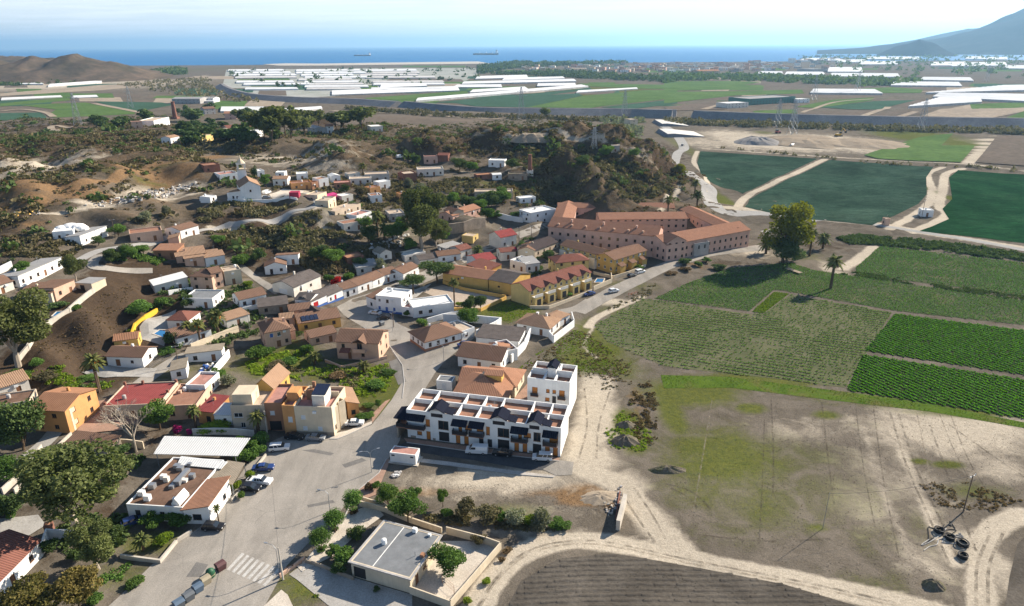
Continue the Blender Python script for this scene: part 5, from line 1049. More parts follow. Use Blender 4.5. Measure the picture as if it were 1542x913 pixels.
house('house', 'white gabled house with red roof and timber balcony under the hillside', F(815,368), F(905,332), 8, 4.6, WARMWHITE, ('gx', ROOFRED, 1.7, .3), dens=2.8, skip='l'); house('shed', 'small yellow flat-roofed shed on the lawn by the stone wall', F(592,318), F(656,332), 5, 2.8, YELLOW, ('flat', FLATCREAM, .15), {'f': []}, cat='shed'); house('shed', 'low grey-roofed shed with green netting left of the yellow shed', F(500,385), F(590,372), 5, 2.3, WARMWHITE, ('sf', CORRG, .4, .2), cat='shed')
house('house', 'terracotta-roofed farmhouse standing on top of the stone retaining wall', F(540,195), F(698,178), 8, 3.0, PINK, ('gx', TILE, 1.3, .3)); house('house', 'brown-roofed house half hidden by the big tree above the stone wall', F(490,180), F(540,190), 6, 3.0, BEIGE, ('gx', TILEBR, 1.2, .2))
wallline('retaining_wall', 'rough stone retaining wall below the terracotta-roofed farmhouse', [F(505,275),F(600,262),F(720,235)], 4.2, .8, STONE)
wm = house('house', 'bright white modern cube house with stepped terraces behind the pink building', F(985,212), F(1130,216), 9, 5.4, WHITE, ('flat', FLATWHITE, .5), {'f': [(.28,3.6,.9,1,'b'),(.6,3.6,.9,1,'b'),(.28,.9,.9,1,'b'),(.55,.9,.9,1,'b')]}); house('wing', None, F(940,206), F(984,212), 6, 2.8, WHITE, ('flat', FLATWHITE, .4), parent=wm)
wallline('garden_wall', 'white boundary wall running left from the white modern house', [F(800,182),F(880,200),F(940,210)], 2.2, .3, WHITE)
# ------------------------------------------------------------------ pink courtyard building
pk = house('courtyard_building', 'huge pink three-storey courtyard building with terracotta roofs beside the fields', K(175,388), K(800,494), 13, 7.2, PINK, ('gx', TILEPK, 2.6, .35), dens=3.4, cat='building', chim=((.2,.3,1.1),(.5,.3,1.2),(.8,.3,1.0)))
for a, b_, dep, hh_, kw in [(K(856,516), K(1335,432), 13, 7.0, {}), (K(800,494), K(856,516), 9, 7.6, {})]: house('wing', None, a, b_, dep, hh_, PINK, ('gx', TILEPK, 2.3, .35), parent=pk, dens=2.9)
pw, pd, ph = pk['dims']
cor = [Vector(G(K(175,388))), Vector(G(K(800,494))), Vector(G(K(1335,432)))]
cB = cor[0] + Vector((8, 52, 0)); cD = cor[2] + Vector((-10, 40, 0))
cB.z = cD.z = 0
house('wing', None, (cor[0] + (cB - cor[0]) * 0.99), cor[0] + (cB - cor[0]) * .02 , 9, 7.4, PINK, ('gx', TILEPK, 1.5, .3), parent=pk, z=0.03)
house('wing', None, cB + Vector((-1, -9, 0)), cD + Vector((-12, 2, 0)), 9, 7.2, PINK, ('gx', TILEPK, 1.5, .3), parent=pk, z=0.02)
house('wing', None, cor[2] + Vector((-1, 1, 0)), cD + Vector((-1, 2, 0)), 9, 7.0, PINK, ('gx', TILEPK, 1.4, .3), parent=pk, z=0.01)
house('annex', None, K(1020,492), K(1105,478), 3, 5.2, GREYW, ('flat', FLATGREY, .4), {'f': [(.3,3.2,.8,1.4,'D'),(.7,3.2,.8,1.4,'D')], 'l': [], 'r': [], 'b': []}, parent=pk)
m0 = cor[0].lerp(cor[1], .40) + Vector((7, 24, 0)); m1 = cor[2].lerp(cD, .45) + Vector((-17, 1, 0))
house('wing', None, m0, m1, 13, 7.6, SALMON, ('gx', TILEPK, 1.6, .3), parent=pk, z=0.04, dens=3)
for k in range(7): u = .08 + k * .13; block(pk, 'roof_vent', SALMON, [(u * pw, u * pw + .7, 1.2, 1.9, ph - .2, ph + 1.3)])
# ------------------------------------------------------------------ foreground bungalow and yard
bg = house('bungalow', 'cream bungalow with flat grey felt roof in the foreground', B(597,796), B(825,864), 10.4, 3.0, CREAM, ('flat', FLATGREY, .02), {'f': [(.14,.05,2.2,2.1,'D')], 'r': [(.2,.05,1,2,'d'),(.45,1,1,1,'b'),(.7,1,1,1,'b')]}); w_, dd, hh_ = bg['dims']
block(bg, 'roof_edge', GREYW, [(-.35, w_ + .35, -.35, -.01, 2.86, 3.06), (-.35, w_ + .35, dd + .01, dd + .3, 2.86, 3.06), (-.35, -.01, -.01, dd + .01, 2.86, 3.06), (w_ + .01, w_ + .35, -.01, dd + .01, 2.86, 3.06)])
block(bg, 'roof_seam', FLATWHITE, [(w_ * .36, w_ * .375, .2, dd - .2, 3.0, 3.035)]); block(bg, 'roof_vent', WHITE, [(w_ * .55, w_ * .62, dd - .9, dd - .3, 3.0, 3.8)]); block(bg, 'roof_vent', WHITE, [(w_ * .82, w_ * .87, dd - .8, dd - .4, 3.0, 3.4)]); block(bg, 'chimney', TERRA, [(w_ * .93, w_ * .99, dd * .45, dd * .52, 3.0, 3.5)])
t = MB(); t.tube((w_ * .85, dd * .45, 3), (w_ * .85, dd * .45, 3.9), .05, n=6); t.build('vent_pipe', METAL, bg)
sheet('patio', [W(285,835),W(505,890),W(760,592),W(600,560),W(440,560)], PALEST, .05)
wallline('patio_wall', 'cream wall around the pale patio of the grey-roofed bungalow', [W(282,846),W(500,925),W(772,605),W(690,575),W(480,520)], 1.5, .2, CREAM); wallline('garden_wall', 'low ochre wall running behind the grey-roofed bungalow', [W(10,370),W(140,400),W(290,462),W(450,515)], 1.2, .25, CREAM)
wallline('garden_wall', 'low stone kerb wall between bungalow garden and concrete yard', [B(415,745),B(470,760),B(600,812)], .7, .2, STONE); wallline('garden_wall', 'pinkish low wall beside the zebra crossing', [B(318,800),B(365,768),B(408,735)], .7, .3, PALEST if False else SALMON)
wallline('garden_wall', 'cream wall between the round street trees and the vacant lot', [B(640,505),B(720,530),B(760,555)], 1.0, .25, CREAM)
ks = house('kiosk', 'small white utility kiosk with brownish flat roof on the vacant lot', B(745,352), B(845,364), 2.6, 2.3, WHITE, ('flat', FLATPINK, .05), {'f': [(.12,1.5,.7,.4,'D'),(.85,1.5,.7,.4,'D')], 'r': [], 'l': [], 'b': []}, cat='kiosk'); block(ks, 'slab', CONCW, [(-.3, ks['dims'][0] + .5, -.5, 3, -.3, .18)])
lw = wallline('lone_wall', 'freestanding pale concrete wall stub at the bend of the dirt track', [W(1410,495),W(1445,360)], 2.1, .7, CONCW)
wallline('brick_edge', 'low red brick edging beside the freestanding concrete wall', [W(1398,440),W(1420,300)], .5, .25, REDWALL)
# ------------------------------------------------------------------ restaurant complex on the left of the road
rs = house('restaurant', 'white restaurant with cluttered flat brown roof and tiled corner', A(505,572), A(722,588), 15, 3.0, WHITE, ('flat', FLATBR, .25), {'f': [(.18,.05,1,2,'D'),(.4,1,1,1,'b'),(.62,1,.9,1,'b')]}, cat='restaurant', skip='lbr'); w_, dd, hh_ = rs['dims']
house('wing', None, A(724,592), A(824,594), 8.5, 3.0, WHITE, ('sl', TILE, 1.0, .35), {'f': [(.5,.9,1.6,1.2,'b')], 'r': [(.3,1,1.2,1.1,'b'),(.7,1,1.2,1.1,'b')]}, parent=rs)
rr = random.Random(5)
for k, (u, v) in enumerate([(.1,.2),(.16,.35),(.28,.12),(.3,.5),(.2,.55),(.35,.75),(.55,.45),(.62,.52),(.75,.15),(.45,.85),(.25,.8),(.7,.6)]):
    s = rr.uniform(.7, 1.3); t = MB(); t.box(u * w_ - s / 2, u * w_ + s / 2, v * dd - s * .4, v * dd + s * .4, 3.0 - .01, 3.0 + rr.uniform(.5, 1.1)); un = t.build('roof_unit', rr.choice([WHITE, METAL, CONCW, WARMWHITE]), rs)
t = MB(); t.prism([(0, 0), (1.5, 0), (1.5, .5), (.75, 1.6), (0, .5)], 0, 3.2); un = t.build('roof_hood', WHITE, rs); un.location = (w_ * .78, .6, 2.98)
t = MB(); t.box(0, .9, 0, 6, 0, .6); un = t.build('duct', METAL, rs); un.location = (w_ * .46, dd * .35, 2.98)
canopy('canopy', 'wide white sheet canopy behind the restaurant roof', [A(598,320),A(925,328),A(975,258),A(640,250)], 3.4, CORRW); canopy('canopy', 'cream sheet awning over the restaurant yard', [A(690,362),A(862,378),A(888,350),A(705,328)], 3.3, CORRW); canopy('canopy', 'grey-brown corrugated lean-to canopy at the restaurant street side', [A(820,412),A(905,440),A(955,355),A(885,345)], 3.0, CORR)
wallline('garden_wall', 'pale kerb wall under the hedge beside the parked cars', [A(905,505),A(960,445),A(1000,375),A(1035,330)], .6, .3, CONCW); wallline('garden_wall', 'low stone kerb around the planted restaurant corner', [A(475,725),A(625,745),A(690,665),A(745,630)], .7, .35, CONCW)
wallline('garden_wall', 'long white wall behind the white sheet canopy', [A(755,247),A(990,252)], 1.6, .25, WARMWHITE); wallline('garden_wall', 'ochre rendered wall beside the bare tree', [A(385,285),A(500,292),A(560,300)], 1.8, .25, CREAM)
# houses of the lower left
oh = house('house', 'orange two-storey house with terracotta roof beside the paved drive', A(140,230), A(275,242), 10, 5.4, ORANGE, ('gx', TILEOR, 1.4, .3), {'f': [(.2,3.6,1,1,'b'),(.66,3.6,1,1,'b'),(.2,.9,1,1,'b'),(.66,.9,1,1,'b')]}); house('wing', None, A(292,230), A(365,165), 5, 4.6, CREAM, ('flat', FLATTERRA, .6), parent=oh)
house('house', 'low tan-roofed house at the left edge behind the dark tree', A(-60,105), A(128,95), 7, 3.0, WARMWHITE, ('gx', TILETAN, 1.4, .3)); house('house', 'brown flat-roofed low house adjoining the orange house', A(-40,180), A(130,172), 6, 3.0, BEIGE, ('flat', FLATBR, .3))
rd_ = house('house', 'low house with broad red sheet roof beside the bare tree', A(412,178), A(635,190), 11, 3.4, BEIGE, ('flat', FLATPINK if False else ROOFRED, .25)); rw_, rdp, rh = rd_['dims']
for u, v in ((0.02,.05),(.02,.95),(.35,.97),(.98,.5),(.98,.97)): block(rd_, 'pillar_stub', REDWALL, [(u * rw_ - .25, u * rw_ + .25, v * rdp - .25, v * rdp + .25, rh, rh + .9)])
house('house', 'low house with terracotta terrace roof right of the red sheet roof', A(645,190), A(775,180), 11, 3.3, SALMON, ('flat', FLATTERRA, .3), chim=((.2,.6,.6),(.6,.8,.6)))
house('house', 'small orange house with crimson roof below the terraced houses', A(778,200), A(838,204), 6, 3.0, ORANGE, ('sf', ROOFRED, .9, .2), {'f': [(.65,.05,1.1,1.9,'D')]}); house('lean_to', 'pale blue-white lean-to beside the crimson-roofed house', A(840,206), A(908,208), 4, 2.4, WHITE, ('sf', CORRW, .8, .1), {'f': [(.6,.9,.7,.8,'b')]}, cat='shed')
house('shed', 'low ruin with a brown tile roof left of the restaurant', A(255,318), A(425,345), 4, 2.2, STONE, ('sf', TILEBR, .8, .2), {'f': [(.5,.05,1,1.7,'D')]}, cat='shed')
house('house', 'large house with dark red tiled roof in the bottom left corner', A(-60,955), A(165,722), 9, 3.2, WHITE, ('gx', TILERED, 1.9, .4), chim=((.8,.75,.6),)); house('pump_house', 'small red brick stub between tree and red-roofed house', A(178,640), A(212,632), 1.2, 1.9, REDWALL, ('flat', TERRA, .05), {'f': [], 'l': [], 'r': [], 'b': []}, cat='shed')
wallline('garden_wall', 'white yard wall behind the red-roofed corner house', [A(165,720),A(190,650),A(325,655)], 2.0, .25, WHITE); wallline('garden_wall', 'cream walls along the sloping lane under the dark tree', [A(15,480),A(80,420),A(150,330),A(165,310)], 1.6, .3, CONCW)
wallline('garden_wall', 'lower cream wall along the sloping lane', [A(60,475),A(140,395),A(200,330),A(280,255)], 1.2, .25, CONCW)
# terraced flats above the parking
fl_ = house('flats', 'cream corner block of flats with roof terraces and stone plinth', X(615,656), X(935,668), 9.5, 6.6, CREAM, ('flat', FLATPINK, .6), {'f': [(.22,4.0,1,1,'W'),(.24,1.3,1,1,'W'),(.64,1.3,1,1,'W')], 'r': [(.15,1,.9,1.1,'b'),(.4,4,1,1,'b'),(.7,4,1,1,'b')]}, cat='flats', skip='l'); w_, dd, hh_ = fl_['dims']
block(fl_, 'plinth', STONE, [(-.02, w_ + .03, -.05, -.004, -.5, .95)]); block(fl_, 'stair_box', WARMWHITE, [(w_ * .45, w_ * .78, 1.2, 5.5, 6.58, 9.2)]); t = MB(); slab(t, [(w_ * .43, 1.6, 9.35), (w_ * .8, 1.6, 9.35), (w_ * .8, 5.4, 10.0), (w_ * .43, 5.4, 10.0)], [(0, 1, 2, 3)], .1); t.build('solar_panel', SOLAR, fl_); block(fl_, 'chimney', TERRA, [(w_ * .30, w_ * .38, 5.3, 5.75, 6.58, 10.4)]); block(fl_, 'roof_box', TERRA, [(w_ * .18, w_ * .36, 4, 5.2, 6.58, 9.0)]); block(fl_, 'terrace_wall', CREAM, [(.2, w_ - .2, 5.8, 6, 6.58, 7.9)])
house('wing', None, X(938,640), X(985,612), 6, 5.2, CREAM, ('flat', FLATTERRA, .9), parent=fl_, skip='lb'); house('wing', None, X(990,600), X(1045,572), 6, 5.6, CREAM, ('flat', FLATTERRA, .9), parent=fl_, skip='lb'); house('wing', None, X(1055,520), X(1150,500), 8, 3.4, ORANGE, ('sr', TILETAN, 1.2, .3), parent=fl_)
house('flats', 'terracotta and orange flats left of the cream corner block', X(362,612), X(512,622), 9, 6.4, TERRA, ('flat', FLATPINK, .5), {'f': [(.4,3.9,1,1,'W'),(.5,.05,2.6,2.3,'D')]}, cat='flats', skip='lr'); ob = house('flats', 'narrow orange flats with garage beside the cream corner block', X(514,652), X(612,656), 9, 6.6, ORANGE, ('flat', FLATPINK, .7), {'f': [(.6,3.2,1,1.3,'W'),(.55,.05,2.2,2.2,'g')]}, cat='flats', skip='lr'); block(ob, 'stair_box', ORANGE, [(.1, ob['dims'][0] - .1, 3, 6, 6.58, 8.8)])
bb = house('flats', 'beige flats with cream roof room behind the palm', X(70,600), X(360,620), 9, 5.6, BEIGE, ('flat', FLATCREAM, .5), {'f': [(.2,3.1,1.9,1.1,'w'),(.78,3.3,1,1.1,'w'),(.3,.5,1,1.3,'w')]}, cat='flats', skip='lr'); block(bb, 'roof_room', CREAM, [(.3, bb['dims'][0] * .62, 1, 5.5, 5.58, 8.2)])
house('house', 'ochre house with tall tan roof rising behind the flats', X(270,440), X(440,470), 8, 6.2, OCHRE, ('gy', TILETAN, 2.2, .3))
# ------------------------------------------------------------------ houses of the upper left
house('house', 'white house with grey sheet roof on the left plateau', D(120,205), D(362,88), 7, 3.0, WHITE, ('sb', CORRG, .7, .3), dens=3); house('house', 'brown-roofed house at the left edge of the plateau', D(-40,265), D(85,212), 8, 3.0, WARMWHITE, ('gx', TILEBR, 1.3, .3)); wallline('garden_wall', 'white wall at the left edge above the brown bank', [D(-20,130),D(70,85)], 2.0, .3, WHITE)
house('house', 'tan house with flat brown roof on the left plateau', D(110,292), D(305,292), 8, 3.0, CREAM, ('sf', TILEBR, .6, .3)); house('house', 'house with brown roof and pergola above the bank', D(325,282), D(438,215), 8, 3.0, SALMON, ('sb', TILEBR, .7, .3)); house('shed', 'small grey-roofed cream shed at the top of the bank', D(535,235), D(612,190), 6, 2.4, CREAM, ('sb', CORRG, .3, .2), {'f': [], 'l': [(.4,.05,1.6,1.9,'D')]}, cat='shed')
wallline('retaining_wall', 'long pale wall along the top of the brown bank', [D(112,625),D(165,560),D(205,480),D(300,410),D(400,345),D(450,300),D(540,230)], 1.5, .5, CONCW)
def pool(label, pts, o_=.25):
    w = [G(p) for p in pts]; z = max(q.z for q in w) + .1; c = sum(w, Vector()) / 4; root = empty('swimming_pool', (c.x, c.y, z), 0, label, 'pool'); mb = MB(); v = [(q.x - c.x, q.y - c.y, .02) for q in w]; mb.add(v, [(0, 1, 2, 3)]); mb.build('water', POOLW, root)
    mb = MB()
    for i in range(4):
        a, b_ = Vector(v[i]), Vector(v[(i + 1) % 4]); mb.add([tuple(a), tuple(b_), tuple(b_ * 1.22), tuple(a * 1.22), *[(q.x, q.y, .16) for q in (a, b_, b_ * 1.22, a * 1.22)], *[(q.x, q.y, -1) for q in (b_ * 1.22, a * 1.22)]], [(4, 5, 6, 7), (0, 1, 5, 4), (7, 6, 8, 9)])
    mb.build('coping', PALEST, root)
POOLW = plain('pool_water', (.02, .14, .32), .08, 0, .5)
pool('small blue pool behind the wall above the bank', [D(300,375),D(345,372),D(365,342),D(325,345)]); pool('blue swimming pool in the grey yard below the bank', [D(880,470),D(945,495),D(975,465),D(915,455)]); pool('small round-edged pool in the walled yard by the road', [K(445,640),K(490,640),K(500,622),K(460,622)])
house('house', 'white farmhouse with brown roof below the brown bank', D(620,648), D(825,660), 6.5, 2.8, WHITE, ('gx', TILEBR, 1.3, .3), {'f': [(.3,.05,1.2,1.9,'d'),(.7,1,.8,.8,'b')]}); house('house', 'small house with bright orange roof behind the white farmhouse', D(662,560), D(800,552), 5, 2.8, OCHRE, ('gx', TILEOR, 1.0, .2))
wallline('yellow_barrier', 'bright yellow barrier wall curving up beside the grey yard', [D(755,490),D(775,430),D(830,385),D(900,345)], 1.3, .5, plain('paint_yellow', (.62, .38, .03), .7), cat='barrier')
house('house', 'white house with red hipped roof by the blue pool', D(965,440), D(1085,445), 7, 3.0, WHITE, ('hip', TILERED, 1.4, .3)); house('house', 'long white house with brown roof behind the date palms', D(1020,540), D(1217,497), 8, 2.9, WHITE, ('gx', TILEBR, 1.3, .4)); wallline('garden_wall', 'long tan block wall along the lane by the palms', [E(35,560),E(160,510),E(300,455)], 1.9, .3, CREAM)
house('shed', 'cluttered yard shed with long fibre sheet roof', E(5,632), E(215,628), 5, 2.6, WHITE, ('sb', CORR, .4, .3), cat='shed', skip='r'); house('shed', 'narrow shed with fibre sheet roof left of the cluttered yard', D(985,735), D(1075,722), 6, 2.6, WHITE, ('sl', CORR, .4, .2), cat='shed'); wallline('garden_wall', 'white wall on the right of the cluttered yard', [E(120,760),E(170,700),E(250,600)], 2.2, .3, WHITE)
house('house', 'white flat-roofed house with pink terrace below the cluttered yard', E(10,830), E(120,835), 7, 2.9, WHITE, ('flat', FLATPINK, .5))
h_ = house('house', 'pale pink two-storey house with brown hipped roof left of the lane', E(35,222), E(160,222), 8, 5.0, SALMON, ('hip', TILEBR, 1.5, .3)); house('wing', None, E(162,215), E(220,195), 6, 5.4, SALMON, ('gx', TILEBR, 1.2, .2), parent=h_); house('house', 'yellowish flat-roofed house with cypress-green shrubs at the lane', E(228,190), E(326,178), 6, 4.6, CREAM, ('flat', FLATCREAM, .4))
house('house', 'white house with brown-red roof and white terrace wall at centre left', E(315,325), E(465,290), 7, 3.0, WHITE, ('gx', TILEBR, 1.4, .3), dens=2.4); wallline('garden_wall', 'white terrace wall in front of the brown-red roofed house', [E(330,340),E(430,318),E(515,288)], 1.4, .25, WHITE)
house('warehouse', 'big pale warehouse with grey gable roof and white shutter door', E(622,258), E(778,212), 9, 4.2, WARMWHITE, ('gx', CORRDK, 1.6, .3), {'f': [(.25,2,1,.9,'b'),(.62,2,1,.9,'b')], 'l': [(.5,.05,3.4,3,'g')]}, cat='warehouse')
house('house', 'white cottage with a gabled front above the big warehouse', E(455,128), E(580,120), 6, 3.0, WHITE, ('gy', TILEBR, 1.3, .2), {'f': [(.3,.05,1,1.9,'b'),(.75,.9,1,1,'b')]}); house('house', 'plain white house behind the gabled cottage', E(520,75), E(648,70), 5, 3.0, WHITE, ('sb', TILEBR, .8, .2))
house('house', 'white house with grey flat roofs left of the pink two-storey house', E(-10,318), E(160,322), 8, 3.0, WHITE, ('flat', FLATGREY, .3)); house('house', 'white and pink house with terracotta shed roof at upper lane', E(0,80), E(112,82), 8, 3.2, SALMON, ('sf', TILETAN, 1.2, .3)); house('house', 'white house beside the terracotta shed roof on the upper lane', E(118,85), E(228,62), 7, 3.2, WHITE, ('gx', TILETAN, 1.1, .2)); house('house', 'cream house with angled white roof above the yellow barrier', D(890,235), D(1085,215), 7, 3.0, WARMWHITE, ('sl', FLATWHITE, .9, .2)); wallline('garden_wall', 'white wall below the angled white roof', [D(970,245),D(1105,225)], 1.6, .3, WHITE)
ph_ = house('house', 'pink two-storey house with dark brown roof in the middle of the village', E(465,562), E(606,524), 8.5, 5.2, SALMON, ('hip', TILEBR, 1.8, .4), {'f': [(.25,3.3,1,1.2,'B'),(.55,3.3,1,1.2,'w'),(.5,.05,1.1,2,'d'),(.82,1,.8,1.1,'b')]}, chim=((.9,.5,.5),)); house('wing', None, E(560,520), E(632,500), 5, 3.0, SALMON, ('gx', TILEBR, 1.0, .2), parent=ph_)
p2 = house('house', 'pink two-storey house with gabled balcony at the road bend', E(870,608), E(1108,622), 9, 5.2, SALMON, ('gx', TILEBR, 1.7, .4), {'f': [(.16,3.4,.9,1.1,'b'),(.55,3.0,1.4,2,'b'),(.3,.05,1,2,'d'),(.62,1,.9,1.2,'b')]}); w_, dd, hh_ = p2['dims']; t = MB(); t.box(w_ * .42, w_ * .72, -1.4, -.004, 2.6, 2.8); t.box(w_ * .42, w_ * .72, -1.4, -1.3, 2.8, 3.7); t.build('balcony', SALMON, p2); t = MB(); slab(t, [(w_ * .4, -1.2, 5.3), (w_ * .57, -1.2, 6.6), (w_ * .57, 4, 6.6), (w_ * .4, 4, 5.3), (w_ * .74, -1.2, 5.3), (w_ * .74, 4, 5.3)], [(0, 1, 2, 3), (1, 4, 5, 2)], .14); t.build('gable_roof', TILEBR, p2); t = MB(); slab(t, [(w_ * .1, -1.6, 2.6), (w_ * .34, -1.6, 2.6), (w_ * .34, 0, 3.3), (w_ * .1, 0, 3.3)], [(0, 1, 2, 3)], .12); t.build('porch_roof', TILERED, p2)
wallline('garden_wall', 'low garden wall around the gabled balcony house', [E(800,630),E(895,668),E(1150,610)], .9, .25, SALMON)
sp_ = house('shed', 'ochre shed with solar panels on its tiled roof', E(650,455), E(890,428), 6, 2.8, OCHRE, ('sf', TILEBR, 1.0, .2), cat='shed'); w_, dd, hh_ = sp_['dims']
for k in range(4): t = MB(); slab(t, [(w_ * (.1 + k * .1), .6, 3.2 + .05), (w_ * (.19 + k * .1), .6, 3.25), (w_ * (.19 + k * .1), 3.6, 3.75), (w_ * (.1 + k * .1), 3.6, 3.75)], [(0, 1, 2, 3)], .05); t.build('solar_panel', SOLAR, sp_)
for lb, a, b_, dp, wl_, rf in [('low house with two dark brown roofs beside the gabled balcony house', E(720,535), E(868,512), 6, SALMON, ('gx', TILEBR, 1.0, .2)), ('brown sheet-roofed sheds behind the pink two-storey house', E(420,360), E(590,345), 6, STONE, ('sf', CORRDK, .8, .2)), ('low brown-roofed outbuilding next to the ochre shed', E(600,385), E(720,365), 6, SALMON, ('gx', TILEBR, 1.0, .2)), ('small tan-roofed outbuilding beside the pink house', E(545,432), E(625,420), 5, SALMON, ('gx', TILETAN, .9, .2)), ('outbuilding with dark gable between the sheds', E(720,400), E(790,388), 5, STONE, ('gy', TILEDK, 1.0, .2)), ('long low tan roof along the palm lane', E(240,440), E(370,400), 5, WARMWHITE, ('sf', TILETAN, .7, .2))]: house('shed', lb, a, b_, dp, 2.6, wl_, rf, cat='shed')
# slope houses (upper left frame)
wr = house('house', 'white cave house with humped whitewashed roofs on the left slope', L(335,748), L(470,758), 7, 3.0, WHITE, ('flat', FLATWHITE, .25), {'f': [(.3,.9,.8,.9,'b'),(.7,.05,.9,1.8,'d')]})
for k, (u, v, r) in enumerate(((.3, 1.0, 2.6), (.7, 1.15, 3.2), (1.1, 1.0, 2.9), (1.35, .7, 2.2))):
    t = MB(); t.lathe([(r * math.cos(a), r * .55 * math.sin(a)) for a in np.linspace(-.4, 1.5, 7)], 12); q = t.build('humped_roof', WHITE, wr); q.location = (u * wr['dims'][0], v * 7, 2.4)
house('house', 'white house with grey shed roof right of the cave house', L(512,792), L(678,728), 6, 3.0, WHITE, ('sb', CORRG, .8, .2), {'f': [(.2,1,.8,.9,'b'),(.75,1,.8,.9,'b')]}); house('house', 'tan rendered house with terracotta roof beside the upper road', L(820,768), L(1025,762), 7, 3.4, SALMON, ('flat', FLATTERRA, .4)); house('house', 'white house with brown roof on the road to the church', L(1135,750), L(1248,716), 8, 3.4, WHITE, ('gx', TILEBR, 1.0, .2), {'l': [(.3,1.3,.8,1.1,'b'),(.7,1.3,.8,1.1,'b')], 'f': [(.3,1.3,.8,1.1,'b'),(.7,.05,1,2,'d')]})
house('house', 'white block house and yard below the church terrace', L(1255,522), L(1318,524), 4, 2.6, WHITE, ('flat', FLATWHITE, .15), {'f': []}); house('house', 'reddish house with tiled roofs at the foot of the slope', L(965,865), L(1115,878), 6, 3.0, TERRA, ('sf', TILE, .8, .2)); house('house', 'house with wide tan awning roof at the foot of the slope', L(1108,900), L(1295,898), 7, 3.0, SALMON, ('sf', TILETAN, 1.0, .3)); house('house', 'white house beside the tan awning roof', L(1298,895), L(1372,888), 6, 3.0, WHITE, ('gx', TILETAN, .9, .2)); house('house', 'tall tan house with narrow roof behind the awning roof', L(1062,815), L(1130,815), 5, 4.2, SALMON, ('sl', TILETAN, .8, .2))
# ------------------------------------------------------------------ church on its terrace
ch = house('church', 'white church with tan gabled nave and bell tower on the hill', M(242,464), M(360,462), 14, 6.0, WHITE, ('gy', TILETAN, 2.4, .3), {'f': [(.5,3.6,.8,1,'b')], 'r': [(.25,2.5,.7,1.5,'b'),(.6,2.5,.7,1.5,'b')]}, cat='church'); w_, dd, hh_ = ch['dims']
house('wing', None, M(165,466), M(240,466), 8, 3.4, WHITE, ('sl', TILETAN, 1.0, .2), {'f': [(.45,.05,1,2,'D'),(.75,.05,1,2,'D')]}, parent=ch); house('wing', None, M(222,470), M(258,470), 3, 1.6, WHITE, ('flat', FLATCREAM, .1), {'f': []}, parent=ch, skip='lrb')
t = MB(); t.box(w_ * .14, w_ * .56, dd - .5, dd + 3.0, 0, 11.2); tw = t.build('bell_tower', WHITE, ch); x0, x1 = w_ * .14, w_ * .56; s = x1 - x0
t = MB(); t.box(x0 - .3, x1 + .3, dd - .8, dd + 3.3, 11.2, 11.6); t.build('cornice', CREAM, tw)
t = MB()
for xx in (x0, x1 - .7):
    for yy in (dd - .5, dd + 2.3): t.box(xx, xx + .7, yy, yy + .7, 11.6, 13.6)
t.box(x0 - .15, x1 + .15, dd - .65, dd + 3.15, 13.6, 14.0); t.build('belfry', WARMWHITE, tw); t = MB(); t.lathe([(s * .52, 14.0), (s * .36, 14.9), (s * .12, 15.8), (.08, 17.6)], 8, ((x0 + x1) / 2, dd + 1.25)); t.build('spire', CREAM, tw)
wallline('terrace_wall', 'long white parapet along the church terrace edge', [M(165,470),M(260,472),M(420,470),M(560,462)], 1.0, .3, WHITE)
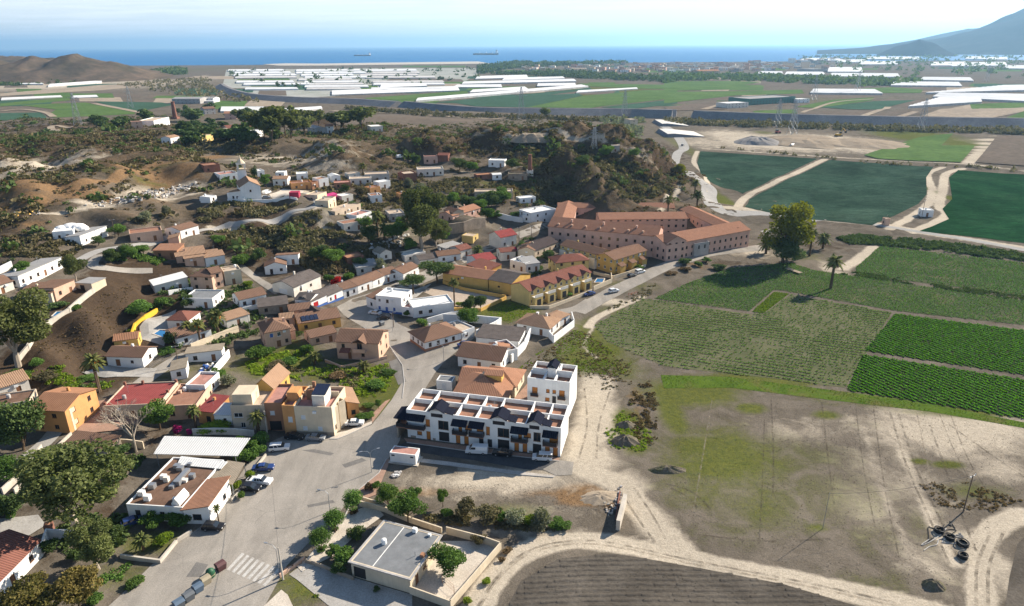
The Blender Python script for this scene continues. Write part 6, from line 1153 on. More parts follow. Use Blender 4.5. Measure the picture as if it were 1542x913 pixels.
# (label, left foot, right foot, depth, height, wall, roof)
HS = [('white house behind the long orange building', M(560,350), M(625,347), 6, 3.0, WHITE, ('flat', FLATWHITE, .3)), ('cream house left of the magenta stall', M(680,470), M(735,466), 6, 3.2, CREAM, ('flat', FLATCREAM, .3)), ('white house in the shrubs right of the yellow hillside house', M(820,478), M(885,472), 6, 3.0, WARMWHITE, ('flat', FLATWHITE, .3)), ('white hillside house above the grey flat-roofed one', M(985,480), M(1050,474), 6, 3.2, WHITE, ('flat', FLATTERRA, .3)), ('terracotta house beside the white hump-roofed one', M(775,400), M(870,396), 6, 2.8, TERRA, ('flat', FLATPINK, .3)), ('small white house under the pale cliff', M(440,338), M(490,336), 5, 2.8, WHITE, ('flat', FLATWHITE, .2)), ('pale house at the foot of the cliff by the palm', M(860,345), M(925,342), 5, 2.8, WARMWHITE, ('flat', FLATCREAM, .3)), ('orange-fronted house below the hilltop row', M(980,430), M(1040,426), 5, 3.0, ORANGE, ('flat', FLATTERRA, .3)), ('white house right of the church', M(425,382), M(508,378), 7, 3.2, WHITE, ('gx', TILETAN, .9, .2)), ('long orange building near the hilltop lane', M(530,405), M(648,402), 7, 3.0, ORANGE, ('flat', FLATTERRA, .4)), ('orange wing right of the long orange building', M(650,405), M(685,398), 6, 3.2, TERRA, ('flat', FLATTERRA, .4)), ('white house with red roof edge on the hilltop', M(690,388), M(745,382), 6, 3.6, WHITE, ('flat', TERRA, .4)), ('white hump-roofed hilltop house', M(758,364), M(812,362), 6, 3.2, WHITE, ('gy', FLATWHITE, .8, .1)), ('low house with wide pale roof in the hilltop row', M(862,375), M(988,372), 7, 2.8, WARMWHITE, ('flat', FLATCREAM, .3)), ('grey concrete house with flat roof before the cliff', M(952,358), M(1092,356), 8, 3.6, GREYW, ('flat', FLATCREAM, .4)), ('small white house below the grey concrete house', M(1032,402), M(1098,392), 5, 3.4, WHITE, ('flat', FLATWHITE, .2)), ('red brick house shell on the hilltop', M(1172,360), M(1245,354), 7, 4.0, REDWALL, ('flat', FLATGREY, .2)), ('pink house under the ridge', M(1288,255), M(1368,250), 7, 3.4, PINK, ('flat', FLATPINK, .4)), ('dark red house left behind the church', M(32,304), M(124,304), 8, 3.4, REDWALL, ('flat', FLATTERRA, .3)), ('white house with pink terrace left behind the church', M(122,352), M(228,350), 8, 3.0, WHITE, ('flat', FLATPINK, .4)), ('white cube between church tower and hill', M(335,332), M(378,330), 6, 3.0, WHITE, ('flat', FLATWHITE, .3)), ('yellow house beside the magenta awning', M(742,508), M(788,504), 6, 3.6, CREAM, ('flat', FLATCREAM, .4)), ('tan house half buried in shrubs below the hilltop', M(780,550), M(930,545), 6, 3.0, BEIGE, ('flat', FLATCREAM, .3)), ('white house with orange side on the lower slope', M(830,640), M(945,636), 6, 3.2, WARMWHITE, ('flat', FLATTERRA, .4)), ('white and orange house behind it on the slope', M(905,592), M(992,585), 6, 3.4, WHITE, ('flat', FLATPINK, .4)), ('grey flat-roofed house left of the giant eucalyptus', M(1092,588), M(1180,582), 8, 3.4, GREYW, ('flat', FLATCREAM, .3)), ('small orange house on the scrub slope', M(1152,472), M(1200,468), 5, 3.4, ORANGE, ('flat', FLATTERRA, .3)), ('dark red shed under the trees above the row houses', M(852,838), M(948,830), 6, 3.0, REDWALL, ('flat', TERRA, .3)), ('long grey-roofed shed above the row houses', M(905,895), M(1030,875), 7, 2.8, WARMWHITE, ('sf', CORRG, .8, .2)), ('pale vaulted shed beside the long grey-roofed shed', M(1040,815), M(1105,800), 6, 3.0, WARMWHITE, ('gy', CORR, 1.2, .1)), ('white-walled ruin among rubble below the giant eucalyptus', M(1180,820), M(1300,800), 6, 2.4, WARMWHITE, ('flat', FLATWHITE, .5)),
 ('dark brick house at the left end of the upper terraces', N(30,402), N(98,400), 8, 4.2, REDWALL, ('flat', FLATCREAM, .3)), ('long pale house above the scrub terraces', N(102,372), N(240,366), 8, 3.4, WARMWHITE, ('flat', FLATCREAM, .4)), ('pink-red house at the top of the hill lane', N(135,302), N(205,298), 7, 3.6, PINK, ('flat', FLATPINK, .4)), ('red-roofed house at the top of the hill lane', N(208,296), N(262,292), 7, 3.6, REDWALL, ('gx', TILERED, .9, .2)), ('small white house with dark doors under the ridge', N(475,322), N(560,320), 6, 3.4, WHITE, ('flat', FLATWHITE, .3)), ('roofless stone ruin beside the brick chimney', N(582,392), N(680,390), 6, 3.0, STONE, ('flat', SOILH, .4)), ('pale house with flat roof above the terracotta farmhouse', N(402,490), N(605,492), 7, 3.4, BEIGE, ('flat', FLATCREAM, .5)), ('low white house half hidden on the hillside', N(640,515), N(725,512), 5, 2.6, WHITE, ('flat', FLATWHITE, .3)), ('grey hut on the right end of the hilltop', N(1122,248), N(1166,246), 6, 4.0, GREYW, ('flat', FLATCREAM, .2)), ('small white van-sized hut on the terrace lane', N(497,390), N(545,388), 4, 2.6, WHITE, ('gx', FLATWHITE, .6, .1)), ('low brick yard building on the terrace lane', N(415,388), N(495,386), 5, 2.4, REDWALL, ('flat', TERRA, .2)), ('beige hut near the levee road', N(1222,104), N(1262,102), 12, 6, CREAM, ('flat', FLATCREAM, .4)),
 ('large white farm with long wall before the tall chimney', O(690,445), O(760,440), 14, 5.5, WHITE, ('flat', FLATCREAM, .4)), ('tan farm building left of the white farm', O(590,456), O(640,452), 10, 5, SALMON, ('flat', FLATTERRA, .4)), ('pink house among the trees right of the chimney', O(1005,416), O(1058,414), 12, 6, PINK, ('gx', TILE, 1.8, .3)), ('house with dark roof right of the tall chimney', O(915,392), O(965,390), 12, 6, GREYW, ('gx', TILEBR, 2, .3)), ('house with red roofs beside the tall eucalyptus trees', O(1020,478), O(1130,474), 14, 4.5, SALMON, ('gx', TILERED, 1.8, .3)), ('white house in front of the red-roofed one by the eucalyptus', O(1090,500), O(1150,498), 8, 4.5, WHITE, ('flat', FLATWHITE, .3)), ('cream barn with yellow side in the valley', O(985,500), O(1040,494), 8, 4, CREAM, ('gx', FLATCREAM, 1, .2)), ('small pale house in the green valley, left', O(848,502), O(885,500), 8, 4, WARMWHITE, ('gx', TILETAN, 1, .2)), ('small yellow house in the green valley', O(905,520), O(955,512), 7, 4, YELLOW, ('flat', FLATCREAM, .3)), ('white cottage under the valley trees', O(765,524), O(805,520), 7, 4, WHITE, ('gx', TILETAN, 1, .2)), ('white house right of the eucalyptus row', O(1455,478), O(1490,476), 9, 5, WHITE, ('gx', TILE, 1.2, .2)), ('grey house left of the eucalyptus row end', O(1375,484), O(1410,482), 9, 5, GREYW, ('gx', CORRG, 1.2, .2)), ('low white shed on the plain beyond the ridge', Q(175,472), Q(228,470), 12, 4, WARMWHITE, ('flat', FLATWHITE, .2)), ('small white pump house between two dirt roads in the fields', T(1116,402), T(1165,404), 5, 3.2, WHITE, ('flat', FLATWHITE, .2)), ('small brick hut by the field road corner', T(965,440), T(985,440), 3, 3.2, SALMON, ('flat', FLATCREAM, .2)), ('white warehouse left of the levee bend', O(900,340), O(955,340), 20, 6, WHITE, ('gx', CORRG, 2, .2)), ('long grey industrial shed by the levee bend', O(770,345), O(895,345), 26, 7, GREYW, ('gx', CORRG, 2, .2)), ('green and glass packing plant on the right plain', S(365,452), S(560,440), 40, 8, plain('wall_green', (.05, .16, .13), .5), ('flat', CORRG, .6)), ('white office beside the packing plant', S(270,465), S(360,460), 22, 6, WARMWHITE, ('flat', FLATWHITE, .4)), ('small white shed right of the packing plant', S(570,442), S(622,440), 16, 5, WHITE, ('flat', FLATWHITE, .3)), ('white block building before the far town', S(535,270), S(563,270), 40, 18, WHITE, ('flat', FLATWHITE, .6)), ('long orange-roofed building at the far town edge', S(150,320), S(240,318), 40, 9, SALMON, ('gx', TILEOR, 3, .3)), ('long grey factory hall among the far greenhouses', S(640,310), S(700,308), 60, 8, GREYW, ('flat', CORRG, .5))]
for lb, a, b_, dp, hh_, wl_, rf in HS: house('house' if 'shed' not in lb else 'shed', lb, a, b_, dp, hh_, wl_, rf, skip='b' if hh_ < 5 else 'blr', dens=3.4 if hh_ < 5 else 6, cat='house' if 'shed' not in lb else 'shed')
def chimney_stack(label, p, r0, r1, h, mat, base=None):
    c = G(p); rt = empty('brick_chimney', c, 0, label, 'chimney'); t = MB(); t.lathe([(r0, -.5), (r1, h), (r1 * 1.2, h), (r1 * 1.2, h + .5)], 10); t.build('shaft', mat, rt); t = MB(); t.box(-r0 * 1.3, r0 * 1.3, -r0 * 1.3, r0 * 1.3, -1, h * .22 if base else 2); t.build('base', base or mat, rt)
chimney_stack('brown brick factory chimney with white base on the hillside terrace', N(694,360), 1.3, .9, 10, REDWALL, WARMWHITE); chimney_stack('tall red brick chimney on the farm before the plain', O(783,412), 2.6, 1.7, 17, REDWALL)
canopy('awning', 'magenta awning beside the hilltop lane', [M(738,462),M(790,466),M(795,448),M(742,444)], 23, plain('awning_magenta', (.42, .02, .12), .7), cat='awning', posts=False) if False else None
house('stall', 'crimson tarpaulin-covered stall at the church lane', M(518,456), M(572,452), 4, 2.6, plain('tarp_crimson', (.36, .03, .07), .7), ('flat', plain('tarp_crimson', (.36, .03, .07), .7), .1), {'f': [], 'l': [], 'r': [], 'b': []}, cat='stall'); house('stall', 'magenta covered stall beside the yellow hillside house', M(738,466), M(792,464), 4, 2.4, plain('awning_magenta', (.40, .02, .13), .7), ('gx', plain('awning_magenta', (.40, .02, .13), .7), .5, .2), {'f': [], 'l': [], 'r': [], 'b': []}, cat='stall')
# rubble on the slope: many loose blocks
def rubble(name, label, pts, n, smin, smax, mats, seed):
    rr = random.Random(seed); w = [G(p) for p in pts]; mb = MB(); k = 0; xs = [q.x for q in w]; ys = [q.y for q in w]
    while k < n:
        x = rr.uniform(min(xs), max(xs)); y = rr.uniform(min(ys), max(ys))
        if not inpoly(np.array([x]), np.array([y]), [(q.x, q.y) for q in w])[0]: continue
        s = rr.uniform(smin, smax); z = ground(x, y); a = rr.random() * 6; M_ = Matrix.Rotation(a, 3, 'Z') @ Matrix.Rotation(rr.uniform(-.5, .5), 3, 'X'); h = s * rr.uniform(.4, .8)
        v = [Vector((x, y, z + h * .3)) + M_ @ Vector((i * s * rr.uniform(.7, 1), j * s * .7 * rr.uniform(.7, 1), l * h)) for l in (-.5, .5) for i, j in ((-.5, -.5), (.5, -.5), (.5, .5), (-.5, .5))]
        mb.add(v, [(0, 3, 2, 1), (4, 5, 6, 7), (0, 1, 5, 4), (1, 2, 6, 5), (2, 3, 7, 6), (3, 0, 4, 7)], rr.randrange(len(mats))); k += 1
    tag(mb.build(name, mats), label, 'rubble', None, 'stuff')
rubble('rubble', 'pale broken rubble dumped along the hillside terrace', [L(530,545),L(700,500),L(850,460),L(1060,420),L(1260,390),L(1240,420),L(1060,490),L(860,520),L(700,540)], 420, .4, 1.5, [GREYW, WARMWHITE, GREYW, STONE], 3); rubble('rubble', 'scattered junk at the left end of the hillside terrace', [L(70,590),L(180,565),L(250,560),L(250,600),L(90,615)], 60, .4, 1.4, [GREYW, OCHRE, STONE], 4); rubble('rubble', 'scattered white junk under the giant eucalyptus', [M(1110,680),M(1200,660),M(1210,720),M(1080,740),M(900,770),M(920,745)], 80, .5, 1.4, [WHITE, WARMWHITE, GREYW], 5); rubble('rubble', 'small stack of pale blocks and pallets on the vacant lot', [W(170,215),W(215,180),W(240,190),W(215,215)], 22, .3, .9, [WHITE, GREYW], 6); rubble('rubble', 'yard clutter behind the fibre-roofed shed', [E(70,720),E(100,650),E(190,640),E(170,690),E(110,730)], 60, .3, 1.1, [WHITE, GREYW, BLUEPAINT], 7); rubble('rubble', 'loose rubble around the freestanding concrete wall', [W(1330,360),W(1400,280),W(1440,250),W(1420,380),W(1360,430)], 90, .15, .55, [GREYW, STONE, CONCW], 8)
# ------------------------------------------------------------------ far town on the coast
TM = [WHITE, WARMWHITE, CREAM, SALMON, PINK, GREYW]; TR = [FLATCREAM, FLATWHITE, TILE, FLATTERRA]
rr = random.Random(21); cache = {}
for k in range(290):
    if k < 190: px = rr.triangular(880, 1270, 1090); py = 96 - max(0, px - 1090) * .03 + rr.random() ** 1.2 * 13
    else: px = rr.uniform(770, 1000); py = rr.uniform(99, 109)
    if k > 260: px = rr.uniform(1200, 1300); py = rr.uniform(86, 94)
    g = G((px, py)); w = rr.uniform(12, 26); d = rr.uniform(10, 16); h = rr.choice([5, 7, 7, 10]); ky = (int(w / 4), int(h), rr.randrange(6), rr.randrange(4))
    if ky not in cache:
        a = MB(); a.box(-w / 2, w / 2, -d / 2, d / 2, -.5, h); a.box(-w / 2 - .3, w / 2 + .3, -d / 2 - .3, d / 2 + .3, h, h + .7, 1)
        for s in range(int(h / 3)):
            for q in range(3): x = (q - 1) * w * .3; a.box(x - .9, x + .9, -d / 2 - .08, -d / 2 + .02, s * 3 + 1, s * 3 + 2.5, 2)
        cache[ky] = a.mesh('town_house', [TM[ky[2]], TR[ky[3]], GLASS])
    o = link('town_house', cache[ky], None, g, rr.uniform(-.5, .5)); tag(o, 'small pale house packed into the far coastal town', 'house', 'houses of the far coastal town')
# ------------------------------------------------------------------ vegetation
LM = {'round': leaf_mat('leaf_broad', (0.0544, 0.1087, 0.0254), (0.1359, 0.2265, 0.0544), .28), 'dark': leaf_mat('leaf_dark', (0.0484, 0.0832, 0.0302), (0.1135, 0.1663, 0.0575), .22), 'euca': leaf_mat('leaf_eucalyptus', (0.0672, 0.0924, 0.0336), (0.161, 0.182, 0.0672), .3),
      'yellow': leaf_mat('leaf_yellow_pine', (.085, .088, .026), (.19, .155, .055), .3), 'gold': leaf_mat('leaf_gold', (0.0975, 0.117, 0.0137), (0.195, 0.195, 0.0215), .35), 'grey': leaf_mat('leaf_grey', (0.1232, 0.1377, 0.0899), (0.2175, 0.232, 0.1595), .25), 'palm': leaf_mat('leaf_palm', (0.0784, 0.1132, 0.0313), (0.2088, 0.2174, 0.0784), .25),
      'scrub': leaf_mat('leaf_scrub', (0.0818, 0.0792, 0.0396), (0.198, 0.1716, 0.095), .2), 'dry': leaf_mat('leaf_dry', (.11, .075, .04), (.20, .145, .08), .2), 'magenta': leaf_mat('leaf_bougainvillea', (.22, .01, .10), (.40, .03, .20), .3), 'red': leaf_mat('leaf_red_flower', (.30, .012, .015), (.45, .03, .03), .3), 'lime': leaf_mat('leaf_lime', (0.1015, 0.1595, 0.0174), (0.2175, 0.29, 0.0362), .35)}
BARK = wall_mat('bark', (.12, .085, .055), .4); BARKP = wall_mat('bark_pale', (.38, .32, .25), .3)
def leafquads(c, nrm_bias, size, rng, droop=0.0):
    n = len(c); a = rng.normal(size=(n, 3)); a[:, 2] -= droop; a /= np.linalg.norm(a, axis=1, keepdims=True)
    b_ = rng.normal(size=(n, 3)) + nrm_bias * 0.0; b_ -= a * (a * b_).sum(1, keepdims=True); b_ /= np.linalg.norm(b_, axis=1, keepdims=True)
    s = size * rng.uniform(.6, 1.35, (n, 1)); w = s * rng.uniform(.35, .6, (n, 1))
    return np.stack([c - a * s * .5, c + b_ * w, c + a * s * .5, c - b_ * w], 1)
def crown_mesh(kind, seed, lobes, n, size, matname, rz=.85, lobe_r=(.34, .5), shell=.55, droop=.2, flat=0):
    """crown of unit radius standing on z=0..2*rz: leaf faces gathered in uneven lobes"""
    rng = np.random.default_rng(seed); L_ = []
    for k in range(lobes):
        d = rng.normal(size=3); d /= np.linalg.norm(d); r = rng.uniform(.25, .72) if k else .0
        if flat: d[2] = abs(d[2]) * .4
        L_.append((np.array([d[0] * r, d[1] * r, rz + d[2] * r * rz]), rng.uniform(*lobe_r) * (1.15 if k == 0 else 1)))
    wt = np.array([l[1] ** 2 for l in L_]); wt /= wt.sum(); idx = rng.choice(lobes, n, p=wt); d = rng.normal(size=(n, 3)); d /= np.linalg.norm(d, axis=1, keepdims=True)
    rad = rng.uniform(shell, 1.0, n) ** .7 * (1 + .16 * (fbm(d[:, 0] * 3 + idx * 7, d[:, 1] * 3 + d[:, 2] * 2, 2, seed) - .5) * 2)
    c = np.array([L_[i][0] for i in idx]) + d * (np.array([L_[i][1] for i in idx]) * rad)[:, None] * np.array([1, 1, rz * (.85 if not flat else .6)])
    c[:, 2] = np.maximum(c[:, 2], .02); q = leafquads(c, d, size, rng, droop); lt = np.array([rng.random() for _ in range(lobes)])
    tint = np.clip(lt[idx] * .55 + rng.random(n) * .45, 0, 1); v = q.reshape(-1, 3)
    return np_mesh('crown', v, np.arange(len(v)).reshape(-1, 4), LM[matname], False, ('tint', 'FACE', 'FLOAT', tint)), L_
def trunk_mesh(L_, base, r, mat, seed, lean=.06, n=7):
    rr = random.Random(seed); mb = MB(); top = Vector((rr.uniform(-lean, lean), rr.uniform(-lean, lean), base * 1.0))
    mb.tube((0, 0, -.15), (top.x * .4, top.y * .4, top.z * .5), r * 1.25, r, n); mb.tube((top.x * .4, top.y * .4, top.z * .5), top, r, r * .8, n)
    for c, lr in L_[:7]: mid = top.lerp(Vector((c[0], c[1], c[2] + base)), .55) + Vector((0, 0, .05)); mb.tube(top, mid, r * .55, r * .35, 5); mb.tube(mid, (c[0], c[1], c[2] + base), r * .35, r * .12, 5)
    return mb.mesh('trunk', mat)
TP = {}
def proto(kind, v):
    """crown mesh, trunk mesh; unit crown radius; crown starts at 'base' (in crown radii)"""
    k = (kind, v)
    if k in TP: return TP[k]
    s = 100 + v * 17 + sum(map(ord, kind)); P_ = {'round': (13, 6000, .085, 'round', .85, .5, (.3, .46)), 'dark': (14, 6500, .085, 'dark', 1.05, .22, (.3, .46)), 'ball': (16, 5000, .085, 'round', .8, .8, (.42, .55)), 'euca': (26, 15000, .058, 'euca', 1.1, .42, (.18, .36)), 'yellow': (18, 8000, .07, 'yellow', .75, .3, (.24, .4)), 'gold': (18, 8000, .07, 'gold', .95, .4, (.26, .42)), 'fig': (14, 6500, .08, 'round', 1.0, .15, (.3, .46)),
        'umbrella': (14, 5000, .09, 'dark', .55, 1.1, (.4, .52)), 'shrub': (11, 2600, .12, 'round', .7, .0, (.3, .5)), 'greyshrub': (11, 2600, .11, 'grey', .8, .0, (.36, .55)), 'darkshrub': (11, 2600, .12, 'dark', .75, .0, (.36, .55)), 'limeshrub': (11, 2400, .12, 'lime', .7, .0, (.36, .55)), 'scrubtree': (11, 2200, .13, 'scrub', .7, .15, (.34, .52)), 'magenta': (8, 1100, .18, 'magenta', .7, .0, (.36, .5)), 'red': (8, 1000, .18, 'red', .6, .0, (.36, .5)), 'far': (7, 420, .30, 'dark', .9, .2, (.36, .52)), 'fareuca': (10, 700, .24, 'euca', 1.35, .5, (.28, .42)), 'cypress': (9, 1200, .22, 'dark', 2.4, .1, (.5, .6)), 'dryshrub': (7, 800, .2, 'dry', .6, 0, (.34, .5))}[kind]
    lobes, n, size, mt, rz, base, lr = P_
    cm, L_ = crown_mesh(kind, s, lobes, n, size, mt, rz, lr, .5 if kind in ('euca', 'yellow') else .4)
    tm = trunk_mesh(L_, max(base, .05), .045 if kind != 'euca' else .06, BARKP if kind == 'euca' else BARK, s)
    TP[k] = (cm, tm, base, rz); return TP[k]
def tree(kind, p, h, r, label, group=None, v=None, name='tree', cat=None, rz=None, z=None):
    g = G(p) if len(p) == 2 else Vector(p); v = (int(abs(g.x) * 7 + abs(g.y)) % 3) if v is None else v; cm, tm, base, rzz = proto(kind, v); tot = base + 2 * rzz
    a = (g.x * 1.7 + g.y * .9) % 6.28 if rz is None else rz
    if kind in ('fig', 'dark', 'round', 'scrubtree', 'greyshrub') and name == 'tree': r = min(r, h * .6)
    root = empty(name, g, a, label, cat or ('shrub' if 'shrub' in name else 'tree'), group); sz = h / tot * 1.04; r *= 1.2 if name == 'tree' else 1.1; c = link('crown', cm, root, (0, 0, base * sz)); c.scale = (r, r, sz); t = link('trunk', tm, root); t.scale = (r, r, sz); return root
def frond(mb, a, L_, el, sag, w, z0, rr, mi=0):
    """one feathered palm frond: leaflets on both sides of an arching rib"""
    n = 9; prev = None; c, s = math.cos(a), math.sin(a)
    for k in range(n + 1):
        t = k / n; rd_ = L_ * t * (1 - .12 * t); z = z0 + math.sin(el) * L_ * t - sag * L_ * t * t; ww = w * math.sin(math.pi * min(1, .12 + t * .88)) ** .7
        cur = ((rd_ * math.cos(el) * c, rd_ * math.cos(el) * s, z), ww)
        if prev:
            (x0, y0, zz0), w0 = prev; (x1, y1, zz1), w1 = cur
            for sd in (-1, 1): mb.add([(x0, y0, zz0), (x1, y1, zz1), (x1 - s * w1 * sd + c * .12, y1 + c * w1 * sd + s * .12, zz1 - w1 * .55), (x0 - s * w0 * sd, y0 + c * w0 * sd, zz0 - w0 * .55)], [(0, 1, 2, 3) if sd < 0 else (3, 2, 1, 0)], mi)
        prev = cur
PM = {}
def palm_mesh(v):
    if v in PM: return PM[v]
    rr = random.Random(50 + v); mb = MB()
    for k in range(46):
        el = rr.uniform(-.5, 1.25); frond(mb, k * 2.399 + rr.uniform(-.2, .2), rr.uniform(.8, 1.05), el, rr.uniform(.35, .6), .11, .0, rr)
    me = mb.mesh('fronds', LM['palm']); a = me.attributes.new('tint', 'FLOAT', 'FACE'); a.data.foreach_set('value', np.random.default_rng(v).random(len(me.polygons)).astype(np.float32))
    sk = MB()
    for k in range(16): frond(sk, k * 2.399, .55, -.9, .25, .08, -.05, rr)
    m2 = sk.mesh('dead_fronds', LM['dry']); a = m2.attributes.new('tint', 'FLOAT', 'FACE'); a.data.foreach_set('value', np.random.default_rng(v).random(len(m2.polygons)).astype(np.float32))
    t = MB(); pr = []
    for k in range(15): z = k / 14; pr.append((.062 * (1.25 - .35 * z) * (1.12 if k % 2 else 1), z * 1.0 - .03)); 
    t.lathe(pr, 9); PM[v] = (me, m2, t.mesh('trunk', BARK)); return PM[v]
FRUIT = plain('date_fruit', (.55, .20, .02), .6)
def palm(p, h, r, label, fruit=False, group=None, v=0, tr=1.0):
    g = G(p); me, m2, t = palm_mesh(v % 3); root = empty('palm_tree', g, (g.x * 3 + g.y) % 6.28, label, 'palm tree', group); o = link('trunk', t, root); o.scale = (r * 1.6 * tr, r * 1.6 * tr, h); o = link('fronds', me, root, (0, 0, h)); o.scale = (r, r, r); o = link('dead_fronds', m2, root, (0, 0, h - .05)); o.scale = (r, r, r)
    if fruit:
        for k in range(6):
            a = k * 1.05; b_ = MB(); b_.lathe([(.05, -.8), (.28, -.65), (.33, -.3), (.12, 0)], 7); f = b_.build('fruit_bunch', FRUIT, root); f.location = (math.cos(a) * r * .32, math.sin(a) * r * .32, h - .35)
    return root
# near and middle trees
tree('dark', A(90,305), 12.5, 5.0, 'dense dark tree beside the orange two-storey house', v=0); tree('fig', A(45,425), 5.5, 3.6, 'dark green tree at the left edge below the dense dark tree'); tree('dark', A(25,570), 5, 3.2, 'dark tree at the left edge above the concrete yard'); tree('euca', A(300,615), 18, 9.0, 'huge spreading eucalyptus left of the restaurant', v=1); tree('euca', A(385,770), 9.5, 3.9, 'smaller eucalyptus clump in front of the huge one', v=2); tree('yellow', A(150,950), 7.0, 4.2, 'left yellow-green pine in the bottom left corner', v=0); tree('yellow', A(310,930), 7.4, 4.0, 'right yellow-green pine in the bottom left corner', v=1)
for p, h, r, lb, k in [(A(600,600), 2.6, 2.2, 'green shrub before the restaurant wall, left', 'shrub'), (A(690,600), 3.2, 2.6, 'green shrub before the restaurant wall, right', 'shrub'), (A(635,670), 2.2, 1.6, 'yellow-green shrub on the stone kerb corner', 'limeshrub'), (A(205,700), 2.6, 1.8, 'dark shrub against the white yard wall', 'darkshrub'), (A(300,730), 2.0, 1.6, 'dark shrub under the smaller eucalyptus', 'darkshrub'), (A(925,455), 1.8, 1.2, 'pale green shrub by the tiled restaurant corner', 'limeshrub'), (A(945,490), 1.6, 1.0, 'low shrub beside the parked pickup', 'shrub'), (A(975,420), 1.8, 1.2, 'green shrub on the kerb behind the blue car', 'limeshrub'), (A(690,240), 1.8, 1.3, 'magenta bougainvillea left of the white canopy', 'magenta'), (A(740,245), 1.4, 1.0, 'second magenta bougainvillea by the white canopy', 'magenta'), (A(830,230), 2.0, 3.5, 'long green hedge below the crimson-roofed house', 'limeshrub'),
  (A(40,560), 2.5, 2.0, 'green shrub on the lane bank', 'shrub'), (A(450,640), 2, 1.7, 'shrub under the huge eucalyptus', 'darkshrub'), (A(380,900), 1.8, 1.6, 'green shrub right of the yellow-green pines', 'shrub'), (A(520,830), 1.2, 1.8, 'low weeds on the verge beside the road', 'shrub'), (A(430,310), 3.0, 2.4, 'dark shrub behind the ruin with the brown roof', 'darkshrub'), (A(470,330), 3.4, 2.4, 'dark shrub at the foot of the bare tree', 'darkshrub'),
  (V(545,340), .9, .9, 'low dry bed under the round tree nearest the lot', 'dryshrub'), (V(345,570), .9, 1.0, 'low bed under the round tree nearest the crossing', 'shrub'), (V(425,445), .8, .8, 'dark low bed under the middle round tree', 'darkshrub'), (V(430,610), 2.8, 1.3, 'upright green shrub in the bungalow garden', 'shrub'), (V(500,640), 3.4, 2.2, 'large leafy shrub in front of the bungalow porch', 'shrub'), (V(450,715), 2.4, 1.4, 'dark shrub overhanging the concrete yard', 'darkshrub'), (V(560,490), 2.6, 1.7, 'dark shrub behind the bungalow garden wall', 'darkshrub'), (V(685,815), .7, .7, 'small dark bush on the concrete yard', 'darkshrub'), (V(640,195), 1.4, 1.0, 'small shrub by the pavement of the vacant lot', 'dryshrub'), (V(683,190), 2.4, .9, 'thin young shrub beside the pavement', 'shrub'),
  (W(585,420), 3.4, 2.2, 'olive shrub in the row behind the bungalow, first', 'scrubtree'), (W(700,450), 3.2, 2.6, 'olive shrub in the row behind the bungalow, second', 'scrubtree'), (W(845,475), 3.2, 2.5, 'grey-green shrub in the row behind the bungalow', 'greyshrub'), (W(1000,485), 3.8, 2.5, 'larger grey-green shrub at the end of the row', 'greyshrub'), (W(920,470), 2.0, 1.6, 'low green shrub between the two grey-green ones', 'limeshrub'), (W(770,440), 2.0, 1.6, 'low green shrub in the middle of the row', 'shrub'), (W(490,420), 1.8, 1.4, 'low green shrub starting the row', 'shrub'), (W(1090,480), 1.4, 2.0, 'low green weeds at the end of the shrub row', 'shrub'), (W(650,575), 1.8, 1.3, 'yellowish shrub on the wall behind the bungalow', 'scrubtree'), (W(690,790), .9, .9, 'small green bush outside the patio wall', 'limeshrub'), (W(590,890), .9, .9, 'small bush near the bottom edge by the patio wall', 'limeshrub'), (W(810,620), .9, 1.2, 'low bush at the corner of the patio wall', 'dryshrub'), (W(775,670), .7, .8, 'dry tuft on the dirt bank by the patio', 'dryshrub')]: tree(k, p, h, r, lb, name='shrub')
for p, lb in [(V(548,345), 'round trimmed street tree nearest the vacant lot'), (V(430,460), 'round trimmed street tree in the middle of three'), (V(345,578), 'round trimmed street tree nearest the zebra crossing')]: tree('ball', p, 4.4, 2.0, lb)
tree('fig', W(160,370), 5.0, 2.1, 'dark bushy tree behind the low ochre wall'); tree('round', W(270,455), 5.6, 3.1, 'bright green tree behind the low ochre wall'); tree('round', W(300,345), 3.6, 1.3, 'small tree behind the bright green tree'); tree('round', W(458,375), 4.0, 1.1, 'slim young tree on the vacant lot'); tree('fig', W(495,725), 5.2, 3.5, 'leafy tree with pink blossom standing in the bungalow patio')
tree('round', A(625,225), 7.0, 3.8, 'bright green tree right of the bare tree', v=1); palm(A(765,222), 5.0, 2.0, 'small palm below the crimson-roofed house'); palm(X(285,650), 4.6, 2.4, 'bushy palm in front of the beige flats', v=1, tr=1.4); palm(A(560,695), 2.4, 1.9, 'low palm on the planted restaurant corner', v=2); palm(A(853,585), 3.2, 1.0, 'thin young palm at the tiled restaurant corner', v=0)
for k in range(7): q = [A(1010,300),A(995,330),A(975,330),A(960,355),A(940,330),A(1025,280),A(950,300)][k]; tree('shrub', q, 3.4, 2.4, 'one clump of the tall green hedge beside the car park', 'car park hedge', name='hedge_shrub', cat='hedge')
for q, lb in [(B(655,140), 'clipped box hedge nearest the flats, upper'), (B(630,180), 'clipped box hedge nearest the flats, lower'), (B(660,175), 'clipped box hedge by the pavement edge')]: tree('shrub', q, 1.3, 1.7, lb, name='hedge_shrub', cat='hedge')
tree('round', B(700,145), 2.4, 1.0, 'small round tree by the clipped hedges')
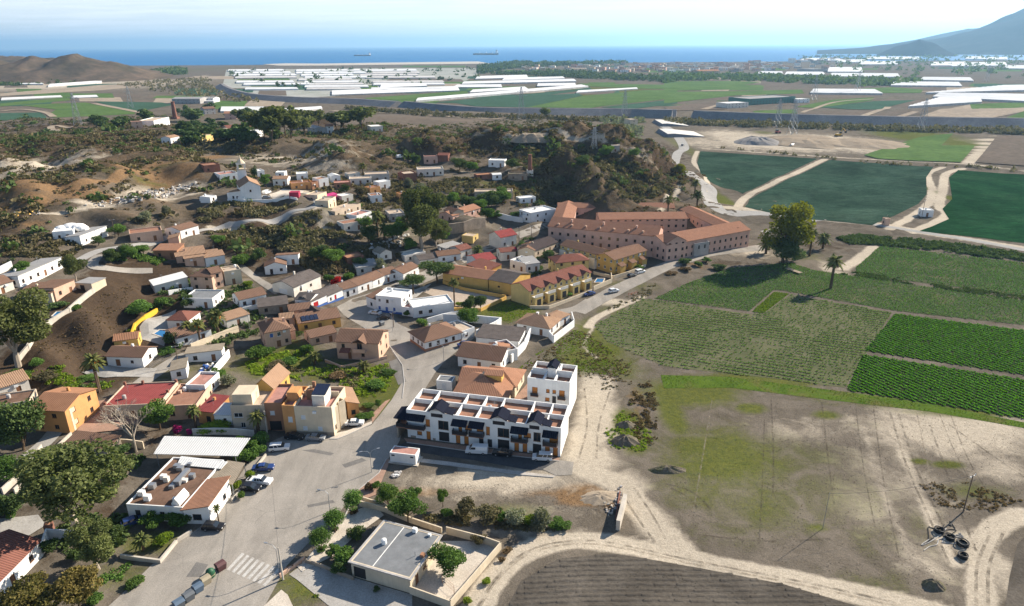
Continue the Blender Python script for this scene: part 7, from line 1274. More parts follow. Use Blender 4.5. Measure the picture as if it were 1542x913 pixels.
def bare_tree(p, h, label):
    g = G(p); rr = random.Random(8); root = empty('bare_tree', g, 0, label, 'tree'); mb = MB(); br = MB()
    def grow(a, d, L_, r, lev, m):
        b_ = a + d * L_; m.tube(a, b_, r, r * .7, 6 if lev < 2 else 4)
        if lev >= 5 or r < .008: return
        for _ in range(3 if lev else 4):
            nd_ = (d + Vector((rr.gauss(0, .42), rr.gauss(0, .42), rr.gauss(.12, .25)))).normalized(); grow(b_, nd_, L_ * rr.uniform(.62, .85), r * .58, lev + 1, br)
    grow(Vector((0, 0, -.3)), Vector((.03, 0, 1)), h * .27, .30, 0, mb); mb.build('trunk', BARKP, root); br.build('branches', BARKP, root)
bare_tree(A(530,312), 13.5, 'tall leafless grey tree beside the red sheet roof')
# left plateau and village trees
tree('euca', D(105,655), 22, 9.5, 'very tall eucalyptus with pale trunk at the left edge', v=0); tree('round', D(135,150), 5.5, 3.6, 'dark green round tree on the left plateau', v=2); tree('euca', D(435,165), 9, 3.6, 'olive-green tall tree beside the lane junction', v=1); palm(D(572,800), 8.6, 3.2, 'date palm with orange fruit below the brown bank', True, v=0)
for k, p, h, r, lb in [('shrub', D(790,350), 5, 4.8, 'large dark shrub mass at the right of the brown bank'), ('shrub', D(920,310), 3.6, 2.6, 'round shrub above the yellow barrier'), ('darkshrub', D(1085,310), 4, 3.0, 'dark shrubs between the white houses'), ('darkshrub', D(990,520), 4, 2.6, 'dark dense bush by the blue pool'), ('shrub', D(430,335), 2, 2.2, 'green bushes along the wall above the bank'), ('darkshrub', D(335,315), 1.6, 3.0, 'dark clipped hedge behind the small pool'), ('shrub', D(205,650), 2.4, 2.2, 'green bush right of the pale eucalyptus trunk'), ('scrubtree', D(260,740), 2.2, 3.0, 'olive bushes below the brown bank'), ('shrub', D(100,730), 2.4, 3.0, 'bushes under the very tall eucalyptus'), ('limeshrub', D(750,470), 1.8, 1.2, 'lime bush at the foot of the yellow barrier'), ('shrub', D(500,735), 1.4, 2.6, 'low green bushes beneath the date palm'), ('shrub', D(960,580), 1.6, 2.6, 'low green bushes along the lane fence'),
   ('shrub', E(410,620), 5, 3.6, 'dense green bush in the lot by the pink house'), ('shrub', E(470,590), 3, 2.2, 'green bush against the pink two-storey house'), ('shrub', E(600,640), 2.4, 3.0, 'yellowish bush in the middle of the overgrown lot'), ('scrubtree', E(520,670), 2, 3, 'olive weeds in the overgrown lot'), ('dryshrub', E(860,720), 1.4, 3.0, 'reddish dry weeds in the overgrown lot'), ('shrub', E(1090,770), 2.0, 3.0, 'green bank shrubs along the road bend'), ('shrub', E(1150,700), 1.6, 2.4, 'shrubs on the grass strip by the road'), ('greyshrub', E(240,760), 3.0, 2.4, 'grey-green shrub behind the terraced flats'), ('shrub', E(190,730), 3.4, 2.2, 'green shrub beside the cluttered yard'), ('shrub', E(700,580), 3, 2.2, 'green bush beside the garden wall'), ('limeshrub', E(350,200), 2.4, 2.0, 'lime green bush at the lane corner'), ('red', E(870,185), 3.2, 2.4, 'scarlet bougainvillea above the white row houses'), ('shrub', E(940,160), 3.4, 3.0, 'green shrubs above the white row houses'), ('shrub', E(820,170), 3.0, 2.6, 'olive shrubs left of the scarlet bougainvillea'), ('shrub', E(330,75), 5, 4.5, 'bright green tree mass above the pink houses'), ('darkshrub', E(420,50), 5, 3.5, 'dark shrub right of the bright green mass'), ('shrub', E(200,250), 2.6, 2.0, 'green shrub behind the flat grey roofs'),
   ('shrub', F(278,745), 2.6, 1.5, 'clipped dark bush in front of the white junction houses'), ('shrub', F(360,800), 2.2, 2.4, 'green bush on the junction verge'), ('limeshrub', F(580,690), 1.8, 1.4, 'light bush in the paved court'), ('magenta', F(885,390), 3.0, 2.0, 'purple bougainvillea beside the road'), ('shrub', F(940,360), 3.4, 2.0, 'green bush by the utility poles'), ('shrub', F(1200,630), 2.0, 2.6, 'bright green garden bushes before the yellow terrace'), ('darkshrub', F(1090,420), 4, 3.0, 'dark garden trees beside the long barn'), ('shrub', F(790,185), 3.6, 3.0, 'dark green trees beside the white boundary wall'), ('shrub', F(900,175), 2.6, 3.0, 'olive shrubs behind the white boundary wall'),
   ('shrub', K(1045,545), 2.2, 2.0, 'green bush at the foot of the grey annex'), ('shrub', K(1095,520), 2.2, 1.8, 'second green bush by the pink building'), ('dryshrub', K(980,570), 1.4, 3.0, 'dry brush along the road below the pink building'), ('darkshrub', K(975,530), 2.4, 3.2, 'dark brush at the corner of the pink building'), ('darkshrub', K(1160,560), 2.0, 3.4, 'dark brush between road and crop field'), ('dryshrub', K(890,590), .9, 2.4, 'dry weeds along the field edge'), ('scrubtree', K(380,535), 3.0, 2.2, 'dark garden bush in front of the brown-roofed terrace'), ('shrub', K(700,560), 2, 2, 'green hedge before the yellow corner block')]: tree(k, p, h, r, lb, name='shrub')
for p, h, r, lb, fr_ in [(E(85,530), 6.5, 2.6, 'date palm left of a pair over the long white house', True), (E(190,480), 6.5, 3.4, 'large date palm with orange fruit over the palm lane', True), (E(20,500), 4.5, 2.4, 'palm beside the long brown roof', False), (F(550,705), 9.5, 2.2, 'tall slender palm in the paved court', False), (E(740,640), 2.6, 2.4, 'blue-grey palm in the overgrown lot', False), (E(1020,690), 2.4, 2.4, 'low palm in the overgrown lot by the road', False), (F(685,405), 3.4, 3.0, 'bushy palm above the red-roofed row house', False), (F(110,290), 9, 4.0, 'shaggy palm left of the giant eucalyptus', False), (F(150,320), 6, 3.6, 'second shaggy palm left of the giant eucalyptus', False), (T(475,555), 4.5, 4.2, 'squat palm at the foot of the golden tree', False), (T(655,565), 9.5, 3.6, 'tall palm right of the golden tree', False), (T(710,535), 5, 4.0, 'bushy palm near the dirt yard', False), (T(742,700), 10.5, 4.0, 'lone palm standing in the crop field', False), (T(190,365), 7, 3.6, 'palm beside the road behind the pink building', False), (T(180,320), 8, 3.4, 'taller palm by the hillside road', False), (M(940,340), 7, 3.0, 'dark palm on the hilltop before the cliff', False), (K(870,225), 6, 3.0, 'palm behind the roofs of the pink building', False)]: palm(p, h, r, lb, fr_, v=len(lb))
tree('umbrella', F(452,560), 8.0, 5.6, 'larger of two umbrella pines by the row houses', v=0); tree('umbrella', F(315,622), 6.4, 4.6, 'smaller of two umbrella pines nearer the junction', v=1); tree('dark', F(640,725), 5.6, 2.7, 'left dark tree at the paved court edge', v=1); tree('dark', F(702,705), 5.6, 2.6, 'right dark tree at the paved court edge', v=2); tree('fig', F(632,800), 6.0, 4.4, 'big dark tree inside the long white wall', v=0)
tree('euca', F(365,365), 27, 11.0, 'giant eucalyptus towering in the centre of the village', v=2); tree('euca', F(445,350), 13, 5.5, 'lower eucalyptus clump at the right of the giant one', v=1); tree('round', F(200,330), 8, 5, 'round tree left of the giant eucalyptus')
tree('gold', T(545,590), 24, 10.2, 'tall golden-topped tree beside the pink building', v=1); tree('dark', T(562,594), 13, 6.6, 'dark ivy-clad tree in front of the golden one', v=0); tree('gold', T(120,240), 9, 4.4, 'yellow-green tree beside the levee road', v=2)
for p, h, r, lb, k in [(F(750,125), 9, 5.5, 'dark tree mass above the white modern house, left', 'dark'), (F(830,110), 9, 6, 'dark tree mass above the white modern house, right', 'fig'), (F(620,130), 7, 5, 'dark trees above the terracotta farmhouse', 'dark'), (F(700,150), 6, 4, 'round green tree beside the terracotta farmhouse', 'round'), (F(740,210), 7, 3.6, 'green tree at the end of the stone wall', 'round'), (F(540,110), 7, 4, 'tree between giant eucalyptus and farmhouse', 'fig'), (M(385,395), 7, 3.2, 'round green tree right of the church', 'round'), (M(238,335), 6, 1.6, 'dark cypress left of the church tower', 'cypress'), (M(318,330), 6, 1.5, 'dark cypress right of the church tower', 'cypress'), (M(890,530), 5, 4.5, 'green tree on the lower hilltop', 'fig'), (M(840,430), 5, 4, 'dark shrubby tree on the hilltop', 'dark'), (M(930,440), 5, 5, 'green shrubby tree on the hilltop', 'scrubtree'), (M(600,325), 4, 5, 'shrubby tree under the pale cliff', 'scrubtree'), (M(1240,260), 6, 5, 'dark tree by the white truck', 'dark'), (N(320,340), 8, 5.5, 'dark tree right of the long pale house', 'dark'), (N(390,345), 6, 4.5, 'second dark tree right of the long pale house', 'fig'), (N(600,330), 6, 4, 'dark tree left of the brick chimney', 'dark'), (N(1090,275), 8, 4, 'tree on the right end of the hilltop', 'round'), (N(970,320), 7, 5, 'dark tree on the hillside, left of the hut', 'dark'), (N(1040,300), 5, 3, 'small dark tree on the hillside', 'dark'), (N(1240,275), 6, 6, 'green tree mass at the end of the ridge', 'fig'), (N(840,415), 6, 5, 'grey olive tree on the terrace', 'greyshrub'), (N(120,470), 7, 8, 'grey-green scrub tree above the giant eucalyptus', 'greyshrub'), (N(60,430), 5, 5, 'pale scrub tree beside the dark brick house', 'greyshrub'), (L(920,640), 5, 4, 'grey-green tree above the tan house', 'greyshrub'), (L(1050,600), 4, 4, 'second grey-green tree on the slope', 'greyshrub'), (L(740,730), 5, 4.5, 'green tree between the white and tan houses', 'fig'), (L(620,790), 4, 4, 'dark tree below the white slope house', 'dark'), (L(800,850), 5, 5, 'grey-blue tree by the upper road bend', 'greyshrub'), (L(900,840), 4, 4, 'green shrubby tree by the upper road bend', 'fig'), (L(700,870), 4, 4, 'dark tree at the upper road bend', 'dark'), (M(120,720), 4.5, 4, 'green tree below the church road', 'fig')]: tree(k, p, h, r, lb, name='tree')
for p, h, r, lb, k in [(F(60,330), 8, 4.2, 'dark tree in the grove left of the giant eucalyptus, outermost', 'dark'), (F(250,300), 9, 4.0, 'dark tree touching the left flank of the giant eucalyptus', 'fig'), (F(300,375), 6, 3.4, 'low tree at the foot of the giant eucalyptus', 'fig'), (F(40,250), 6, 4, 'shrubby tree above the shaggy palms', 'fig'), (F(480,330), 6, 3.2, 'small green tree by the left end of the stone wall', 'round'), (E(760,60), 7, 4.5, 'dark tree above the big warehouse, left', 'dark'), (E(860,70), 7, 5, 'dark tree above the big warehouse, right', 'fig'), (E(1000,90), 5, 3.4, 'dark tree beside the long grey-roofed shed', 'dark'), (E(1120,110), 5, 3, 'grey-green tree at the top end of the row houses', 'greyshrub'), (D(640,60), 5, 5, 'dark tree inside the bend of the upper road', 'dark'), (D(740,40), 5, 5, 'green tree inside the bend of the upper road', 'fig')]: tree(k, p, h, r, lb)
# valley trees beyond the ridge
rr = random.Random(31)
for k, (x, y, h) in enumerate([(1085,450,26),(1120,470,24),(1150,480,30),(1180,505,28),(1215,520,24),(1250,500,30),(1275,490,32),(1300,500,24),(1330,480,28),(1360,490,22),(1395,470,26),(1425,450,22),(1500,465,20),(1535,455,18)]): tree('fareuca', O(x, y), h * .75, 8, 'tall eucalyptus in the row behind the ridge, number %s from the left' % ['one','two','three','four','five','six','seven','eight','nine','ten','eleven','twelve','thirteen','fourteen'][k], 'eucalyptus row behind the ridge')
tree('fareuca', Q(135,462), 20, 11, 'large lone eucalyptus right of the eucalyptus row'); tree('fareuca', Q(45,470), 17, 12, 'eucalyptus clump left of the lone one'); tree('fareuca', Q(960,420), 15, 8, 'tree on the plain above the hilltop')
for k in range(44):
    x = rr.uniform(790, 1230); y = rr.uniform(440, 530) if k > 10 else rr.uniform(385, 440); tree('far', O(x, y), rr.uniform(5, 10), rr.uniform(4, 7), 'dark tree among the scattered farms in the valley', 'valley trees', v=k % 3)
for x, y, h, r, lb in [(450,455,12,9,'dark tree at the left of the valley farms'), (655,425,12,9,'dark tree left of the white farm'), (935,385,12,8,'round dark tree behind the tall chimney'), (850,425,12,12,'dark tree clump right of the tall chimney'), (545,450,9,9,'olive tree on the ridge before the plain'), (870,490,8,7,'tree beside the pale valley house')]: tree('far', O(x, y), h, r, lb, v=1)

# ------------------------------------------------------------------ scrub over the hills (nobody could count it)
def bushes(name, label, x, y, r, z, leaves, mat, tint, squash=.8, seed=0, size=.75):
    rng = np.random.default_rng(seed); n = len(x); N_ = n * leaves; d = rng.normal(size=(N_, 3)); d /= np.linalg.norm(d, axis=1, keepdims=True); d[:, 2] = np.abs(d[:, 2]); R_ = np.repeat(r, leaves); q = rng.uniform(.45, 1, N_) * R_
    c = np.stack([np.repeat(x, leaves), np.repeat(y, leaves), np.repeat(z, leaves)], 1) + d * q[:, None] * np.array([1, 1, squash]); lq = leafquads(c, d, 1.0, rng); c4 = c[:, None, :]; lq = c4 + (lq - c4) * (R_ * size)[:, None, None]
    v = lq.reshape(-1, 3); t = np.clip(np.repeat(tint, leaves) * .75 + rng.random(N_) * .3, 0, 1)
    return tag(link(name, np_mesh(name, v, np.arange(len(v)).reshape(-1, 4), mat, False, ('tint', 'FACE', 'FLOAT', t))), label, 'scrub', None, 'stuff')
def groundv(x, y): return np.array([ground(a, b_) for a, b_ in zip(x, y)])
BLD = [(o.matrix_world.translation if False else o.location, o['dims']) for o in COL.objects if o.parent is None and 'dims' in o.keys()]
def clear(x, y, pad=1.0):
    ok = np.ones(len(x), bool)
    for o in [o for o in COL.objects if o.parent is None and 'dims' in o.keys()]:
        if o.location.y > 800: continue
        c, s = math.cos(-o.rotation_euler.z), math.sin(-o.rotation_euler.z); dx = x - o.location.x; dy = y - o.location.y; u = dx * c - dy * s; v = dx * s + dy * c; W_, d_, _ = o['dims']
        ok &= ~((u > -pad) & (u < W_ + pad) & (v > -pad) & (v < d_ + pad))
    return ok
ROADS = [o for o in COL.objects if o.name.split('.')[0] in ('road', 'street', 'path', 'yard', 'pavement')]
RG = {}
for o in ROADS:
    for vv in o.data.vertices: RG[(round(vv.co.x / 2), round(vv.co.y / 2))] = 1
def offroad(x, y): return np.array([not any((round(a / 2) + i, round(b_ / 2) + j) in RG for i in (-1, 0, 1) for j in (-1, 0, 1)) for a, b_ in zip(x, y)])
rng = np.random.default_rng(77); n = 120000; sx = rng.uniform(-540, 230, n); sy = rng.uniform(120, 790, n)
ix = np.clip(np.searchsorted(GX, sx), 0, len(GX) - 1); iy = np.clip(np.searchsorted(GY, sy), 0, len(GY) - 1); rg = HR[iy, ix]; hh_ = HZ[iy, ix]; cv = cov.reshape(len(GY), len(GX), 4)[iy, ix]
pat = fbm(sx / 22, sy / 22, 4, 31); dens = np.clip((rg - .07) * 1.5 + np.clip(hh_ - 9, 0, 10) * .02, 0, 1) * (hh_ > .8) * np.clip((pat - .40) * 5, .04, 1) * (1 - .8 * np.clip(cv[:, 1], 0, 1)) * (1 - .75 * np.clip(cv[:, 3], 0, 1))
dens *= (sx > -sy * .80 - 10); ok = rng.random(n) < dens * .75; sx, sy = sx[ok], sy[ok]; ok = clear(sx, sy); sx, sy = sx[ok], sy[ok]; ok = offroad(sx, sy); sx, sy = sx[ok], sy[ok]
for _, pl_, _m in FT: ok = ~inpoly(sx, sy, [G(q) for q in pl_]); sx, sy = sx[ok], sy[ok]
sz = groundv(sx, sy); sr = rng.gamma(3.0, .42, len(sx)) + .45; k = rng.random(len(sx)); print('SCRUB', len(sx))
a = k < .58; bushes('hill_scrub', 'dark olive scrub covering the hillsides', sx[a], sy[a], sr[a], sz[a], 26, LM['scrub'], rng.random(a.sum()), .6, 1, .46)
a = k >= .68; bushes('hill_scrub', 'brown dry scrub scattered over the hillsides', sx[a], sy[a], sr[a] * .8, sz[a], 20, LM['dry'], rng.random(a.sum()), .6, 2, .5)
a = (k >= .58) & (k < .68); bushes('hill_scrub', 'green shrubs scattered over the hillsides', sx[a], sy[a], sr[a] * 1.35, sz[a], 36, LM['dark'], rng.random(a.sum()), .85, 3, .42)
def fill(name, label, pts, n, rmin, rmax, mat, seed, leaves=12, squash=.7, cat='weeds', avoid=True):
    w = [G(p) for p in pts]; pl = [(q.x, q.y) for q in w]; rng = np.random.default_rng(seed); x = rng.uniform(min(p[0] for p in pl), max(p[0] for p in pl), n * 4); y = rng.uniform(min(p[1] for p in pl), max(p[1] for p in pl), n * 4)
    ok = inpoly(x, y, pl) & (fbm(x / 5, y / 5, 3, seed) > .40); x, y = x[ok][:n], y[ok][:n]
    if avoid and len(x): ok = clear(x, y, .3); x, y = x[ok], y[ok]; ok = offroad(x, y); x, y = x[ok], y[ok]
    if len(x) == 0: return
    o = bushes(name, label, x, y, rng.uniform(rmin, rmax, len(x)), groundv(x, y), int(leaves * (1.8 if rmax > .8 else 1)), mat, rng.random(len(x)), squash, seed, .5 if rmax > .8 else .7); o['category'] = cat
fill('hedge_scrub', 'dark brush bank along the road above the crop fields', [T(770,490),T(860,478),T(1100,500),T(1560,560),T(1560,590),T(1200,545),T(940,520),T(820,515)], 1300, .7, 1.9, LM['dark'], 41); fill('hedge_scrub', 'low dark weeds along the ditch between two crop fields', [T(780,640),T(850,630),T(1100,665),T(1560,735),T(1560,755),T(1100,685),T(860,650)], 1100, .4, .9, LM['dark'], 42)
fill('lot_weeds', 'green and yellow weeds filling the overgrown lot by the road bend', [E(340,640),E(520,580),E(700,560),E(800,640),E(1000,670),E(1170,640),E(1210,700),E(1100,850),E(1000,830),E(800,720),E(600,740),E(380,700)], 900, .25, .8, LM['lime'], 43); fill('lot_weeds', 'dark brush in the overgrown lot', [E(560,660),E(800,660),E(1000,700),E(1000,800),E(800,720),E(640,700)], 200, .4, 1.0, LM['scrub'], 44)
fill('field_weeds', 'rough grass and weeds between the houses and crop field', [C(700,300),C(760,240),C(930,110),C(1000,130),C(1190,280),C(1190,360),C(1090,400),C(950,330),C(940,270),C(720,250)], 420, .15, .45, LM['scrub'], 45); fill('field_weeds', 'green grass tufts between the houses and crop field', [C(660,300),C(740,230),C(930,110),C(1010,150),C(1190,260),C(1150,330),C(940,300),C(930,260)], 1700, .1, .28, LM['lime'], 46); fill('field_weeds', 'pale dry grass between the houses and crop field', [C(700,300),C(760,240),C(930,110),C(1000,130),C(1190,280),C(1190,360),C(950,330)], 500, .15, .4, LM['dry'], 146); fill('field_weeds', 'dry brown brush beside the dirt track', [U(190,220),U(260,150),U(290,240),U(280,370),U(220,380)], 160, .3, .9, LM['dry'], 47); fill('field_weeds', 'green weeds around the dark soil heaps', [U(110,330),U(190,230),U(290,330),U(250,400),U(130,385)], 260, .2, .5, LM['lime'], 48)
fill('bank_weeds', 'weeds at the foot of the brown bank', [D(120,690),D(330,640),D(480,690),D(660,720),D(640,780),D(420,790),D(330,760),D(200,740)], 420, .25, .8, LM['lime'], 49); fill('bank_weeds', 'rough dry weeds on the brown bank', [D(210,620),D(200,520),D(420,400),D(560,280),D(640,180),D(780,200),D(740,330),D(560,560),D(380,620)], 260, .2, .45, LM['dry'], 50); fill('bank_weeds', 'weeds on the verge in the bottom left corner', [A(380,800),A(480,740),A(620,760),A(520,860),A(430,913),A(360,913)], 260, .2, .6, LM['round'], 51); fill('bank_weeds', 'grass and weeds at the bottom edge by the concrete yard', [B(330,830),B(380,810),B(520,913),B(400,925),B(360,880)], 260, .15, .4, LM['lime'], 52)
fill('field_weeds', 'tufts of dry grass over the fallow field', [U(330,250),U(900,230),U(1500,330),U(1500,560),U(1200,850),U(600,760),U(350,600)], 350, .06, .16, LM['dry'], 54, 7); fill('field_weeds', 'weeds along the hedge bank at the right of the fallow field', [U(1150,500),U(1320,500),U(1500,560),U(1400,600),U(1230,580)], 200, .15, .5, LM['dry'], 55); fill('field_weeds', 'dry scrub lining the field path by the road', [(885,470),(950,442),(990,425),(980,445),(910,470)], 240, .25, .6, LM['scrub'], 56)
fill('lot_weeds', 'lawn grass on the green plot by the white wall', [F(700,725),F(850,660),F(1030,715),F(860,790)], 700, .15, .32, LM['lime'], 57, 8); fill('lot_weeds', 'weeds in the vacant lot behind the bungalow', [W(340,420),W(560,420),W(1000,470),W(1160,490),W(1000,510),W(700,490),W(400,460)], 420, .2, .6, LM['scrub'], 58)
fill('slope_scrub', 'dark scrub on the slope below the church road', [M(0,500),M(160,480),M(560,480),M(600,500),M(540,550),M(300,610),M(60,660),M(0,640)], 520, .7, 1.9, LM['scrub'], 59, 16); fill('slope_scrub', 'dark scrub on the slope between church road and houses', [M(80,690),M(300,630),M(560,560),M(680,530),M(820,640),M(840,760),M(600,800),M(480,760),M(300,790),M(180,770)], 800, .7, 1.9, LM['scrub'], 60, 16); fill('slope_scrub', 'scrub around the upper road bend at left', [L(60,740),L(330,720),L(520,800),L(500,860),L(380,900),L(60,860)], 420, .6, 1.7, LM['scrub'], 61, 16); fill('slope_scrub', 'green scrub below the upper road', [L(590,880),L(700,830),L(960,800),L(1060,870),L(960,960),L(700,960)], 300, .6, 1.7, LM['round'], 62, 16); fill('slope_scrub', 'scrub above the white row houses', [M(560,800),M(860,740),M(1150,720),M(1180,790),M(900,880),M(700,900)], 420, .6, 1.8, LM['scrub'], 63, 16); fill('slope_scrub', 'dark scrub above the village trees', [N(0,420),N(260,380),N(600,410),N(900,400),N(1000,480),N(680,500),N(400,450),N(200,560),N(0,520)], 700, .8, 2.2, LM['scrub'], 64, 16); fill('valley_scrub', 'green undergrowth in the valley beyond the ridge', [O(700,530),O(760,470),O(1100,500),O(1200,530),O(1150,560),O(800,560)], 420, 1, 2.6, LM['scrub'], 65, 12)
fill('garden_shrubs', 'garden bushes crowded between the houses left of the road', [D(700,600),D(900,250),E(150,60),E(420,130),E(520,260),E(700,340),E(860,420),E(700,560),E(420,460),E(200,560),E(0,560)], 800, .5, 1.5, LM['dark'], 90, 18, .9, 'shrubs'); fill('garden_shrubs', 'garden bushes crowded between the houses right of the street', [F(300,480),F(640,360),F(1000,300),F(1150,420),F(1050,560),F(880,440),F(700,420),F(480,520)], 360, .5, 1.3, LM['dark'], 91, 18, .9, 'shrubs'); fill('garden_shrubs', 'bushes between the hilltop houses', [M(400,400),M(560,330),M(900,320),M(1250,260),M(1300,400),M(1200,560),M(900,620),M(800,500)], 800, .6, 1.9, LM['scrub'], 92, 18, .9, 'shrubs'); fill('garden_shrubs', 'bushes around the lower left houses', [A(0,130),A(240,60),A(420,20),A(420,120),A(280,330),A(200,560),A(0,700)], 160, .4, 1.3, LM['dark'], 93, 18, .9, 'shrubs'); fill('garden_shrubs', 'dark undergrowth around the restaurant trees', [A(200,420),A(420,340),A(560,320),A(500,560),A(480,680),A(300,760),A(190,600)], 200, .4, 1.3, LM['dark'], 94, 18, .9, 'shrubs'); fill('slope_scrub', 'scrub over the front of the ridge', [N(560,300),N(800,240),N(1050,260),N(1300,330),N(1450,420),N(1400,500),N(1100,520),N(760,470)], 900, .8, 2.2, LM['scrub'], 95, 16); fill('slope_scrub', 'dark scrub along the crest of the ridge', [N(0,130),N(300,90),N(700,60),N(1000,80),N(1080,140),N(900,150),N(500,170),N(200,220),N(0,260)], 700, .8, 2.4, LM['scrub'], 96, 14)
CLOD = ground_mat('soil_clods', (.17, .145, .115), (.11, .094, .074), .8, 3)
def clods(name, label, pts, n, r0, r1, seed): fill(name, label, pts, n, r0, r1, CLOD, seed, 4, .5, 'soil')
clods('soil_clods', 'scattered clods and stones on the fallow field', [U(330,250),U(900,230),U(1500,330),U(1500,560),U(1250,860),U(700,780),U(380,640)], 5000, .05, .15, 101); clods('soil_clods', 'clods and stones over the vacant lot', [W(230,230),W(700,250),W(1080,240),W(1400,280),W(1380,430),W(900,380),W(360,330)], 1500, .05, .14, 102); clods('soil_clods', 'clods turned up in the ploughed field', [(800,900),(850,850),(930,842),(1050,862),(1230,905)], 3000, .06, .16, 103)
# far wooded belts
def belt(label, pts, n, rmin, rmax, seed, mat='dark'): fill('far_wood', label, pts, n, rmin, rmax, LM[mat], seed, 12, 1.1, 'wood', False)
belt('dark wood along the far coast before the town', [Q(650,182),Q(780,165),Q(1100,165),Q(1320,160),Q(1320,170),Q(1000,180),Q(800,190),Q(660,215)], 420, 8, 16, 71); belt('dark trees along the town front', [Q(680,215),Q(1000,205),Q(1250,215),Q(1542,235),Q(1542,250),Q(1250,240),Q(900,222)], 420, 6, 12, 72); belt('dark trees on the low rise before the right plain', [S(0,320),S(140,325),S(450,325),S(660,335),S(1080,345),S(1100,360),S(900,375),S(640,362),S(430,350),S(130,345),S(0,360)], 520, 6, 12, 73); belt('coastal trees at the foot of the left hills', [O(680,205),O(760,190),O(840,195),O(830,215),O(720,222)], 150, 8, 15, 74); belt('scrub along the foot of the right levee', [S(0,515),S(600,535),S(1100,550),S(1600,560),S(1600,580),S(1000,565),S(300,545),S(0,530)], 900, 2, 5, 75, 'scrub'); belt('scrub along the foot of the long levee', [Q(60,362),Q(250,375),Q(600,395),Q(1000,408),Q(1300,412),Q(1300,424),Q(900,418),Q(400,402),Q(70,375)], 700, 2, 5, 76, 'scrub'); belt('hazy trees scattered over the right plain', [S(560,240),S(1100,240),S(1542,240),S(1542,340),S(1100,330),S(700,300)], 320, 6, 14, 77); belt('scrub on the plain left of the curved levee', [O(500,260),O(760,240),O(930,230),O(960,280),O(1200,345),O(900,330),O(700,290)], 420, 3, 7, 78, 'scrub'); belt('trees among the packed greenhouses', [O(1000,195),O(1542,190),Q(640,190),Q(660,240),Q(400,260),O(1300,275),O(1050,250)], 90, 5, 12, 79); belt('hedges across the left plain', [O(0,250),O(250,245),O(360,230),O(370,250),O(0,270)], 150, 4, 9, 80); belt('scrub at the site edge', [T(180,110),T(700,150),T(900,175),T(1542,210),T(1542,220),T(900,185),T(400,130)], 260, 1, 2.5, 81, 'scrub'); belt('reeds and trees near the levee road', [N(1060,60),N(1300,70),N(1280,160),N(1120,160)], 260, 2, 5, 82, 'grey')
# ------------------------------------------------------------------ vehicles
def paint(n, c): return plain('car_' + n, c, .28, .1, .6)
CP_ = {'white': paint('white', (.72, .72, .71)), 'black': paint('black', (.015, .015, .018)), 'blue': paint('blue', (.02, .045, .16)), 'grey': paint('grey', (.22, .23, .24)), 'silver': paint('silver', (.45, .46, .47)), 'yellow': paint('yellow', (.6, .35, .03)), 'red': paint('red', (.35, .03, .02))}
TYRE = plain('tyre', (.015, .015, .015), .9); RIM = plain('rim', (.4, .4, .42), .35, .7); LAMPW = plain('lamp_clear', (.7, .7, .68), .2); LAMPR = plain('lamp_red', (.4, .02, .02), .3); CGLASS = plain('car_glass', (.015, .02, .025), .05, 0, .7)
CARS = {'hatch': (4.0, 1.72, [(0,.3),(4,.3),(4,.72),(3.95,.86),(3.0,.98),(.25,.98),(0,.85)], [(.15,.97),(3.0,.97),(2.35,1.5),(.45,1.5)]), 'saloon': (4.5, 1.76, [(0,.3),(4.5,.3),(4.5,.7),(4.4,.84),(3.3,.95),(.9,.98),(0,.92)], [(.75,.96),(3.35,.95),(2.6,1.45),(1.35,1.45)]), 'suv': (4.5, 1.82, [(0,.38),(4.5,.38),(4.5,.88),(4.4,1.0),(3.4,1.1),(0,1.1)], [(.1,1.09),(3.4,1.09),(2.75,1.72),(.25,1.72)]), 'van': (5.0, 1.95, [(0,.35),(5,.35),(5,.85),(4.85,1.05),(4.2,1.22),(0,1.22)], [(0.0,1.21),(4.2,1.21),(3.45,2.0),(.05,2.0)]), 'minivan': (4.4, 1.8, [(0,.35),(4.4,.35),(4.4,.85),(4.3,1.0),(3.5,1.12),(0,1.12)], [(0,1.11),(3.5,1.11),(2.85,1.82),(.05,1.82)]), 'pickup': (5.2, 1.85, [(0,.45),(5.2,.45),(5.2,.95),(5.1,1.08),(3.9,1.15),(0,1.12)], [(1.75,1.11),(3.95,1.14),(3.25,1.75),(2.0,1.75)])}
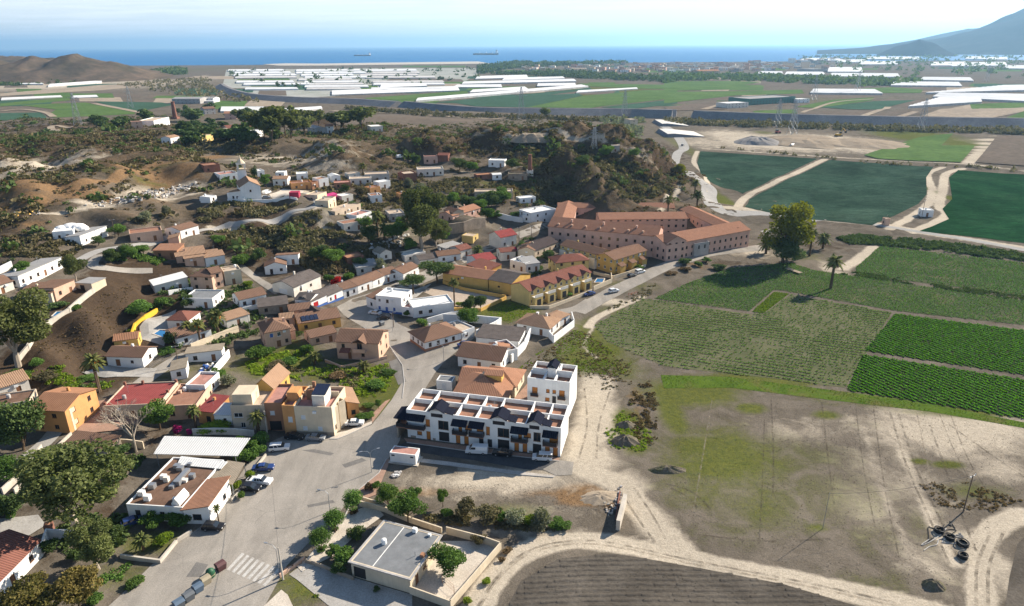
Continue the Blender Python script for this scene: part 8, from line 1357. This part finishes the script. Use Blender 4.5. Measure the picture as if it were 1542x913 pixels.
def car(kind, p, q, col, label, scale=.93, name=None, cat=None):
    """p -> q: ground under rear and front of the car"""
    a = G(p); b_ = G(q); d = b_ - a; rz = math.atan2(d.y, d.x); L_, w, body, cab = CARS[kind]; c = (a + b_) / 2; nm = name or {'van': 'white_van', 'minivan': 'small_van', 'pickup': 'pickup_truck'}.get(kind, 'parked_car').replace('white_', '')
    root = empty(nm, (c.x, c.y, ground(c.x, c.y) + .06), rz, label, cat or {'van': 'van', 'minivan': 'van', 'pickup': 'pickup'}.get(kind, 'car')); root.scale = (scale,) * 3; o = -L_ / 2; h = w / 2; S_ = lambda pr: [(x + o, z) for x, z in pr]
    m = MB(); pr = S_(body); n = len(pr); vs = []
    for y, k in ((-h, .0), (-h * .96, .06), (h * .96, .06), (h, 0)): vs += [(x * (1 if k else .985), y, z - (.03 if not k and z > .6 else 0)) for x, z in pr]
    fs = [tuple(range(n)), tuple(range(4 * n - 1, 3 * n - 1, -1))]
    for r in range(3): fs += [(r * n + i, (r + 1) * n + i, (r + 1) * n + (i + 1) % n, r * n + (i + 1) % n)[::1] for i in range(n)]
    m.add(vs, fs); bd = m.build('body', CP_[col], root)
    x0, x1, x2, x3 = [x + o for x, _ in cab]; z0 = cab[0][1]; z1 = cab[2][1]; t = h * .8; m = MB(); k = h * .94
    m.add([(x0, -k, z0), (x1, -k, z0), (x2, -t, z1 - .06), (x3, -t, z1 - .06), (x0, k, z0), (x1, k, z0), (x2, t, z1 - .06), (x3, t, z1 - .06)], [(0, 1, 2, 3), (5, 4, 7, 6), (1, 5, 6, 2), (4, 0, 3, 7)])
    m.build('windows', CGLASS, root) if kind not in ('van',) else m.build('cab_body', CP_[col], root)
    m = MB(); m.add([(x3 - .06, -t - .03, z1 - .09), (x2 + .06, -t - .03, z1 - .09), (x2 + .06, t + .03, z1 - .09), (x3 - .06, t + .03, z1 - .09), (x3 + .05, -t + .08, z1), (x2 - .12, -t + .08, z1), (x2 - .12, t - .08, z1), (x3 + .05, t - .08, z1)], [(0, 1, 5, 4), (1, 2, 6, 5), (2, 3, 7, 6), (3, 0, 4, 7), (4, 5, 6, 7), (3, 2, 1, 0)]); m.build('roof', CP_[col], root)
    if kind == 'van':
        m = MB(); e = .012; lerp = lambda u, v, s: u + (v - u) * s
        m.add([(lerp(x1, x2, .1) + e + .02, -k * .9, lerp(z0, z1 - .06, .1)), (lerp(x1, x2, .1) + e + .02, k * .9, lerp(z0, z1 - .06, .1)), (lerp(x1, x2, .9) + e + .02, t * .95, lerp(z0, z1 - .06, .9)), (lerp(x1, x2, .9) + e + .02, -t * .95, lerp(z0, z1 - .06, .9))], [(0, 1, 2, 3)]); m.build('windscreen', CGLASS, root)
        for s in (-1, 1): m = MB(); m.add([(x2 - .75, s * (k * .97 + .02), z0 + .08), (x1 - .1, s * (k * .97 + .02), z0 + .08), (x2 + .02, s * (t + .04), z1 - .16), (x2 - .75, s * (t + .04), z1 - .16)], [(0, 1, 2, 3)]); m.build('side_window', CGLASS, root)
    else:
        for s in (-1, 1):
            for u in (.33, .62): m = MB(); xm = x0 + (x1 - x0) * u; xt = x3 + (x2 - x3) * u; m.add([(xm - .06, s * (k + .012), z0), (xm + .06, s * (k + .012), z0), (xt + .05, s * (t + .012), z1 - .06), (xt - .05, s * (t + .012), z1 - .06)], [(0, 1, 2, 3)]); m.build('pillar', CP_[col], root)
    if kind == 'pickup': m = MB(); m.box(o + .12, x0 - .1, -h * .85, h * .85, 1.05, 1.125); m.build('load_bed', TYRE, root)
    for sx_ in (.2, .8):
        for s in (-1, 1):
            m = MB(); m.tube((o + L_ * sx_, s * (h - .2), .31), (o + L_ * sx_, s * (h + .015), .31), .32, n=12); wh = m.build('wheel', TYRE, root); m = MB(); m.tube((o + L_ * sx_, s * (h + .012), .31), (o + L_ * sx_, s * (h + .025), .31), .2, n=10); m.build('rim', RIM, wh)
    for s in (-1, 1):
        m = MB(); m.box(o + L_ - .06, o + L_ + .012, s * h * .68 - .16, s * h * .68 + .16, .62, .78); m.build('headlight', LAMPW, root); m = MB(); m.box(o - .012, o + .05, s * h * .78 - .12, s * h * .78 + .12, .68, .88); m.build('tail_light', LAMPR, root)
    return root
for a in [('hatch', A(795,612), A(872,614), 'black', 'black hatchback parked alone at the restaurant corner'), ('saloon', B(215,385), B(287,380), 'blue', 'dark blue car parked by the car park hedge'), ('pickup', B(190,432), B(285,440), 'white', 'white pickup truck parked beside the hedge'), ('hatch', B(165,460), B(240,465), 'black', 'black car between pickup and tiled corner'), ('suv', B(280,308), B(348,302), 'white', 'white off-road car near the tall hedge'), ('saloon', B(345,258), B(402,262), 'black', 'dark car in the shade of the garage door'), ('saloon', B(418,264), B(492,266), 'grey', 'grey car in shade along the cream flats'), ('saloon', B(580,208), B(632,206), 'white', 'white car beside the clipped hedges'), ('van', Y(765,600), Y(598,592), 'white', 'white van parked before the apartment row'), ('saloon', Y(960,620), Y(810,605), 'black', 'black car in shade before the apartment row'), ('minivan', Y(1278,655), Y(1130,648), 'white', 'small white van at the end of the apartment street'),
    ('saloon', F(128,740), F(62,732), 'white', 'white car at the blue-based junction house'), ('saloon', F(175,762), F(110,765), 'black', 'black car beside the white one at the junction'), ('saloon', F(1345,622), F(1298,632), 'blue', 'dark blue car by the first yellow terrace'), ('hatch', K(530,700), K(580,690), 'white', 'white car driving on the road to the pink building'), ('minivan', K(685,592), K(732,578), 'white', 'white van parked by the yellow corner block'), ('hatch', K(640,612), K(680,600), 'black', 'dark car behind the white van by the yellow block'), ('hatch', M(360,455), M(408,452), 'grey', 'grey car parked right of the church'), ('van', M(365,430), M(410,425), 'white', 'white van parked right of the church'), ('van', M(1135,222), M(1165,218), 'white', 'white truck in the gully under the ridge'), ('minivan', N(1490,214), N(1510,206), 'grey', 'grey vehicle on the levee road'), ('van', T(572,112), T(598,108), 'silver', 'silver truck on the building site'), ('van', M(5,470), M(65,476), 'white', 'white box van below the church terrace'), ('saloon', C(405,190), C(445,180), 'blue', 'blue car by the white corner house'), ('hatch', A(500,600), A(540,585), 'blue', 'blue vehicle in the restaurant yard')]: car(*a)
def digger(p, label):
    g = G(p); rt = empty('excavator', g, .4, label, 'excavator'); m = MB(); m.box(-3, 3, -2, -1.2, 0, 1); m.build('track', TYRE, rt); m = MB(); m.box(-3, 3, 1.2, 2, 0, 1); m.build('track', TYRE, rt); m = MB(); m.box(-2.6, 1.6, -1.6, 1.6, 1.0, 2.6); m.build('body', CP_['yellow'], rt); m = MB(); m.box(.4, 2, -1.5, -.2, 2.6, 4.2); m.build('cab', CGLASS, rt)
    m = MB(); m.tube((1.4, .6, 2.2), (5.5, .6, 7), .4, .35, 6); m.tube((5.5, .6, 7), (9, .6, 4), .32, .25, 6); m.build('boom', CP_['yellow'], rt); m = MB(); m.box(8.4, 9.8, 0, 1.4, 2.6, 4.1); m.build('bucket', TYRE, rt)
digger(T(775,70), 'yellow excavator on the building site mounds')
g = G(T(525,58)); rt = empty('tractor', g, 0, 'small red machine on the building site', 'tractor'); m = MB(); m.box(-2.5, 2, -1.2, 1.2, .8, 2.2); m.build('body', CP_['red'], rt); m = MB(); m.box(-2.2, 0, -1.1, 1.1, 2.2, 3.6); m.build('cab', CGLASS, rt)
for sx_ in (-1.6, 1.5):
    for s in (-1, 1): m = MB(); m.tube((sx_, s * 1.1, .8), (sx_, s * 1.6, .8), .8, n=10); m.build('wheel', TYRE, rt)
# ------------------------------------------------------------------ recycling containers
def container(p, col, lid, label, s=1.0, kind='box'):
    g = G(p); rt = empty('waste_container', g, R(52), label, 'container'); rt.scale = (s,) * 3
    if kind == 'bell': m = MB(); m.lathe([(.55, 0), (.72, .15), (.74, .9), (.6, 1.3), (.25, 1.55), (.05, 1.6)], 14); m.build('body', col, rt); m = MB(); m.lathe([(.76, .5), (.76, .62)], 14); m.build('band', lid, rt); return
    m = MB(); m.add([(-.6, -.5, .1), (.6, -.5, .1), (.6, .5, .1), (-.6, .5, .1), (-.72, -.62, 1.1), (.72, -.62, 1.1), (.72, .62, 1.1), (-.72, .62, 1.1)], [(0, 1, 5, 4), (1, 2, 6, 5), (2, 3, 7, 6), (3, 0, 4, 7), (3, 2, 1, 0)]); m.build('body', col, rt)
    m = MB(); m.add([(-.76, -.66, 1.1), (.76, -.66, 1.1), (.76, .66, 1.1), (-.76, .66, 1.1), (-.7, -.25, 1.42), (.7, -.25, 1.42), (.7, .45, 1.36), (-.7, .45, 1.36)], [(0, 1, 5, 4), (1, 2, 6, 5), (2, 3, 7, 6), (3, 0, 4, 7), (4, 5, 6, 7), (3, 2, 1, 0)]); m.build('lid', lid, rt)
    for s_ in (-1, 1):
        for t in (-1, 1): m = MB(); m.tube((s_ * .5, t * .45 - .03, .1), (s_ * .5, t * .45 + .03, .1), .1, n=8); m.build('wheel', TYRE, rt)
cg = plain('bin_green', (.02, .085, .04), .5); cy_ = plain('bin_yellow', (.33, .28, .19), .5); cb = plain('bin_blue', (.09, .13, .18), .5); cgr = plain('bin_grey', (.11, .12, .13), .5); cr = plain('bin_maroon', (.10, .045, .045), .6)
container(A(862,770), cr, cr, 'maroon rubbish container nearest the zebra crossing', 1.05); container(A(822,798), cg, cy_, 'green bell-shaped glass container', 1.0, 'bell'); container(A(804,825), cy_, cy_, 'yellowish recycling container beside the green bell', 1.0); container(A(774,855), cb, cb, 'blue recycling container in the row', 1.0); container(A(738,888), cgr, cgr, 'dark grey rubbish container in the row', 1.05); container(A(700,918), cgr, cb, 'grey container with blue lid at the bottom edge', 1.05); container(F(133,800), cgr, cgr, 'grey rubbish container at the road junction', 1.0)
# ------------------------------------------------------------------ poles, lamps, pylons, wires
def pole(p, h, label, arms=1, mat=WOODPOLE, r=.13):
    g = G(p); rt = empty('utility_pole', g, .5, label, 'pole'); m = MB(); m.tube((0, 0, -.4), (0, 0, h), r, r * .65, 8); m.build('shaft', mat, rt)
    for k in range(arms):
        m = MB(); m.box(-.9, .9, -.05, .05, h - .35 - k * .7, h - .23 - k * .7); cr_ = m.build('crossarm', METAL, rt)
        for x in (-.8, 0, .8): m = MB(); m.lathe([(.05, h - .23 - k * .7), (.06, h - .05 - k * .7)], 6, (x, 0)); m.build('insulator', FRAMEW, cr_)
    return g + Vector((0, 0, h - .1))
def lamp(p, h, az, label, arms=1):
    g = G(p); rt = empty('street_lamp', g, az, label, 'street lamp'); m = MB(); m.tube((0, 0, -.2), (0, 0, h * .85), .075, .05, 8); m.build('shaft', METAL, rt)
    for s in ((1,) if arms == 1 else (1, -1)):
        m = MB(); m.tube((0, 0, h * .84), (s * .5, 0, h * .97), .045, .04, 6); m.tube((s * .5, 0, h * .97), (s * 1.5, 0, h), .04, .035, 6); a = m.build('arm', METAL, rt); m = MB(); m.box(min(s * 1.4, s * 2.0), max(s * 1.4, s * 2.0), -.12, .12, h - .04, h + .07); m.build('lamp_head', METAL, a)
tops = {}
tops['a'] = pole(V(108,750), 6.4, 'tall pale pole at the zebra crossing', 0, CONCW, .16); tops['b'] = pole(U(1305,600), 8, 'wooden pole by the black hose coils', 1); pole(C(125,600), 6, 'dark pole at the left end of the apartment row', 0, IRON, .09); tops['d'] = pole(U(838,655), 7.5, 'thin pole standing in the fallow field', 0, METAL, .06); tops['e'] = pole(D(1025,655), 6, 'wooden pole at the lane by the fibre-roofed shed', 1); tops['f'] = pole(X(358,650), 5.8, 'pale pole beside the bushy palm', 0, CONCW, .15); tops['g'] = pole(F(990,335), 8, 'pole by the road left of the pink building', 1); tops['h'] = pole(F(920,345), 8, 'second pole left of the pink building', 1); pole(L(722,740), 7, 'wooden pole above the slope houses', 1); tops['i'] = pole(T(1118,410), 9, 'pole at the white pump house', 1); pole(E(365,440), 6, 'thin pole behind the pink two-storey house', 0, METAL, .07); pole(E(862,350), 5, 'thin pole in front of the red doors', 0, METAL, .07); pole(E(1185,455), 6, 'thin pole at the junction verge', 0, METAL, .07); pole(A(388,85), 6, 'wooden pole on the drive by the date palm', 1); pole(E(1190,430), 5, 'pole beside the white junction houses', 1)
lamp(V(398,330), 4.6, R(170), 'slim street lamp between the round trees'); lamp(B(672,392), 5.2, R(200), 'double street lamp with banner frame by the vacant lot', 2); lamp(V(85,700), 5.4, R(165), 'street lamp reaching over the zebra crossing'); lamp(C(330,255), 5, R(160), 'street lamp by the villa hedge')
def wire(a, b_, sag, label):
    m = MB(); n = 10; pts = [a.lerp(b_, t / n) - Vector((0, 0, sag * 4 * (t / n) * (1 - t / n))) for t in range(n + 1)]
    for p0, p1 in zip(pts[:-1], pts[1:]): m.tube(p0 - a, p1 - a, .022, n=4)
    o = m.build('overhead_wire', IRON); o.location = a; tag(o, label, 'wire')
wire(tops['a'], tops['f'], 1.2, 'thin overhead wire across the wide road'); wire(tops['b'], tops['d'], 1.0, 'thin overhead wire over the fallow field'); wire(tops['g'], tops['h'], .6, 'thin overhead wire between the roadside poles'); wire(tops['h'], tops['e'], 3, 'long thin wire over the village roofs')
def pylon(p, h, label):
    g = G(p); rt = empty('pylon', g, .3, label, 'pylon'); m = MB(); b0 = h * .11; 
    def lev(t): w = b0 * (1 - t) + .5 * t; return [Vector((s * w, u * w, h * t)) for s, u in ((-1, -1), (1, -1), (1, 1), (-1, 1))]
    L_ = [lev(t) for t in (0, .22, .42, .6, .76, .9, 1)]
    for a, b_ in zip(L_[:-1], L_[1:]):
        for k in range(4): m.tube(a[k], b_[k], .16, n=4); m.tube(a[k], b_[(k + 1) % 4], .09, n=4); m.tube(a[(k + 1) % 4], b_[k], .09, n=4)
    m.build('lattice_tower', METAL, rt)
    for t, w in ((.74, .2), (.86, .15)): m = MB(); m.tube((-h * w, 0, h * t), (h * w, 0, h * t), .16, n=4); m.tube((-h * w, 0, h * t), (0, 0, h * (t + .05)), .1, n=4); m.tube((h * w, 0, h * t), (0, 0, h * (t + .05)), .1, n=4); m.build('crossarm', METAL, rt)
for p, h, lb in [(S(548,575), 30, 'steel pylon on the building site beside the levee'), (S(1100,560), 30, 'steel pylon before the right levee'), (S(640,430), 36, 'steel pylon behind the packing plant'), (S(825,400), 36, 'steel pylon among the right greenhouses'), (S(485,545), 28, 'thinner pylon left of the building site pylon'), (Q(845,415), 34, 'steel pylon before the long levee'), (Q(1305,400), 30, 'steel pylon at the right end of the long levee'), (O(350,440), 30, 'steel pylon on the left plain'), (O(585,365), 30, 'steel pylon beyond the left green fields'), (N(1032,225), 12, 'slim mast on the hilltop terrace'), (S(1380,350), 34, 'far pylon below the mountain')]: pylon(p, h, lb)
# irrigation hose coils
HOSE = plain('hose_black', (.012, .012, .013), .7); HOSEW = plain('hose_grey', (.42, .40, .37), .7)
def coil(p, r, n, label):
    g = G(p); rt = empty('hose_coil', g, random.random() * 3, label, 'hose coil')
    for k in range(n):
        m = MB(); rr_ = r * (1 - .12 * (k % 3)); N_ = 20; vs = []; 
        for i in range(N_):
            a = 2 * math.pi * i / N_
            for j in range(6): b_ = 2 * math.pi * j / 6; q = rr_ + .11 * math.cos(b_); vs.append((q * math.cos(a), q * math.sin(a), .1 + k * .16 + .11 * math.sin(b_) + .05 * math.sin(a * 3 + k)))
        m.add(vs, [(i * 6 + j, ((i + 1) % N_) * 6 + j, ((i + 1) % N_) * 6 + (j + 1) % 6, i * 6 + (j + 1) % 6) for i in range(N_) for j in range(6)]); m.build('coil_turn', HOSE, rt)
coil(U(1225,665), .75, 4, 'black hose coil farthest left of four on the field edge'); coil(U(1260,688), .75, 4, 'second black hose coil on the field edge'); coil(U(1303,708), .9, 4, 'largest black hose coil, third from the left'); coil(U(1303,750), .7, 4, 'lowest black hose coil on the field edge')
rr = random.Random(12)
for k in range(7):
    p0 = U(1240 + rr.uniform(0, 60), 640 + rr.uniform(-20, 60)); pts = [p0]
    for i in range(5): pts.append((pts[-1][0] + rr.uniform(-14, 16), pts[-1][1] + rr.uniform(-8, 12)))
    w = smoothline([G(q) for q in pts], 5); m = MB(); o = w[0].copy()
    for a, b_ in zip(w[:-1], w[1:]): m.tube(a - o + Vector((0, 0, .08)), b_ - o + Vector((0, 0, .08)), .07, n=5)
    ob = m.build('irrigation_hose', HOSEW if k % 3 else HOSE); ob.location = o; tag(ob, 'loose irrigation hose tangled round the black coils', 'hose', 'tangled hoses by the coils')
# cargo ships
def ship(p, L_, label, hullc, rz):
    g = atz(p, -1.0); rt = empty('cargo_ship', g, rz, label, 'ship'); h = L_ / 2; b_ = L_ * .075; m = MB(); n = 12; top = []; bot = []
    for t in np.linspace(-1, 1, n): w = b_ * (1 - max(0, (t - .6) / .4) ** 2) * (1 if t > -.95 else .8); top.append((t * h, w)); bot.append((t * h * .96, w * .9))
    vs = [(x, -w, L_ * .055) for x, w in top] + [(x, w, L_ * .055) for x, w in reversed(top)] + [(x, -w, 0) for x, w in bot] + [(x, w, 0) for x, w in reversed(bot)]; N_ = 2 * n
    m.add(vs, [tuple(range(N_))] + [(i, N_ + i, N_ + (i + 1) % N_, (i + 1) % N_)[::-1] for i in range(N_)]); m.build('hull', hullc, rt); m = MB(); m.box(-h * .92, -h * .74, -b_ * .8, b_ * .8, L_ * .055, L_ * .14); sp2 = m.build('bridge', WHITE, rt); m = MB(); m.box(-h * .88, -h * .8, -b_ * .25, b_ * .25, L_ * .14, L_ * .18); m.build('funnel', TERRA, sp2)
    for k in range(4): x = -h * .5 + k * h * .36; m = MB(); m.box(x, x + h * .26, -b_ * .7, b_ * .7, L_ * .055, L_ * .068); m.build('hatch', GREYW, rt)
    for k in range(3): x = -h * .55 + k * h * .5; m = MB(); m.tube((x, 0, L_ * .055), (x, 0, L_ * .12), L_ * .006, n=5); m.build('crane', WHITE, rt)
HULL = plain('hull_dark', (.05, .04, .05), .6); ship((731.5,83), 230, 'larger cargo ship on the horizon, right of the other', HULL, R(178)); ship((545.5,84.5), 150, 'smaller cargo ship on the horizon, left of the other', HULL, R(178))
# fences and small yard things
def fence(label, pts, h, mat, gap=2.5):
    w = [G(p) for p in pts]; o = w[0].copy(); rt = empty('fence', o, 0, label, 'fence')
    for a, b_ in zip(w[:-1], w[1:]):
        n = max(1, int((b_ - a).length / gap)); 
        for k in range(n + 1): q = a.lerp(b_, k / n); z = ground(q.x, q.y); m = MB(); m.tube(Vector((q.x, q.y, z - .2)) - o, Vector((q.x, q.y, z + h)) - o, .04, n=5); m.build('post', mat, rt)
        for zz in (.35, .7, 1.0): m = MB(); m.tube(a - o + Vector((0, 0, h * zz)), b_ - o + Vector((0, 0, h * zz)), .02, n=4); m.build('rail', mat, rt)
fence('thin wire fence along the lane by the white farmhouse', [D(860,670),D(930,630),D(1015,600)], 1.3, METAL); fence('red railing beside the zebra crossing', [B(335,785),B(400,750)], .9, TERRA, 1); fence('rusty frame fence in the bungalow patio', [W(455,790),W(520,850)], 1.8, TERRA, 3); fence('orange mesh barrier by the field path', [K(640,715),K(692,705)], .9, plain('mesh_orange', (.55, .08, .02), .7), 1)
# ------------------------------------------------------------------ air
mh = bpy.data.materials.new('haze_air'); mh.use_nodes = True; nt = mh.node_tree; nt.nodes.clear(); ou = nt.nodes.new('ShaderNodeOutputMaterial'); pv = nt.nodes.new('ShaderNodeVolumePrincipled'); pv.inputs['Color'].default_value = (.38, .68, 1.0, 1); pv.inputs['Density'].default_value = HAZE = 6e-5; pv.inputs['Anisotropy'].default_value = .35; nt.links.new(pv.outputs[0], ou.inputs['Volume'])
m = MB(); m.box(-70000, 70000, -4000, 60000, -4, 570); hz_ = m.build('haze', mh); tag(hz_, 'thin pale blue haze over the plain and sea', 'haze', None, 'stuff')
